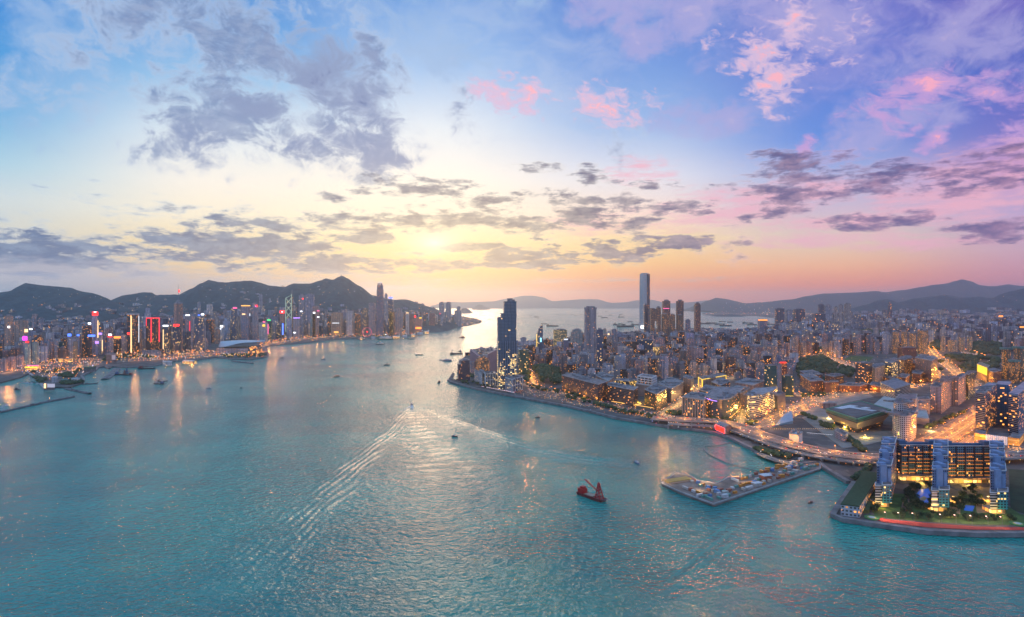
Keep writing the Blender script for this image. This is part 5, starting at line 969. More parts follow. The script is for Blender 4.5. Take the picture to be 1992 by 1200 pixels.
# promontory pier with its works yard
PIER = [(1287,940),(1314,919),(1345,926),(1356,934),(1375,937),(1392,941),(1419,928),(1447,929),(1497,912),(1524,903),(1556,891),(1594,897),(1596,911),(1388,980),(1325,957)]
ox, oy = G(1440,935,3.4); root = empty('works_pier', (ox,oy,0), 0, "L-shaped concrete pier crowded with construction stores", 'pier'); P = ccw([(a-ox,b-oy) for a, b in (G(*q, 3.4) for q in PIER)]); mb = MB(); mb.prism(P, -3, 3.4); mb.build('deck', mat('deck_concrete', (.21,.16,.14), .9, noise=(.06,.35)), root); mb = MB()
for i in range(len(P)): mb.bar((*P[i],3.2),(*P[(i+1)%len(P)],3.2),.8)
mb.build('edge_beam', 'concrete', root)
def onpier(px, py): x, y = G(px, py, 3.4); return x, y
YARD = [((.5,.5,.52),'white'),((.08,.2,.42),'blue'),((.55,.22,.04),'orange'),((.10,.28,.24),'green'),((.32,.10,.06),'rust'),((.42,.40,.38),'grey')]
rr = random.Random(3); spots = []
edges = [((1330,950),(1385,970)),((1392,972),(1590,905)),((1400,960),(1560,905)),((1420,938),(1560,897)),((1345,935),(1400,962)),((1360,940),(1410,962))]
cn = 0
for i in range(230):
    e = edges[i % len(edges)]; k = rr.random(); px, py = e[0][0]+(e[1][0]-e[0][0])*k+rr.uniform(-3,3), e[0][1]+(e[1][1]-e[0][1])*k+rr.uniform(-2,2); x, y = onpier(px, py)
    if any(hypot(x-a, y-b) < 5. for a, b in spots) or not inpoly(x-ox, y-oy, P): continue
    spots.append((x, y)); c, cn_ = YARD[rr.randrange(6)]; l, w_, h = rr.choice(((6.1,2.4,2.6),(6.1,2.4,2.6),(12.2,2.4,2.6),(5,3,3.2),(4,4,2),(8,4,4)))
    mm = mat('paint_'+cn_, c, .6, noise=(.4,.2)); ob = empty('container', (x,y,3.4), radians_ := rr.choice((.38,.38,1.95,.5)), None, 'container', 'stores standing on the works pier'); mb = MB(); mb.box(0,0,0,l,w_,h); mb.build('body', mm, ob)
    mb = MB(); mb.box(0,0,h,l*.98,w_*.96,.25); mb.build('lid', mat('lid_'+cn_, tuple(min(1,v*1.25) for v in c), .6), ob); size = {6.1:'short',12.2:'long',5:'squat',4:'square low',8:'bulky'}[l]
    ends = 'nearest the tip' if px < 1385 else 'toward the pier middle' if px < 1480 else 'toward the landward root'; ob['label'] = f"{size} {cn_} container {ends}, {['topmost','upper','middle','lower','lowest','outer'][i%6]} line, spot {spots.index((x,y))+1} along"
    ob['_k'] = px
CT = sorted([o for o in bpy.data.objects if o.name.startswith('container')], key=lambda o: o['_k']); used = {}
NTH = ['first','second','third','fourth','fifth','sixth','seventh','eighth','ninth','tenth','eleventh','twelfth','thirteenth','fourteenth','fifteenth','sixteenth','seventeenth','eighteenth','nineteenth','twentieth']
def nth(i): return NTH[i] if i < 20 else f"{i+1}th"
for o in CT:
    w3 = o['label'].split()[:o['label'].split().index('container')]; k = ' '.join(w3); used[k] = used.get(k, 0)+1; o['label'] = f"{k} container on the works pier, {nth(used[k]-1)} such one from the tip"; del o['_k']
def shed(label, px, py, w_, d_, h, m, rot, roofm='paint_white'):
    x, y = onpier(px, py); root = empty('shed', (x,y,3.4), rot, label, 'shed'); mb = MB(); mb.box(0,0,0,w_,d_,h); mb.build('wall', m, root); mb = MB(); mb.box(0,0,h,w_*1.15,d_*1.15,.6,taper=None,bottom=True); mb.build('roof', roofm, root)
shed("dark open-sided shed with a pale roof on the pier", 1489, 934, 12, 10, 7, 'paint_rust', .35, 'white_paint'); shed("white-roofed store at the pier edge beside orange stores", 1472, 945, 11, 7, 4, 'paint_grey', .35, 'white_paint')
for i, (a, b, c_, e, hh) in enumerate(((1296,941,22,26,1.2),)):
    x, y = onpier(1318,934); root = empty('landing_stage', (x,y,3.4), .42, "yellow floodlit landing platform at the pier's tip", 'platform'); mb = MB(); mb.box(0,0,0,40,13,1.4); mb.build('deck', mat('deck_floodlit', (.45,.28,.08), .8), root); mb = MB(); mb.box(-4,-10,0,34,5,.9); mb.build('ramp', mat('deck_tan', (.3,.18,.12), .8), root)  # floodlight's yellow is painted into the deck colour
# floating boom
for pts in ([(1370,869),(1385,868),(1400,866),(1425,861),(1445,857)],[(1370,869),(1372,878),(1385,888),(1405,897),(1430,906),(1455,912),(1478,918)]):
    q = smooth_path([G(*a, 0) for a in pts], 4); mb = MB(); o = q[0]
    for a, b in zip(q, q[1:]): mb.bar((a[0]-o[0],a[1]-o[1],.25),(b[0]-o[0],b[1]-o[1],.25),.45)
    ob = mb.build('floating_boom', 'concrete_dark', None, (o[0],o[1],0)); tag(ob, "thin dark floating boom "+("running to the red billboard block" if pts[1][0] == 1385 else "curving toward the works pier"), 'boom')
# ------------------------------------------------------------------ wake of the launch
def wavepatch(name, pxs, w0, w1, amp, lam, shear, seed, crests=1., step=2.2, cols=34, fb=.5, fm=1.3):
    path = smooth_path([G(*q, 0) for q in pxs], 30); mb = MB(); tot = sum(hypot(b[0]-a[0],b[1]-a[1]) for a,b in zip(path,path[1:])); rows = []; s_ = 0
    res = [path[0]]; acc = 0
    for a, b in zip(path, path[1:]):
        l = hypot(b[0]-a[0],b[1]-a[1]); acc += l
        if acc >= step: res.append(b); acc = 0
    n = len(res)
    for i, p_ in enumerate(res):
        a = res[max(0,i-1)]; b = res[min(n-1,i+1)]; l = hypot(b[0]-a[0],b[1]-a[1]) or 1; nx, ny = -(b[1]-a[1])/l, (b[0]-a[0])/l; k = i/(n-1); w_ = w0+(w1-w0)*k; s_ = i*step; row = []
        for j in range(cols+1):
            v_ = (j/cols-.5)*w_; env = max(0, cos(pi*(j/cols-.5)))**.8*min(1, k*40)*(1-max(0,k-.85)/.15); x, y = p_[0]+nx*v_, p_[1]+ny*v_
            ns = mnoise.noise(Vector((s_*.012, v_*.05, seed)))*3.2; f = max(0, fb+fm*mnoise.noise(Vector((s_*.025, v_*.05, seed+9))))
            row.append((x, y, -.10+env*(.12+amp*1.5*(1-.35*k)*f*(1+sin(2*pi*(v_/lam+shear*s_/lam)+ns*crests)))))
        rows.append(row)
    V = [q for r in rows for q in r]; m_ = cols+1; Fc = [(i*m_+j, i*m_+j+1, (i+1)*m_+j+1, (i+1)*m_+j) for i in range(n-1) for j in range(cols)]
    me = bpy.data.meshes.new(name); me.from_pydata(V, [], Fc); me.polygons.foreach_set('use_smooth', [True]*len(Fc)); me.materials.append(wm); me.update()
    if me.polygons[0].normal.z < 0: me.flip_normals()
    ob = bpy.data.objects.new(name, me); COL.objects.link(ob); tag(ob, kind='structure')
wavepatch('wake_water', [(799,788),(790,799),(779,814),(762,838),(742,858),(715,884),(690,908),(655,945),(615,985),(560,1045),(500,1110),(430,1200),(390,1260)], 14, 110, .42, 11., .12, 2., cols=60, fb=.62, fm=.9)
wavepatch('wake_water', [(802,788),(830,797),(860,808),(900,823),(940,838),(990,856),(1060,876),(1140,892),(1230,902),(1330,912)], 14, 70, .42, 12., -.08, 5., cols=44, fb=.7, fm=.7)
wavepatch('wake_water', [(801,793),(805,806),(815,830),(835,865),(862,905),(900,960)], 14, 200, .34, 900, 75., 3., step=1.8, cols=60)
wavepatch('wake_water', [(1500,925),(1440,1000),(1350,1080),(1240,1170)], 30, 80, .3, 13, .1, 11.)
fo = mat('foam', (.75,.8,.85), .7); x0, y0 = G(801,789,0); mb = MB(); rr = random.Random(8)
for i in range(260):
    k = rr.random()**1.6; a = rr.uniform(-1,1); L = k*75; xx = x0+a*(2.2+L*.17)+L*.02; yy = y0-L*.95; s_ = rr.uniform(.25,.9)*(1-k*.6)
    mb.prism([(xx+s_*cos(t_*pi/3)*1.2, yy+s_*sin(t_*pi/3)*2) for t_ in range(6)], -.1, .22+rr.random()*.12)
tag(mb.build('foam', fo), "white foam churned up behind the launch", kind='stuff')
# ------------------------------------------------------------------ vessels
for n_, c in (('hull_dark',(.03,.035,.05)),('hull_red',(.28,.02,.02)),('hull_blue',(.05,.12,.25)),('hull_green',(.04,.14,.12)),('cabin_white',(.6,.6,.62)),('cabin_cream',(.5,.42,.3)),('paint_crane',(.42,.015,.015)),('deck_tanbare',(.3,.24,.18)),('hull_maroon',(.18,.03,.03))): mat(n_, c, .5, noise=(.5,.15))
def hull(mb, L, B, h, fine=.35):
    P = [(-L/2,-B*.45),(L*.2,-B/2),(L*.38,-B*.36),(L/2,0),(L*.38,B*.36),(L*.2,B/2),(-L/2,B*.45)] if fine else rect(0,0,L,B)
    mb.prism([(x*.95,y*.88) for x, y in P], -1.2, h*.0+.2, cap=False); mb.prism([(x*.95,y*.88) for x, y in P], .2, h, taper=(1/.95,1/.88)); mb.prism(P, h, h+.5, cap=False); return P
def vessel(kind, label, px, py, L, heading, hullm='hull_dark', cabm='cabin_white', name=None, light=None, group=None):
    x, y = G(px, py, 0); B = L*.26; root = empty(name or kind, (x,y,0), R(heading), label, (name or kind).replace('_', ' '), group); h = max(1.2, L*.07)
    mb = MB(); hull(mb, L, B, h, kind != 'crane_barge'); mb.build('hull', hullm, root); mb = MB()
    if kind == 'ferry':
        mb.box(0,0,h,L*.74,B*.82,L*.07); cb_ = mb.build('cabin', facade('ferry_glow', (.6,.6,.6), (.2,.2,.2), 2., 2., .7, .5, .5, (Y_,Y_,W_), 1.5) if 'ferry_glow' not in MATS else 'ferry_glow', root); mb = MB(); mb.box(0,0,h+L*.07,L*.6,B*.7,L*.055); mb.box(L*.12,0,h+L*.125,L*.12,B*.5,L*.05); mb.build('bridge', cabm, cb_); mb = MB(); mb.box(-L*.1,0,h+L*.125,L*.06,B*.25,L*.1); mb.build('funnel', hullm, root)
    elif kind in ('tug', 'launch'):
        mb.box(L*.08,0,h,L*.3,B*.6,L*.12); mb.box(L*.1,0,h+L*.12,L*.18,B*.45,L*.09); mb.build('cabin', cabm, root); mb = MB(); mb.bar((0,0,h+L*.2),(0,0,h+L*.42),L*.008+.05); mb.bar((-L*.06,0,h+L*.34),(L*.06,0,h+L*.34),L*.006+.04); mb.build('mast', 'steel', root)
        if kind == 'tug': mb = MB(); mb.box(-L*.12,0,h,L*.1,B*.3,L*.16); mb.build('funnel', hullm, root)
    elif kind == 'cargo_ship':
        mb.box(-L*.36,0,h,L*.16,B*.8,L*.1); mb.box(-L*.34,0,h+L*.1,L*.1,B*.9,L*.03); mb.build('cabin', cabm, root); mb = MB()
        for i in range(3): mb.box(-L*.1+i*L*.17,0,h,L*.14,B*.7,L*.02)
        mb.build('hatch', 'deck_tanbare', root)
    elif kind == 'crane_barge':
        mb.box(-L*.36,0,h,L*.2,B*.8,L*.13); mb.box(-L*.34,0,h+L*.13,L*.12,B*.5,L*.06); mb.build('cabin', cabm, root); mb = MB(); k = L*.30
        for s_ in (-1,1):
            mb.bar((k-L*.06,s_*B*.32,h),(k,s_*B*.07,h+L*.44),L*.013); mb.bar((k+L*.12,s_*B*.32,h),(k,s_*B*.07,h+L*.44),L*.013)
            for j in range(5): z0, z1 = h+L*.44*j/5, h+L*.44*(j+1)/5; f0, f1 = 1-j/5, 1-(j+1)/5; mb.bar((k-L*.06*f0,s_*B*(.07+.25*f0),z0),(k+L*.12*f1,s_*B*(.07+.25*f1),z1),L*.009)
        for j in range(5): f0 = 1-j/5; z0 = h+L*.44*j/5; mb.bar((k-L*.06*f0,-B*(.07+.25*f0),z0),(k-L*.06*f0,B*(.07+.25*f0),z0),L*.009); mb.bar((k+L*.12*f0,-B*(.07+.25*f0),z0),(k+L*.12*f0,B*(.07+.25*f0),z0),L*.009)
        mb.build('tower', cabm if hullm != 'hull_maroon' else 'paint_crane', root); mb = MB(); mb.bar((k,0,h+L*.2),(-L*.26,0,h+L*.42),L*.008); mb.bar((k,0,h+L*.16),(-L*.26,0,h+L*.40),L*.006)
        for j in range(8): a_ = j/8; mb.bar((k-(k+L*.26)*a_,0,h+L*(.2+.22*a_)),(k-(k+L*.26)*(a_+.06),0,h+L*(.16+.24*(a_+.06))),L*.004)
        mb.build('jib', cabm if hullm != 'hull_maroon' else 'paint_crane', root); mb = MB(); mb.box(-L*.03,0,h,L*.34,B*.7,L*.02); mb.build('hold', 'deck_tanbare', root)
        mb = MB(); a0 = L*.46; mb.bar((a0,B*.3,h),(a0+L*.14,B*.3,h+L*.02),L*.007); mb.bar((a0,-B*.3,h),(a0+L*.14,-B*.3,h+L*.02),L*.007); mb.bar((a0+L*.14,-B*.3,h+L*.02),(a0+L*.14,B*.3,h+L*.02),L*.007); mb.build('bow_frame', 'steel', root)
    if light: mb = MB(); mb.ball((0,0,h+L*.25), max(.5,L*.03)); mb.build('lamp', light, root)
    return root
V = vessel
V('crane_barge', "dark red crane barge lying alone in open water near the pier", 1150, 968, 42, -52, 'hull_maroon', 'paint_crane'); V('ferry', "small white and navy ferry between the red barge and the billboard block", 1239, 901, 15, -78, 'hull_blue')
V('launch', "black sampan off the end of the grass-roofed hall", 1577, 979, 8, 30, 'hull_dark', 'hull_dark', 'sampan'); V('launch', "dark launch floating below the wake's right arm", 884, 849.5, 12, 165, 'hull_dark', 'hull_blue'); V('launch', "dark boat in front of the orange-flecked office block", 1046, 813, 11, 10, 'hull_dark', 'hull_red')
V('launch', "speeding launch leading the long V-shaped wake", 800.5, 787.5, 19, 95, 'hull_dark', 'cabin_white'); V('tug', "dark workboat with a tall wheelhouse left of the peninsula's corner", 854, 744, 22, 80, 'hull_dark', 'hull_maroon', 'workboat'); V('ferry', "dark green and red ferry in mid harbour left of the launch", 655.5, 733, 24, 50, 'hull_dark', 'hull_red')
V('tug', "brown tug right of the dark green ferry, mid harbour", 752.5, 710.5, 26, 20, 'hull_dark', 'cabin_cream'); V('cargo_ship', "low grey barge above the tug", 815.5, 690.5, 36, 8, 'hull_dark', 'cabin_white'); V('ferry', "white pleasure boat near the hotel corner, lowest of a close trio", 870, 702, 40, 8, 'hull_blue'); V('launch', "tiny launch just left of the white pleasure boat", 857.5, 700.5, 16, 10, 'hull_blue', 'cabin_white')
V('cargo_ship', "tan flat barge topmost in the group off the hotel corner", 888, 688.5, 62, 4, 'hull_dark', 'cabin_cream'); V('tug', "tug nosing the tan barge's right end", 895, 684, 24, 40, 'hull_dark', 'hull_blue'); V('launch', "dark small craft at the tan barge's left end", 881.5, 690.5, 12, 0, 'hull_dark', 'hull_dark'); V('launch', "pale speedboat left above the tan barge", 880, 681.5, 14, 10, 'cabin_white')
V('ferry', "white passenger ferry off the big wheel", 739.5, 670, 52, 5, 'hull_dark', 'cabin_white', light='glow_warm'); V('launch', "tiny red boat left of the white passenger ferry", 656.5, 677, 18, 60, 'hull_red', 'hull_red'); V('launch', "small blue launch with a faint trail in the left half of the harbour", 629, 699.5, 20, 5, 'hull_blue', 'hull_blue')
V('launch', "dark round boat right of the white passenger ferry", 812.5, 669, 20, 90, 'hull_dark', 'hull_green'); V('tug', "red tug in the sunlit strait beyond the tan barge", 899.5, 657, 46, 0, 'hull_red', 'hull_maroon')
V('crane_barge', "blue crane barge with a tall tower standing off the left shore", 309, 747, 34, 160, 'hull_dark', 'hull_blue'); V('cargo_ship', "dark purple barge tied to the blue crane barge", 317, 742, 28, 18, 'hull_dark', 'hull_maroon', 'barge'); V('launch', "white and navy motor boat below the winged hall", 406.5, 756, 15, 10, 'hull_blue'); V('launch', "tiny dark dinghy right of the white and navy motor boat", 469, 755, 6, 10, 'hull_dark', 'hull_dark', 'dinghy')
V('launch', "small dark boat off the point of the winged hall", 549, 696.5, 18, 5, 'hull_dark', 'hull_dark'); V('crane_barge', "left one of two crane barges moored by the rounded wharf", 238, 729, 44, 10, 'hull_dark', 'hull_blue'); V('crane_barge', "right one of two crane barges moored by the rounded wharf", 248, 730, 36, 170, 'hull_dark', 'hull_maroon'); V('cargo_ship', "long dark barge alongside the quay behind the blue crane barge", 286, 718, 60, 8, 'hull_dark', 'hull_maroon', 'barge')
V('launch', "black boat inside the typhoon shelter", 33, 758.5, 22, 170, 'hull_dark', 'hull_dark'); V('ferry', "dark broad ferry berthed left of the big wheel", 703, 660, 60, 0, 'hull_dark', 'hull_dark', light='glow_warm'); V('ferry', "large dark green ship berthed right of the big wheel", 750, 660.5, 105, 3, 'hull_green', 'cabin_white', light='glow_white'); V('ferry', "long low ferry berthed under the orange glowing tower", 800, 659.5, 50, 0, 'hull_dark', 'cabin_cream')
for i, (px, py, h_) in enumerate([(3,793,30),(12,789,20),(6,797,10),(60,746,5),(74,747,15),(52,745,0)]): V('launch', f"{nth(i)} moored pale yacht counted in the typhoon shelter from the picture's left corner", px, py, 12, h_, 'cabin_white', 'cabin_white', 'yacht', group='yachts in the shelter')
far = [(1033,614.5,60),(1044,616.5,90),(1058,630,70),(1075,634.5,130),(1085,612,60),(1093,613,60),(1113,612,70),(1120,614,60),(1131,612,60),(1139,613,60),(1161,610,90),(1167,615,80),(1176,618,110),(1180,606,90),(1188,613,80),(1208,612,90),(1209,617,120),(1205,632,140),(1218,636,200),(1226,626,70),(1236,632,100),(905,625,60),(952,621,50),(1372,630,120),(1384,629,130),(1400,631,120),(1412,634,130),(1455,629,130),(1463,632,110),(1405,626,90),(1421,627,90),(1490,628,90),(1500,631,90)]
for i, (px, py, L) in enumerate(far): V('cargo_ship', f"hazy anchored cargo ship, {nth(i) if i<23 else nth(i-23)} in the {'open western anchorage' if i<23 else 'inner harbour beyond the city'}", px, py, L, random.uniform(-25,25), 'hull_dark', 'cabin_cream', group='ships at anchor far off')
# ------------------------------------------------------------------ the dense city behind
from mathutils.bvhtree import BVHTree
HV, HF = [], []
for o in bpy.data.objects:
    if o.name.startswith('hill') or o.name == 'far_hills':
        b = len(HV); HV += [v.co.copy() for v in o.data.vertices]; HF += [tuple(i+b for i in p.vertices) for p in o.data.polygons]
BVH = BVHTree.FromPolygons(HV, HF)
def gz_(x, y):
    h = BVH.ray_cast(Vector((x, y, 3000)), Vector((0,0,-1))); return max(LZ, h[0].z) if h[0] else LZ
PX = lambda x, y: 996+F*x/y
PY = lambda z, y: HY+(H-z)*F/y
# rows above which the filled city begins on the peninsula (what is nearer is built by hand above)
LINE = [(860,640),(893,690),(965,700),(1012,712),(1022,718),(1050,716),(1092,722),(1100,750),(1190,745),(1240,740),(1285,738),(1345,735),(1440,738),(1487,748),(1512,735),(1545,727),(1590,716),(1620,700),(1660,690),(1700,690),(1780,684),(1826,676),(1940,678),(2000,700),(2030,860),(2300,880)]
def liney(px):
    for a, b in zip(LINE, LINE[1:]):
        if a[0] <= px <= b[0]: return a[1]+(b[1]-a[1])*(px-a[0])/(b[0]-a[0])
    return 0
PARKS = [[(1022,748),(1022,722),(1050,716),(1085,720),(1092,744),(1088,750)],[(1562,742),(1548,722),(1560,700),(1600,692),(1625,712),(1660,722),(1655,735),(1600,728)],[(1652,667),(1660,650),(1690,642),(1725,650),(1728,662),(1690,668)],[(1828,722),(1834,700),(1880,694),(1925,700),(1945,712),(1940,722),(1890,728)],[(1890,690),(1900,672),(1925,670),(1948,674),(1944,692)],[(1808,680),(1815,664),(1830,666),(1835,682)],[(1590,684),(1600,668),(1640,676),(1640,684)],[(1930,665),(1940,652),(1956,656),(1955,668)]]
PW = [[G(*q, LZ) for q in p_] for p_ in PARKS]
def road_near(x, y, pad=0):
    for pts, hw in ROADS:
        if pts[0][1] > y*3: continue
        for a in pts:
            if abs(a[0]-x) < hw+pad+12 and abs(a[1]-y) < hw+pad+12 and hypot(a[0]-x, a[1]-y) < hw+pad+10: return True
    return False
rg = random.Random(21); cand = []
def scatter(poly, x0, x1, y0, y1, rot, pitch, hfun, side):
    y = y0
    while y < y1:
        pt = pitch(y); x = x0
        while x < x1:
            X_, Y_2 = x+rg.uniform(-.25,.25)*pt, y+rg.uniform(-.25,.25)*pt; x += pt
            px = PX(X_, Y_2)
            if px < -120 or px > 2240 or not inpoly(X_, Y_2, poly): continue
            row = PY(LZ, Y_2)
            if side == 'k':
                if row > liney(px): continue
                if any(inpoly(X_, Y_2, w_) for w_ in PW): continue
            if any(hypot(X_-a, Y_2-b) < r_+pt*.28 for a, b, r_ in OCC) or road_near(X_, Y_2): continue
            cell = (int(X_//420), int(Y_2//420))
            if rg.random() < .07: continue
            h = hfun(X_, Y_2, px)
            if not h: continue
            w_ = pt*rg.uniform(.42,.72); d_ = pt*rg.uniform(.42,.72); z0 = gz_(X_, Y_2)
            if h > 55 and rg.random() < .7: w_ = min(w_, rg.uniform(20,34)); d_ = min(d_, rg.uniform(18,30))
            cand.append([X_, Y_2, w_, d_, h, rot+rg.choice((0,0,0,.5,-.3)), z0, side])
        y += pt*.95
KLIM = [(-50,690),(872,690),(960,684),(1005,664),(1100,658),(1135,648),(1230,645),(1300,640),(1380,646),(1500,634),(1560,616),(1650,603),(1730,606),(1830,613),(2300,622)]
ILIM = [(-50,642),(60,640),(100,629),(170,633),(240,617),(330,612),(400,602),(520,592),(620,596),(700,602),(760,603),(830,607),(880,614),(905,624),(1000,628)]
IFRONT = [(-50,716),(80,704),(160,696),(235,688),(330,684),(402,680),(408,662),(512,660),(560,659),(640,652),(700,650),(860,640),(905,630),(1000,622)]
def interp(tb, px):
    for a, b in zip(tb, tb[1:]):
        if a[0] <= px <= b[0]: return a[1]+(b[1]-a[1])*(px-a[0])/(b[0]-a[0])
    return tb[-1][1]
def cap_h(b, y, px, tb, z=LZ):
    m_ = H+(HY-interp(tb, px)-rg.random()**2*9)/F*y-z
    return max(14, min(b, m_))
def hk(x, y, px):
    n = mnoise.noise(Vector((x/700, y/700, 3.))); b = 20+rg.random()**1.6*58
    if y > 2600: b += 10+26*rg.random()*max(0, .6+n)
    if y > 3800: b += 34*rg.random()+max(0,n)*42
    if y > 5600: b *= .95+max(0, n)*.7
    if y < 1900: b = min(b, 38)
    if y > 7200: b = min(b, 120)
    return cap_h(b, y, px, KLIM)
def pk(y): return 36+max(0, y-1800)*.0105
scatter(KWLP, -900, 9600, 1650, 9800, .25, pk, hk, 'k')
def hi(x, y, px):
    z = gz_(x, y)
    if z > 250: return 0
    row = PY(LZ, y)
    if row > interp(IFRONT, px): return 0
    if z > 90 and rg.random() < .35+z/420: return 0
    b = 58+rg.random()**1.3*95
    if y < 3300: b = 45+rg.random()*70
    if px > 830: b = 40+rg.random()*75
    if px > 905 or (px > 895 and y > 6000): b = 8+rg.random()*14
    if z > 45: b = 40+rg.random()*70
    return cap_h(b, y, px, ILIM, z)
def ip(y): return 52+max(0, y-2600)*.004
scatter(ISLP, -7200, 0, 2150, 8200, .1, ip, hi, 'i')
# nearest first: keep what shows, find the 300 that show largest
cand.sort(key=lambda c: c[1]); top = [9999.]*2500; vis = []
for c in cand:
    X_, Y_2, w_, d_, h, ro, z0, side = c; pw = w_/Y_2*F; p0 = int(max(0, PX(X_, Y_2)-pw/2+130)); p1 = int(min(2490, p0+max(1, pw))); yt = PY(z0+h, Y_2); yb = PY(z0, Y_2)
    area = sum(max(0, min(top[i], yb)-yt) for i in range(p0, p1+1))
    for i in range(p0, p1+1): top[i] = min(top[i], yt)
    if area > 1.5 or side == 'k' and Y_2 < 2600: vis.append((area if -6 < PX(X_, Y_2) < 1998 else 0, c))
vis.sort(key=lambda q: -q[0])
NIND = 285; ind = vis[:NIND]; rest = vis[NIND:]
FARM = ['far_grey','far_tan','far_white','far_dark']; NEARM = ['tile_grey','tile_tan','tile_white','tile_pink','glass_dark','brown_grid','tile_grey','tile_white']
MNAME = {'far_grey':'grey','far_tan':'tan','far_white':'pale','far_dark':'dark','tile_grey':'blue grey','tile_tan':'sandy','tile_white':'whitish','tile_pink':'rosy brown','glass_dark':'black glass','brown_grid':'brown gridded'}
def tint_():
    b = rg.uniform(.42,1.2); c_ = rg.uniform(-.16,.10); return (b*(1+c_), b*rg.uniform(.95,1.04), b*(1.04-c_*.9))
lab = {}; labs = []
for a, c in ind:
    X_, Y_2, w_, d_, h, ro, z0, side = c; far_ = Y_2 > 3000; m = rg.choice(FARM if far_ else NEARM); px, py = PX(X_, Y_2), PY(z0+h*.5, Y_2)
    res = h > 60 or rg.random() < .5; sh = 'plus' if (res and rg.random() < .6) else 'rect'
    P = plus(0,0,w_,d_,ro) if sh == 'plus' else rect(0,0,w_,d_,ro); mb = MB(); tn = tint_(); u0 = rg.uniform(0,9000); step = rg.random() < .3
    mb.prism(P, -6, h*(.85 if step else 1), tn, u0=u0, v0=0)
    if step: mb.prism([(x*.72,y*.72) for x, y in P], h*.85, h, tn, u0=u0)
    nm = 'apartment_tower' if res and h > 45 else 'office_building' if not res else 'apartment_building'
    o = mb.build(nm, m, None, (X_, Y_2, z0)); s_ = .72 if step else 1
    mb = MB(); mb.box(rg.uniform(-.1,.1)*w_, rg.uniform(-.1,.1)*d_, h, w_*s_*.5, d_*s_*.45, rg.uniform(3,6), ro); mb.box(w_*s_*.25*cos(ro), w_*s_*.25*sin(ro), h, w_*.18, d_*.2, rg.uniform(2,5), ro); mb.build('plant_room', 'roof_plant', o)
    best = min(LAND_REFS, key=lambda r_: abs(r_[0]-px)+abs(r_[1]-py)*1.6); rel = 'left of' if px < best[0]-6 else 'right of' if px > best[0]+6 else ('behind' if py < best[1] else 'below')
    hw = 'tall' if h > 90 else 'mid-height' if h > 50 else 'low'
    key = (hw, MNAME[m], nm.replace('_',' '), rel, best[2]); labs.append((o, key, abs(px-best[0])+abs(py-best[1]), step)); o['category'] = nm.replace('_', ' '); o['group'] = 'buildings of the peninsula' if side == 'k' else 'buildings of the island shore'
grp = {}
for o, key, dd_, st in labs: grp.setdefault(key, []).append((dd_, o, st))
for key, l in grp.items():
    l.sort(key=lambda q: q[0])
    for i, (dd_, o, st) in enumerate(l): o['label'] = f"{key[0]} {key[1]} {key[2]} {key[3]} the {key[4]}" + (f", {nth(i)} such out from it" if len(l) > 1 else "")
    for q in l:
        w_ = q[1]['label'].split()
        if len(w_) > 16: q[1]['label'] = ' '.join(w_[:16])
byM = {m: MB() for m in FARM+NEARM}
for a, c in rest:
    X_, Y_2, w_, d_, h, ro, z0, side = c; m = rg.choice(FARM if Y_2 > 3000 else NEARM); mb = byM[m]; tn = tint_(); mb.box(X_, Y_2, z0-6, w_, d_, h+6, ro, tn, u0=rg.uniform(0,9000))
    if rg.random() < .6: mb.box(X_, Y_2, z0+h, w_*.4, d_*.4, rg.uniform(3,7), ro, tuple(v*.8 for v in tn), u0=0)
def merge(name, dct):
    me = bpy.data.meshes.new(name); V_, F_, U_, TT, MI = [], [], [], [], []; mats = []
    for m, mb in dct.items():
        if not mb.f: continue
        b = len(V_); V_ += mb.v; F_ += [tuple(i+b for i in f) for f in mb.f]; U_ += mb.uv; TT += mb.tint; MI += [len(mats)]*len(mb.f); mats.append(MATS[m])
    me.from_pydata(V_, [], F_); ul = me.uv_layers.new(name='UVMap'); ul.data.foreach_set('uv', [c for q in U_ for c in q]); at = me.color_attributes.new('tint', 'FLOAT_COLOR', 'CORNER'); at.data.foreach_set('color', [c for q in TT for c in (*q, 1)])
    for m in mats: me.materials.append(m)
    me.polygons.foreach_set('material_index', MI); o = bpy.data.objects.new(name, me); COL.objects.link(o); return o
tag(merge('distant_city_blocks', byM), "countless smaller buildings packed between and behind the towers", kind='stuff')
print('generic', len(cand), len(vis), len(rest))
# low waterfront and campus infill sheds are part of the ground clutter near the hand-built quarter
# ------------------------------------------------------------------ trees
def ico(sub):
    bm = bmesh.new(); bmesh.ops.create_icosphere(bm, subdivisions=sub, radius=1); v = [tuple(q.co) for q in bm.verts]; f = [tuple(x.index for x in q.verts) for q in bm.faces]; bm.free(); return v, f
IV, IF = ico(2)
lm = bpy.data.materials.new("leaf_canopy"); lm.use_nodes = True; t = NT(lm.node_tree); p = t.n['Principled BSDF']; co = t.new('ShaderNodeTexCoord').outputs['Object']
t.put(p.inputs['Base Color'], t.cr(t.noise(co, .35, 5., .65), [(.35,(.012,.03,.02)),(.5,(.035,.07,.03)),(.66,(.11,.14,.05))])); p.inputs['Roughness'].default_value = .9; MATS['leaf'] = lm; mat('bark', (.12,.09,.07), .9)
def crownblob(V_, F_, x, y, z, r, seed, flat=.75):
    b = len(V_)
    for vx, vy, vz in IV:
        k = r*(1+.55*mnoise.noise(Vector((vx*1.7+seed, vy*1.7, vz*1.7)))+.3*mnoise.noise(Vector((vx*4.5, vy*4.5+seed, vz*4.5)))); V_.append((x+vx*k, y+vy*k, z+vz*k*flat))
    F_ += [tuple(i+b for i in f) for f in IF]
WV, WF = [], []; rt_ = random.Random(5)
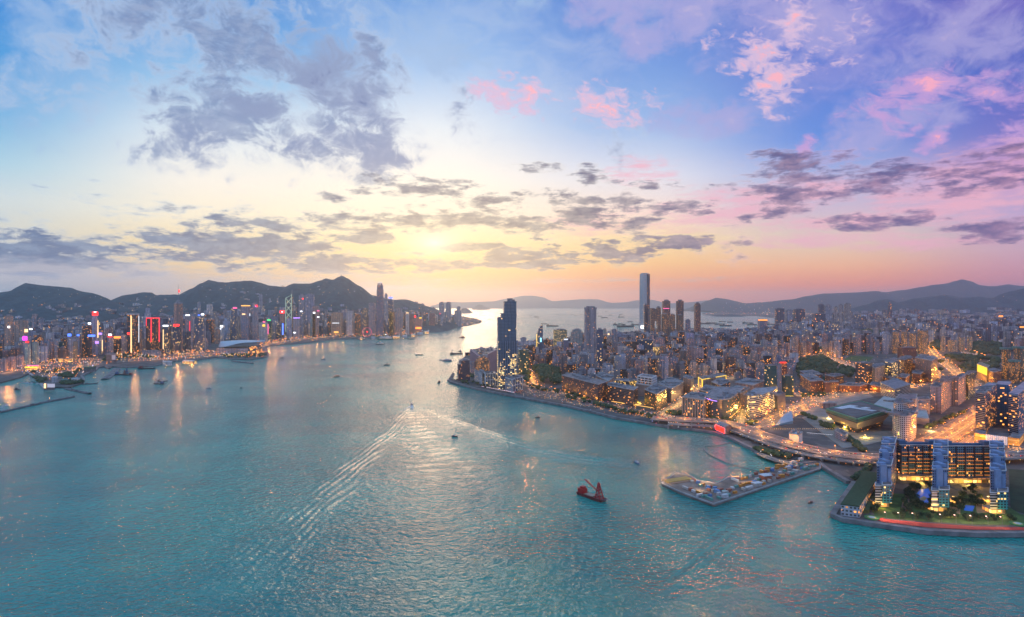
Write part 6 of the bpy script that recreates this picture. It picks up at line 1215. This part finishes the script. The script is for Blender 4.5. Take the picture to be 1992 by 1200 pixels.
for pw_, pk_ in list(zip(PW, PARKS)):
    xs = [q[0] for q in pw_]; ys = [q[1] for q in pw_]; d = sum(ys)/len(ys); r0 = 5+d*.0022; n = int(min(900, (max(xs)-min(xs))*(max(ys)-min(ys))/(r0*r0*2.4)))
    cx, cy = sum(xs)/len(xs), sum(ys)/len(ys); hump = 26 if pk_[0][0] in (1022,1652,1828,1890) else 4; R_ = max(max(xs)-cx, 1)
    for _ in range(n):
        x, y = rt_.uniform(min(xs), max(xs)), rt_.uniform(min(ys), max(ys))
        if not inpoly(x, y, pw_) or road_near(x, y, -4): continue
        q = max(0, 1-hypot((x-cx)/R_, (y-cy)/max(1, max(ys)-cy))*1.0); crownblob(WV, WF, x, y, LZ+hump*q**.7+r0*.7, r0*rt_.uniform(.6,1.15), rt_.random()*99)
STRIPS = [((1440,833),(1475,818),26),((1300,806),(1326,806),22),((1560,806),(1620,835),34),((1650,855),(1680,878),26),((1440,868),(1540,893),55),((1020,750),(1090,764),30),((1100,772),(1200,797),40),((1205,800),(1290,815),34),((1560,772),(1600,768),24),((1700,905),(1660,938),24),((1800,832),(1880,800),26),((1720,858),(1760,880),30),((1100,765),(1150,778),20),((1590,735),(1620,742),22),((1380,815),(1430,822),16),((870,735),(960,755),20),((900,728),(935,735),18)]
for (a, b, n) in STRIPS:
    for _ in range(n):
        k = rt_.random(); x, y = G(a[0]+(b[0]-a[0])*k+rt_.uniform(-5,5), a[1]+(b[1]-a[1])*k+rt_.uniform(-2.5,2.5), LZ)
        if not (inpoly(x, y, KWLP)) or any(hypot(x-p_[0], y-p_[1]) < hw-5 for pts, hw in ROADS for p_ in pts[::3]): continue
        r0 = rt_.uniform(3,5.5); crownblob(WV, WF, x, y, LZ+r0*.8, r0, rt_.random()*99)
for _ in range(260):          # green among the western shore and the shelter
    k = rt_.choice(((118,742,158,748),(60,735,90,745),(100,728,150,735),(240,690,300,697),(200,694,232,702),(660,652,830,656),(480,690,518,694),(905,618,930,626),(430,690,520,695),(60,718,180,726))); x, y = G(rt_.uniform(k[0],k[2]), rt_.uniform(k[1],k[3]), LZ)
    if inpoly(x, y, ISLP) and not road_near(x, y, -4): crownblob(WV, WF, x, y, LZ+4, rt_.uniform(4,9), rt_.random()*99)
me = bpy.data.meshes.new('woodland'); me.from_pydata(WV, [], WF); me.materials.append(lm); o = bpy.data.objects.new('woodland', me); COL.objects.link(o); tag(o, "dark green woods and verges between the buildings and roads", kind='stuff')
# single trees in the courtyards and along the lawn
def leafy(seed, r, h):
    rr = random.Random(seed); mb = MB(); lobes = [(rr.uniform(-.45,.45)*r, rr.uniform(-.45,.45)*r, h+rr.uniform(-.2,.5)*r, r*rr.uniform(.4,.7)) for _ in range(8)]
    for (a, b, c_, s_) in lobes:
        for _ in range(70):
            v = Vector((rr.gauss(0,1), rr.gauss(0,1), rr.gauss(0,.8))).normalized()*s_*rr.uniform(.55,1.08); q = Vector((a,b,c_))+v; n = Vector((rr.gauss(0,1),rr.gauss(0,1),rr.gauss(.5,1))).normalized(); e = n.orthogonal().normalized()*rr.uniform(.25,.6); f = n.cross(e)
            mb.face([q+e, q+f, q-e, q-f])
    cr_ = mb; mt = MB(); mt.prism([(.35*cos(a*pi/3), .35*sin(a*pi/3)) for a in range(6)], 0, h, taper=(.5,.5))
    for (a, b, c_, s_) in lobes[:5]: mt.bar((0,0,h*.7),(a*.8,b*.8,c_),.1)
    return cr_, mt
PROT = []
for s_ in range(4):
    c_, m_ = leafy(s_+40, 3.6+s_*.4, 4.2+s_*.4); root = empty('tree', (0,-3000,0)); a = m_.build('trunk', 'bark', root); b = c_.build('crown', 'leaf', root); PROT.append((root, a, b))
def plant_tree(x, y, z, s_, rz, label, group, k):
    pr = PROT[k % 4]; r_ = pr[0].copy(); COL.objects.link(r_); r_.location = (x,y,z); r_.scale = (s_,)*3; r_.rotation_euler = (0,0,rz); r_['label'] = label; r_['category'] = 'tree'; r_['group'] = group
    for ch in pr[1:]: c_ = ch.copy(); COL.objects.link(c_); c_.parent = r_
TR = []
for nm, poly, n in (("left courtyard", [(1756,992),(1764,960),(1778,945),(1815,945),(1811,992),(1790,1000)], 36), ("right courtyard", [(1852,995),(1864,955),(1900,950),(1912,985),(1925,1000)], 22), ("promenade lawn", [(1712,1004),(1740,998),(1925,1008),(1975,1008),(1975,1016),(1850,1014),(1740,1008)], 30), ("hedge side", [(1690,992),(1700,985),(1722,935),(1728,940),(1705,1000)], 16)):
    W = [G(*q, LZ) for q in poly]; xs = [q[0] for q in W]; ys = [q[1] for q in W]; pl = [G(*q, LZ) for q in [(1780,962),(1790,950),(1808,948),(1813,962),(1808,986),(1796,986),(1780,976)]]
    k = 0; tries = 0; got = []
    while k < n and tries < 2500:
        tries += 1; x, y = rt_.uniform(min(xs),max(xs)), rt_.uniform(min(ys),max(ys))
        if not inpoly(x, y, W) or (nm == 'left courtyard' and inpoly(x, y, pl)) or any(hypot(x-a, y-b) < 3.6 for a, b in got): continue
        got.append((x, y)); k += 1
    got.sort()
    for i, (x, y) in enumerate(got): plant_tree(x, y, LZ, rt_.uniform(.65,1.1), rt_.uniform(0,6), f"leafy tree in the {nm} of the terraced complex, {nth(i)} from its left end", f"trees of the {nm}", rt_.randrange(4))
for pr in PROT:
    for o in pr[::-1]: bpy.data.objects.remove(o)
# ------------------------------------------------------------------ lamps
LAMP_PTS.sort(key=lambda q: q[0][1]); proto = {}
def lamp(x, y, z, yaw, power, col, label, group, h=9., em='glow_lamp_o', sz=.9, energy=True):
    if (em, sz, h) not in proto:
        mb = MB(); mb.prism([(.18*cos(a*pi/2), .18*sin(a*pi/2)) for a in range(4)], 0, h, taper=(.6,.6)); mb.bar((0,0,h),(2.2,0,h+.5),.09); mh = MB(); mh.box(2.6,0,h+.35,sz*1.6,sz,sz*.5,bottom=True); proto[(em,sz,h)] = (mb.build('pole', 'steel'), mh.build('lamp_head', em))
        for o in proto[(em,sz,h)]: COL.objects.unlink(o)
    root = empty('street_lamp', (x,y,z), yaw, label, 'street lamp', group)
    for o in proto[(em,sz,h)]: c_ = o.copy(); COL.objects.link(c_); c_.parent = root if o.name.startswith('pole') else pl_; pl_ = c_
    if energy:
        k = (round(power), col)
        if k not in proto: l = bpy.data.lights.new('lamp_light', 'POINT'); l.energy = power; l.color = col; l.shadow_soft_size = 1.2; proto[k] = l
        lo_ = bpy.data.objects.new('lamp_light', proto[k]); COL.objects.link(lo_); lo_.parent = root; lo_.location = (2.6,0,h-.8)
glow('glow_lamp_o', (1,.30,.04), 4.); glow('glow_lamp_w', (1,.5,.38), 5.); glow('glow_lamp_y', (1,.6,.2), 5.)
cnt = {}
for (q, power, col) in LAMP_PTS:
    px, py = PX(q[0],q[1]), PY(q[2],q[1])
    if not -10 < px < 2002: continue
    best = min(LAND_REFS, key=lambda r_: abs(r_[0]-px)+abs(r_[1]-py)); cnt[best[2]] = cnt.get(best[2], 0)+1; dd_ = q[1]
    lamp(q[0], q[1], q[2], q[3], power, col, f"road lamp near the {best[2]}, {nth(cnt[best[2]]-1)} going away from the viewer", 'street lamps along the roads', h=9 if dd_ < 2200 else 14, sz=.9 if dd_ < 1500 else 1.6 if dd_ < 2500 else 3.4)
for i, px in enumerate((1724,1750,1778,1832,1860,1891,1922,1950)):
    x, y = G(px, 1013+(px-1724)*.042, LZ); lamp(x, y, LZ, pi*.5, 4000, (1,.55,.35), f"{nth(i)} of eight pink-white lamps on the promenade lawn, from the left", 'promenade lamps', 8, 'glow_lamp_w', .8)
for i, (px, py) in enumerate(((1292,942),(1318,922),(1334,921),(1358,934),(1370,937),(1380,939),(1451,940),(1363,955))):
    x, y = onpier(px, py); lamp(x, y, 3.4, pi*.5, 3800, (1,.72,.35), f"{nth(i)} of eight floodlights on the works pier, from its tip", 'pier floodlights', 7, 'glow_lamp_y', .7)
for (px, py, pw, col, l) in ((1808,838,9000,(1,.6,.2),'at the foot of the square hotel wing'),(1845,1003,1500,(1,.6,.1),'under the middle stepped wing'),(1940,1004,1500,(1,.6,.1),'under the right stepped wing'),(1712,990,1200,(1,.6,.1),'under the left stepped wing'),(1790,940,3500,(1,.62,.12),'in the arcade left of the middle wing'),(1880,945,3500,(1,.62,.12),'in the arcade right of the middle wing'),(1850,975,2500,(1,.55,.12),'beside the ochre court path'),(1918,975,2500,(1,.6,.1),'in the right ochre court'),(1682,975,2000,(1,.6,.2),'beside the grass-roofed hall'),(1640,835,9000,(1,.65,.1),'on the arena plaza, left'),(1680,852,9000,(1,.65,.1),'on the arena plaza, middle'),(1610,815,8000,(1,.7,.2),'on the arena plaza, far left'),(1236,782,14000,(1,.55,.05),'at the round fountain court')):
    x, y = G(px, py, LZ); lamp(x, y, LZ, 0, pw*4., col, f"warm lamp {l}", 'court lamps', 5, 'glow_lamp_y', 1.1)
# the uncountable points of light of streets, shops and quays
LM = {'dot_o':((1,.28,.035),2.6),'dot_y':((1,.55,.13),2.6),'dot_w':((.95,.9,1),2.),'dot_p':((1,.22,.35),1.8),'dot_b':((.3,.4,1),1.8)}
for k, (c, s_) in LM.items(): mat(k, (.02,.02,.02), .5, emit=c, es=s_, samp='NONE')
dots = {k: MB() for k in LM}; rl = random.Random(77)
def dotk(warm): return rl.choices(list(LM), (6,4,1.6,.5,.3) if warm else (3,3,3,.6,.8))[0]
def dot(x, y, z, s_, warm=True): k = dotk(warm); dots[k].ball((x,y,z), s_)
for path, hw in ROADS:                                   # kerbside and shopfront lights
    for a, b in zip(path, path[1:]):
        l = hypot(b[0]-a[0],b[1]-a[1]); n = l/(9+a[1]*.003)
        for _ in range(int(n)+(rl.random() < n-int(n))):
            k = rl.random(); off = rl.choice((-1,1))*(hw-rl.uniform(2,9)); x = a[0]+(b[0]-a[0])*k-(b[1]-a[1])/l*off; y = a[1]+(b[1]-a[1])*k+(b[0]-a[0])/l*off; dot(x, y, LZ+rl.uniform(1.5,6), .35+y*.00030)
for (x0, x1, y0, y1, n) in ((0,220,700,728,330),(60,240,716,740,80),(220,420,684,704,420),(420,520,686,696,110),(500,700,652,672,330),(690,860,644,657,260),(860,935,617,636,170),(1370,1600,600,613,260),(1600,1990,600,640,160)):
    for _ in range(n):
        x, y = G(rl.uniform(x0,x1), rl.uniform(y0,y1), LZ)
        if inpoly(x, y, ISLP) or inpoly(x, y, KWLP): dot(x, y, gz_(x, y)+rl.uniform(2,12), .5+y*.00036)
for _ in range(1500):                                    # streets between the blocks
    px = rl.uniform(1010,1992); y0 = liney(px); py = rl.uniform(618, y0) if rl.random() < .6 else rl.uniform(max(618,y0-40), y0); x, y = G(px, py, LZ)
    if inpoly(x, y, KWLP) and not any(inpoly(x,y,w_) for w_ in PW): dot(x, y, LZ+rl.uniform(4,60)*(.5 if py > 690 else 1), .45+y*.00030)
for _ in range(500):                                     # quays, campus and yards close by
    px = rl.uniform(1000,1990); y0 = liney(px); x, y = G(px, rl.uniform(y0, y0+75), LZ)
    if inpoly(x, y, KWLP): dot(x, y, LZ+rl.uniform(1,6), .30+y*.0002)
for _ in range(420):
    px = rl.uniform(1000,1320); k = (px-1000)/320; x, y = G(px, 751+k*62+rl.uniform(0,14), LZ)
    if inpoly(x, y, KWLP): dot(x, y, LZ+rl.uniform(1,4), .5)
for i in range(46): x, y = G(937+i*1.42, 752.5+i*.27, LZ); dots['dot_w' if i % 3 else 'dot_p'].ball((x,y,LZ+2), .7)
for i in range(110):                                     # fairy lights of the fountain court
    a = i/110*2*pi; x, y = G(1236,786,LZ); dots['dot_y'].ball((x+13*cos(a), y+13*sin(a), LZ+1.5), .7)
for i in range(60): x, y = G(1190+i*1.5, 783+i*.24+(i>30)*.0, LZ); dots['dot_y'].ball((x,y,LZ+3), .8)
for i in range(34): x, y = G(1500+i*3.6, 838.5-(i*.02), LZ); dots['dot_y'].ball((x,y,LZ+4), .45)
for i in range(28): x, y = G(1570+i*1.8, 846+i*.15, LZ); dots['dot_w'].ball((x,y,LZ+4), .4)
for _ in range(150):                                     # homes up the slopes of the island hills
    px, py = rl.uniform(60,760), rl.uniform(556,600); dr = Vector(((px-996)/F, 1, (HY-py)/F)); h = BVH.ray_cast(Vector((0,0,H)), dr.normalized())
    if h[0] and h[0].y < 9000 and rl.random() < .8: dots['dot_y' if rl.random() < .6 else 'dot_w'].ball((h[0].x,h[0].y-6,h[0].z+6), 1.6+rl.random())
tag(merge('city_lights', dots), "countless small street and shop lights across the whole city", kind='stuff')
# villas and flats on the slopes
hs = 0
for (px, py, w_, h_) in [(95,600,8,14),(122,598,9,16),(147,596,8,16),(103,603,9,10),(5,606,10,10),(24,604,9,8),(265,593,22,9),(290,594,12,6),(267,584,6,14),(322,584,5,9),(372,557,4,4),(448,545,4,6),(470,568,14,5),(500,572,12,5),(455,562,8,4),(433,594,8,11),(478,582,14,4),(426,616,22,7),(550,558,8,6),(430,562,8,3),(408,564,6,4),(620,557,12,2.5),(636,548,3,3),(525,588,6,20),(540,590,6,26),(664,536,2.4,5),(598,588,14,18),(570,590,6,20),(700,606,10,14),(680,612,9,14),(660,610,8,16),(720,600,8,18),(710,615,8,16),(775,610,8,12),(790,614,8,14),(820,615,8,12)]:
    dr = Vector(((px-996)/F, 1, (HY-py)/F)); h = BVH.ray_cast(Vector((0,0,H)), dr.normalized())
    if not h[0]: continue
    p_ = h[0]; s_ = p_.y/F; mb = MB(); W_m, H_m = w_*s_, h_*s_; mb.box(0, 0, -H_m*.8-8, W_m*.45, W_m*.3, H_m*1.2+8, .2, u0=hs*37); mb.box(W_m*.3, 3, -H_m*.8-8, W_m*.4, W_m*.3, H_m*.95+8, .2, u0=hs*91)
    o = mb.build('hillside_flats', rg.choice(('far_white','far_grey','far_tan')), None, (p_.x, p_.y, p_.z)); best = min(LAND_REFS, key=lambda r_: abs(r_[0]-px)); hs += 1
    tag(o, f"{'tall' if h_ > 12 else 'low'} hillside block above the {best[2]}, {nth(hs-1)} from the left" , 'hillside flats', 'blocks on the wooded slopes')
hl = sorted([o for o in bpy.data.objects if o.name.startswith('hillside_flats')], key=lambda o: o.location.x/o.location.y)
for i, o in enumerate(hl): px = PX(o.location.x, o.location.y); best = min(LAND_REFS, key=lambda r_: abs(r_[0]-px)); o['label'] = ' '.join(f"hillside block above the {best[2]}, {nth(i)} from the left".split()[:16])
for o in bpy.data.objects:
    if o.parent is None and 'label' in o and len(o['label'].split()) > 16: o['label'] = ' '.join(o['label'].split()[:16])
# masts on the summits
for px, py, h_, l in ((664,536,26,"short mast on the highest peak"),(397,549,34,"thin mast on the ridge left of the white winged hall"),(1872,543,60,"mast on the highest distant mountain")):
    dr = Vector(((px-996)/F, 1, (HY-py-1.2)/F)); h = BVH.ray_cast(Vector((0,0,H)), dr.normalized())
    if h[0]: mb = MB(); mb.prism(rect(0,0,3,3), -4, h_, taper=(.3,.3)); mb.box(0,0,-2,16,10,9); o = mb.build('mast', 'steel', None, tuple(h[0])); tag(o, l, 'mast')
# ------------------------------------------------------------------ traffic
cars = []; carM = []
for nm, c in (('car_white',(.55,.55,.56)),('car_black',(.03,.03,.035)),('car_red',(.4,.03,.02)),('car_silver',(.3,.31,.33))):
    mb = MB(); mb.prism([(-2.2,-.9),(2.2,-.9),(2.2,.9),(-2.2,.9)], .35, .95); mb.prism([(-1.5,-.8),(.9,-.8),(.9,.8),(-1.5,.8)], .95, 1.5, taper=(.75,.85)); ob = mb.build('body', mat(nm, c, .35, noise=(1,.05)))
    mt = MB(); mt.box(-2.22,0,.55,.1,1.5,.3,bottom=True); o2_ = mt.build('tail_light', glow('glow_tail', (1,.03,.02), 4.)); mt = MB(); mt.box(2.22,0,.5,.1,1.5,.3,bottom=True); o3_ = mt.build('headlight', glow('glow_head', (1,.85,.6), 5.)); carM.append((nm.split('_')[1], ob, o2_, o3_))
for q in carM:
    for o in q[1:]: COL.objects.unlink(o)
rc = random.Random(12); k = 0
for path, zz, n, w_ in ((HWAY, 13, 90, 34),(HW2, 10, 14, 11),(HW3, LZ+.2, 60, 30)):
    for _ in range(n):
        i = rc.randrange(len(path)-1); a, b = path[i], path[i+1]; t_ = rc.random(); x, y = a[0]+(b[0]-a[0])*t_, a[1]+(b[1]-a[1])*t_; an = atan2(b[1]-a[1], b[0]-a[0]); off = rc.choice((-.4,-.26,-.12,.12,.26,.4))*w_; x += -sin(an)*off; y += cos(an)*off
        if PX(x,y) > 2000 or any(hypot(x-a_, y-b_) < 7 for a_, b_, _c in cars): continue
        cars.append((x, y, zz)); cn_, *parts = rc.choice(carM); root = empty('car', (x,y,zz+.05), an+(pi if off > 0 else 0), None, 'car', 'cars on the flyover' if path is not HW3 else 'cars on the station road'); px = PX(x,y)
        root['_p'] = px; root['_c'] = cn_
        for o in parts: c_ = o.copy(); COL.objects.link(c_); c_.parent = root
us = {}
for o in sorted([o for o in bpy.data.objects if o.name.split('.')[0] == 'car'], key=lambda o: o['_p']):
    k = (o['_c'], o['group']); us[k] = us.get(k, 0)+1; o['label'] = f"{o['_c']} car on the {'flyover' if 'flyover' in o['group'] else 'station road'}, {nth(us[k]-1)} {o['_c']} one from its left end"; del o['_p']; del o['_c']
# flyover piers
for path, zz, wd in ((HWAY, 11.2, 5), (HW2, 8.5, 3)):
    L = 0; k = 0
    for i in range(0, len(path)-1, 3):
        x, y = path[i]; 
        if PX(x, y) > 2010: break
        mb = MB(); an = atan2(path[i+1][1]-y, path[i+1][0]-x); mb.box(0,0,-3,2.4,wd,zz+2,an); mb.box(0,0,zz-1.6,2.6,wd*4.5,1.5,an,bottom=True); o = mb.build('flyover_pier', 'concrete', None, (x,y,0)); k += 1
        tag(o, f"{nth(k-1)} concrete pier under the {'main flyover' if wd == 5 else 'narrow slip flyover'}, from its left end", 'flyover pier', 'piers under the flyover')

_lab = {}
for o in bpy.data.objects:
    if o.parent is None and 'label' in o: _lab.setdefault(o['label'], []).append(o)
_n = 0
for k, l in _lab.items():
    if len(l) > 1:
        for i, o in enumerate(sorted(l, key=lambda q: q.location.x/max(1, q.location.y))): o['label'] = ' '.join(k.replace(',', '').split()[:12])+f", {nth(i)} of {len(l)}"; _n += 1
print('relabelled', _n)
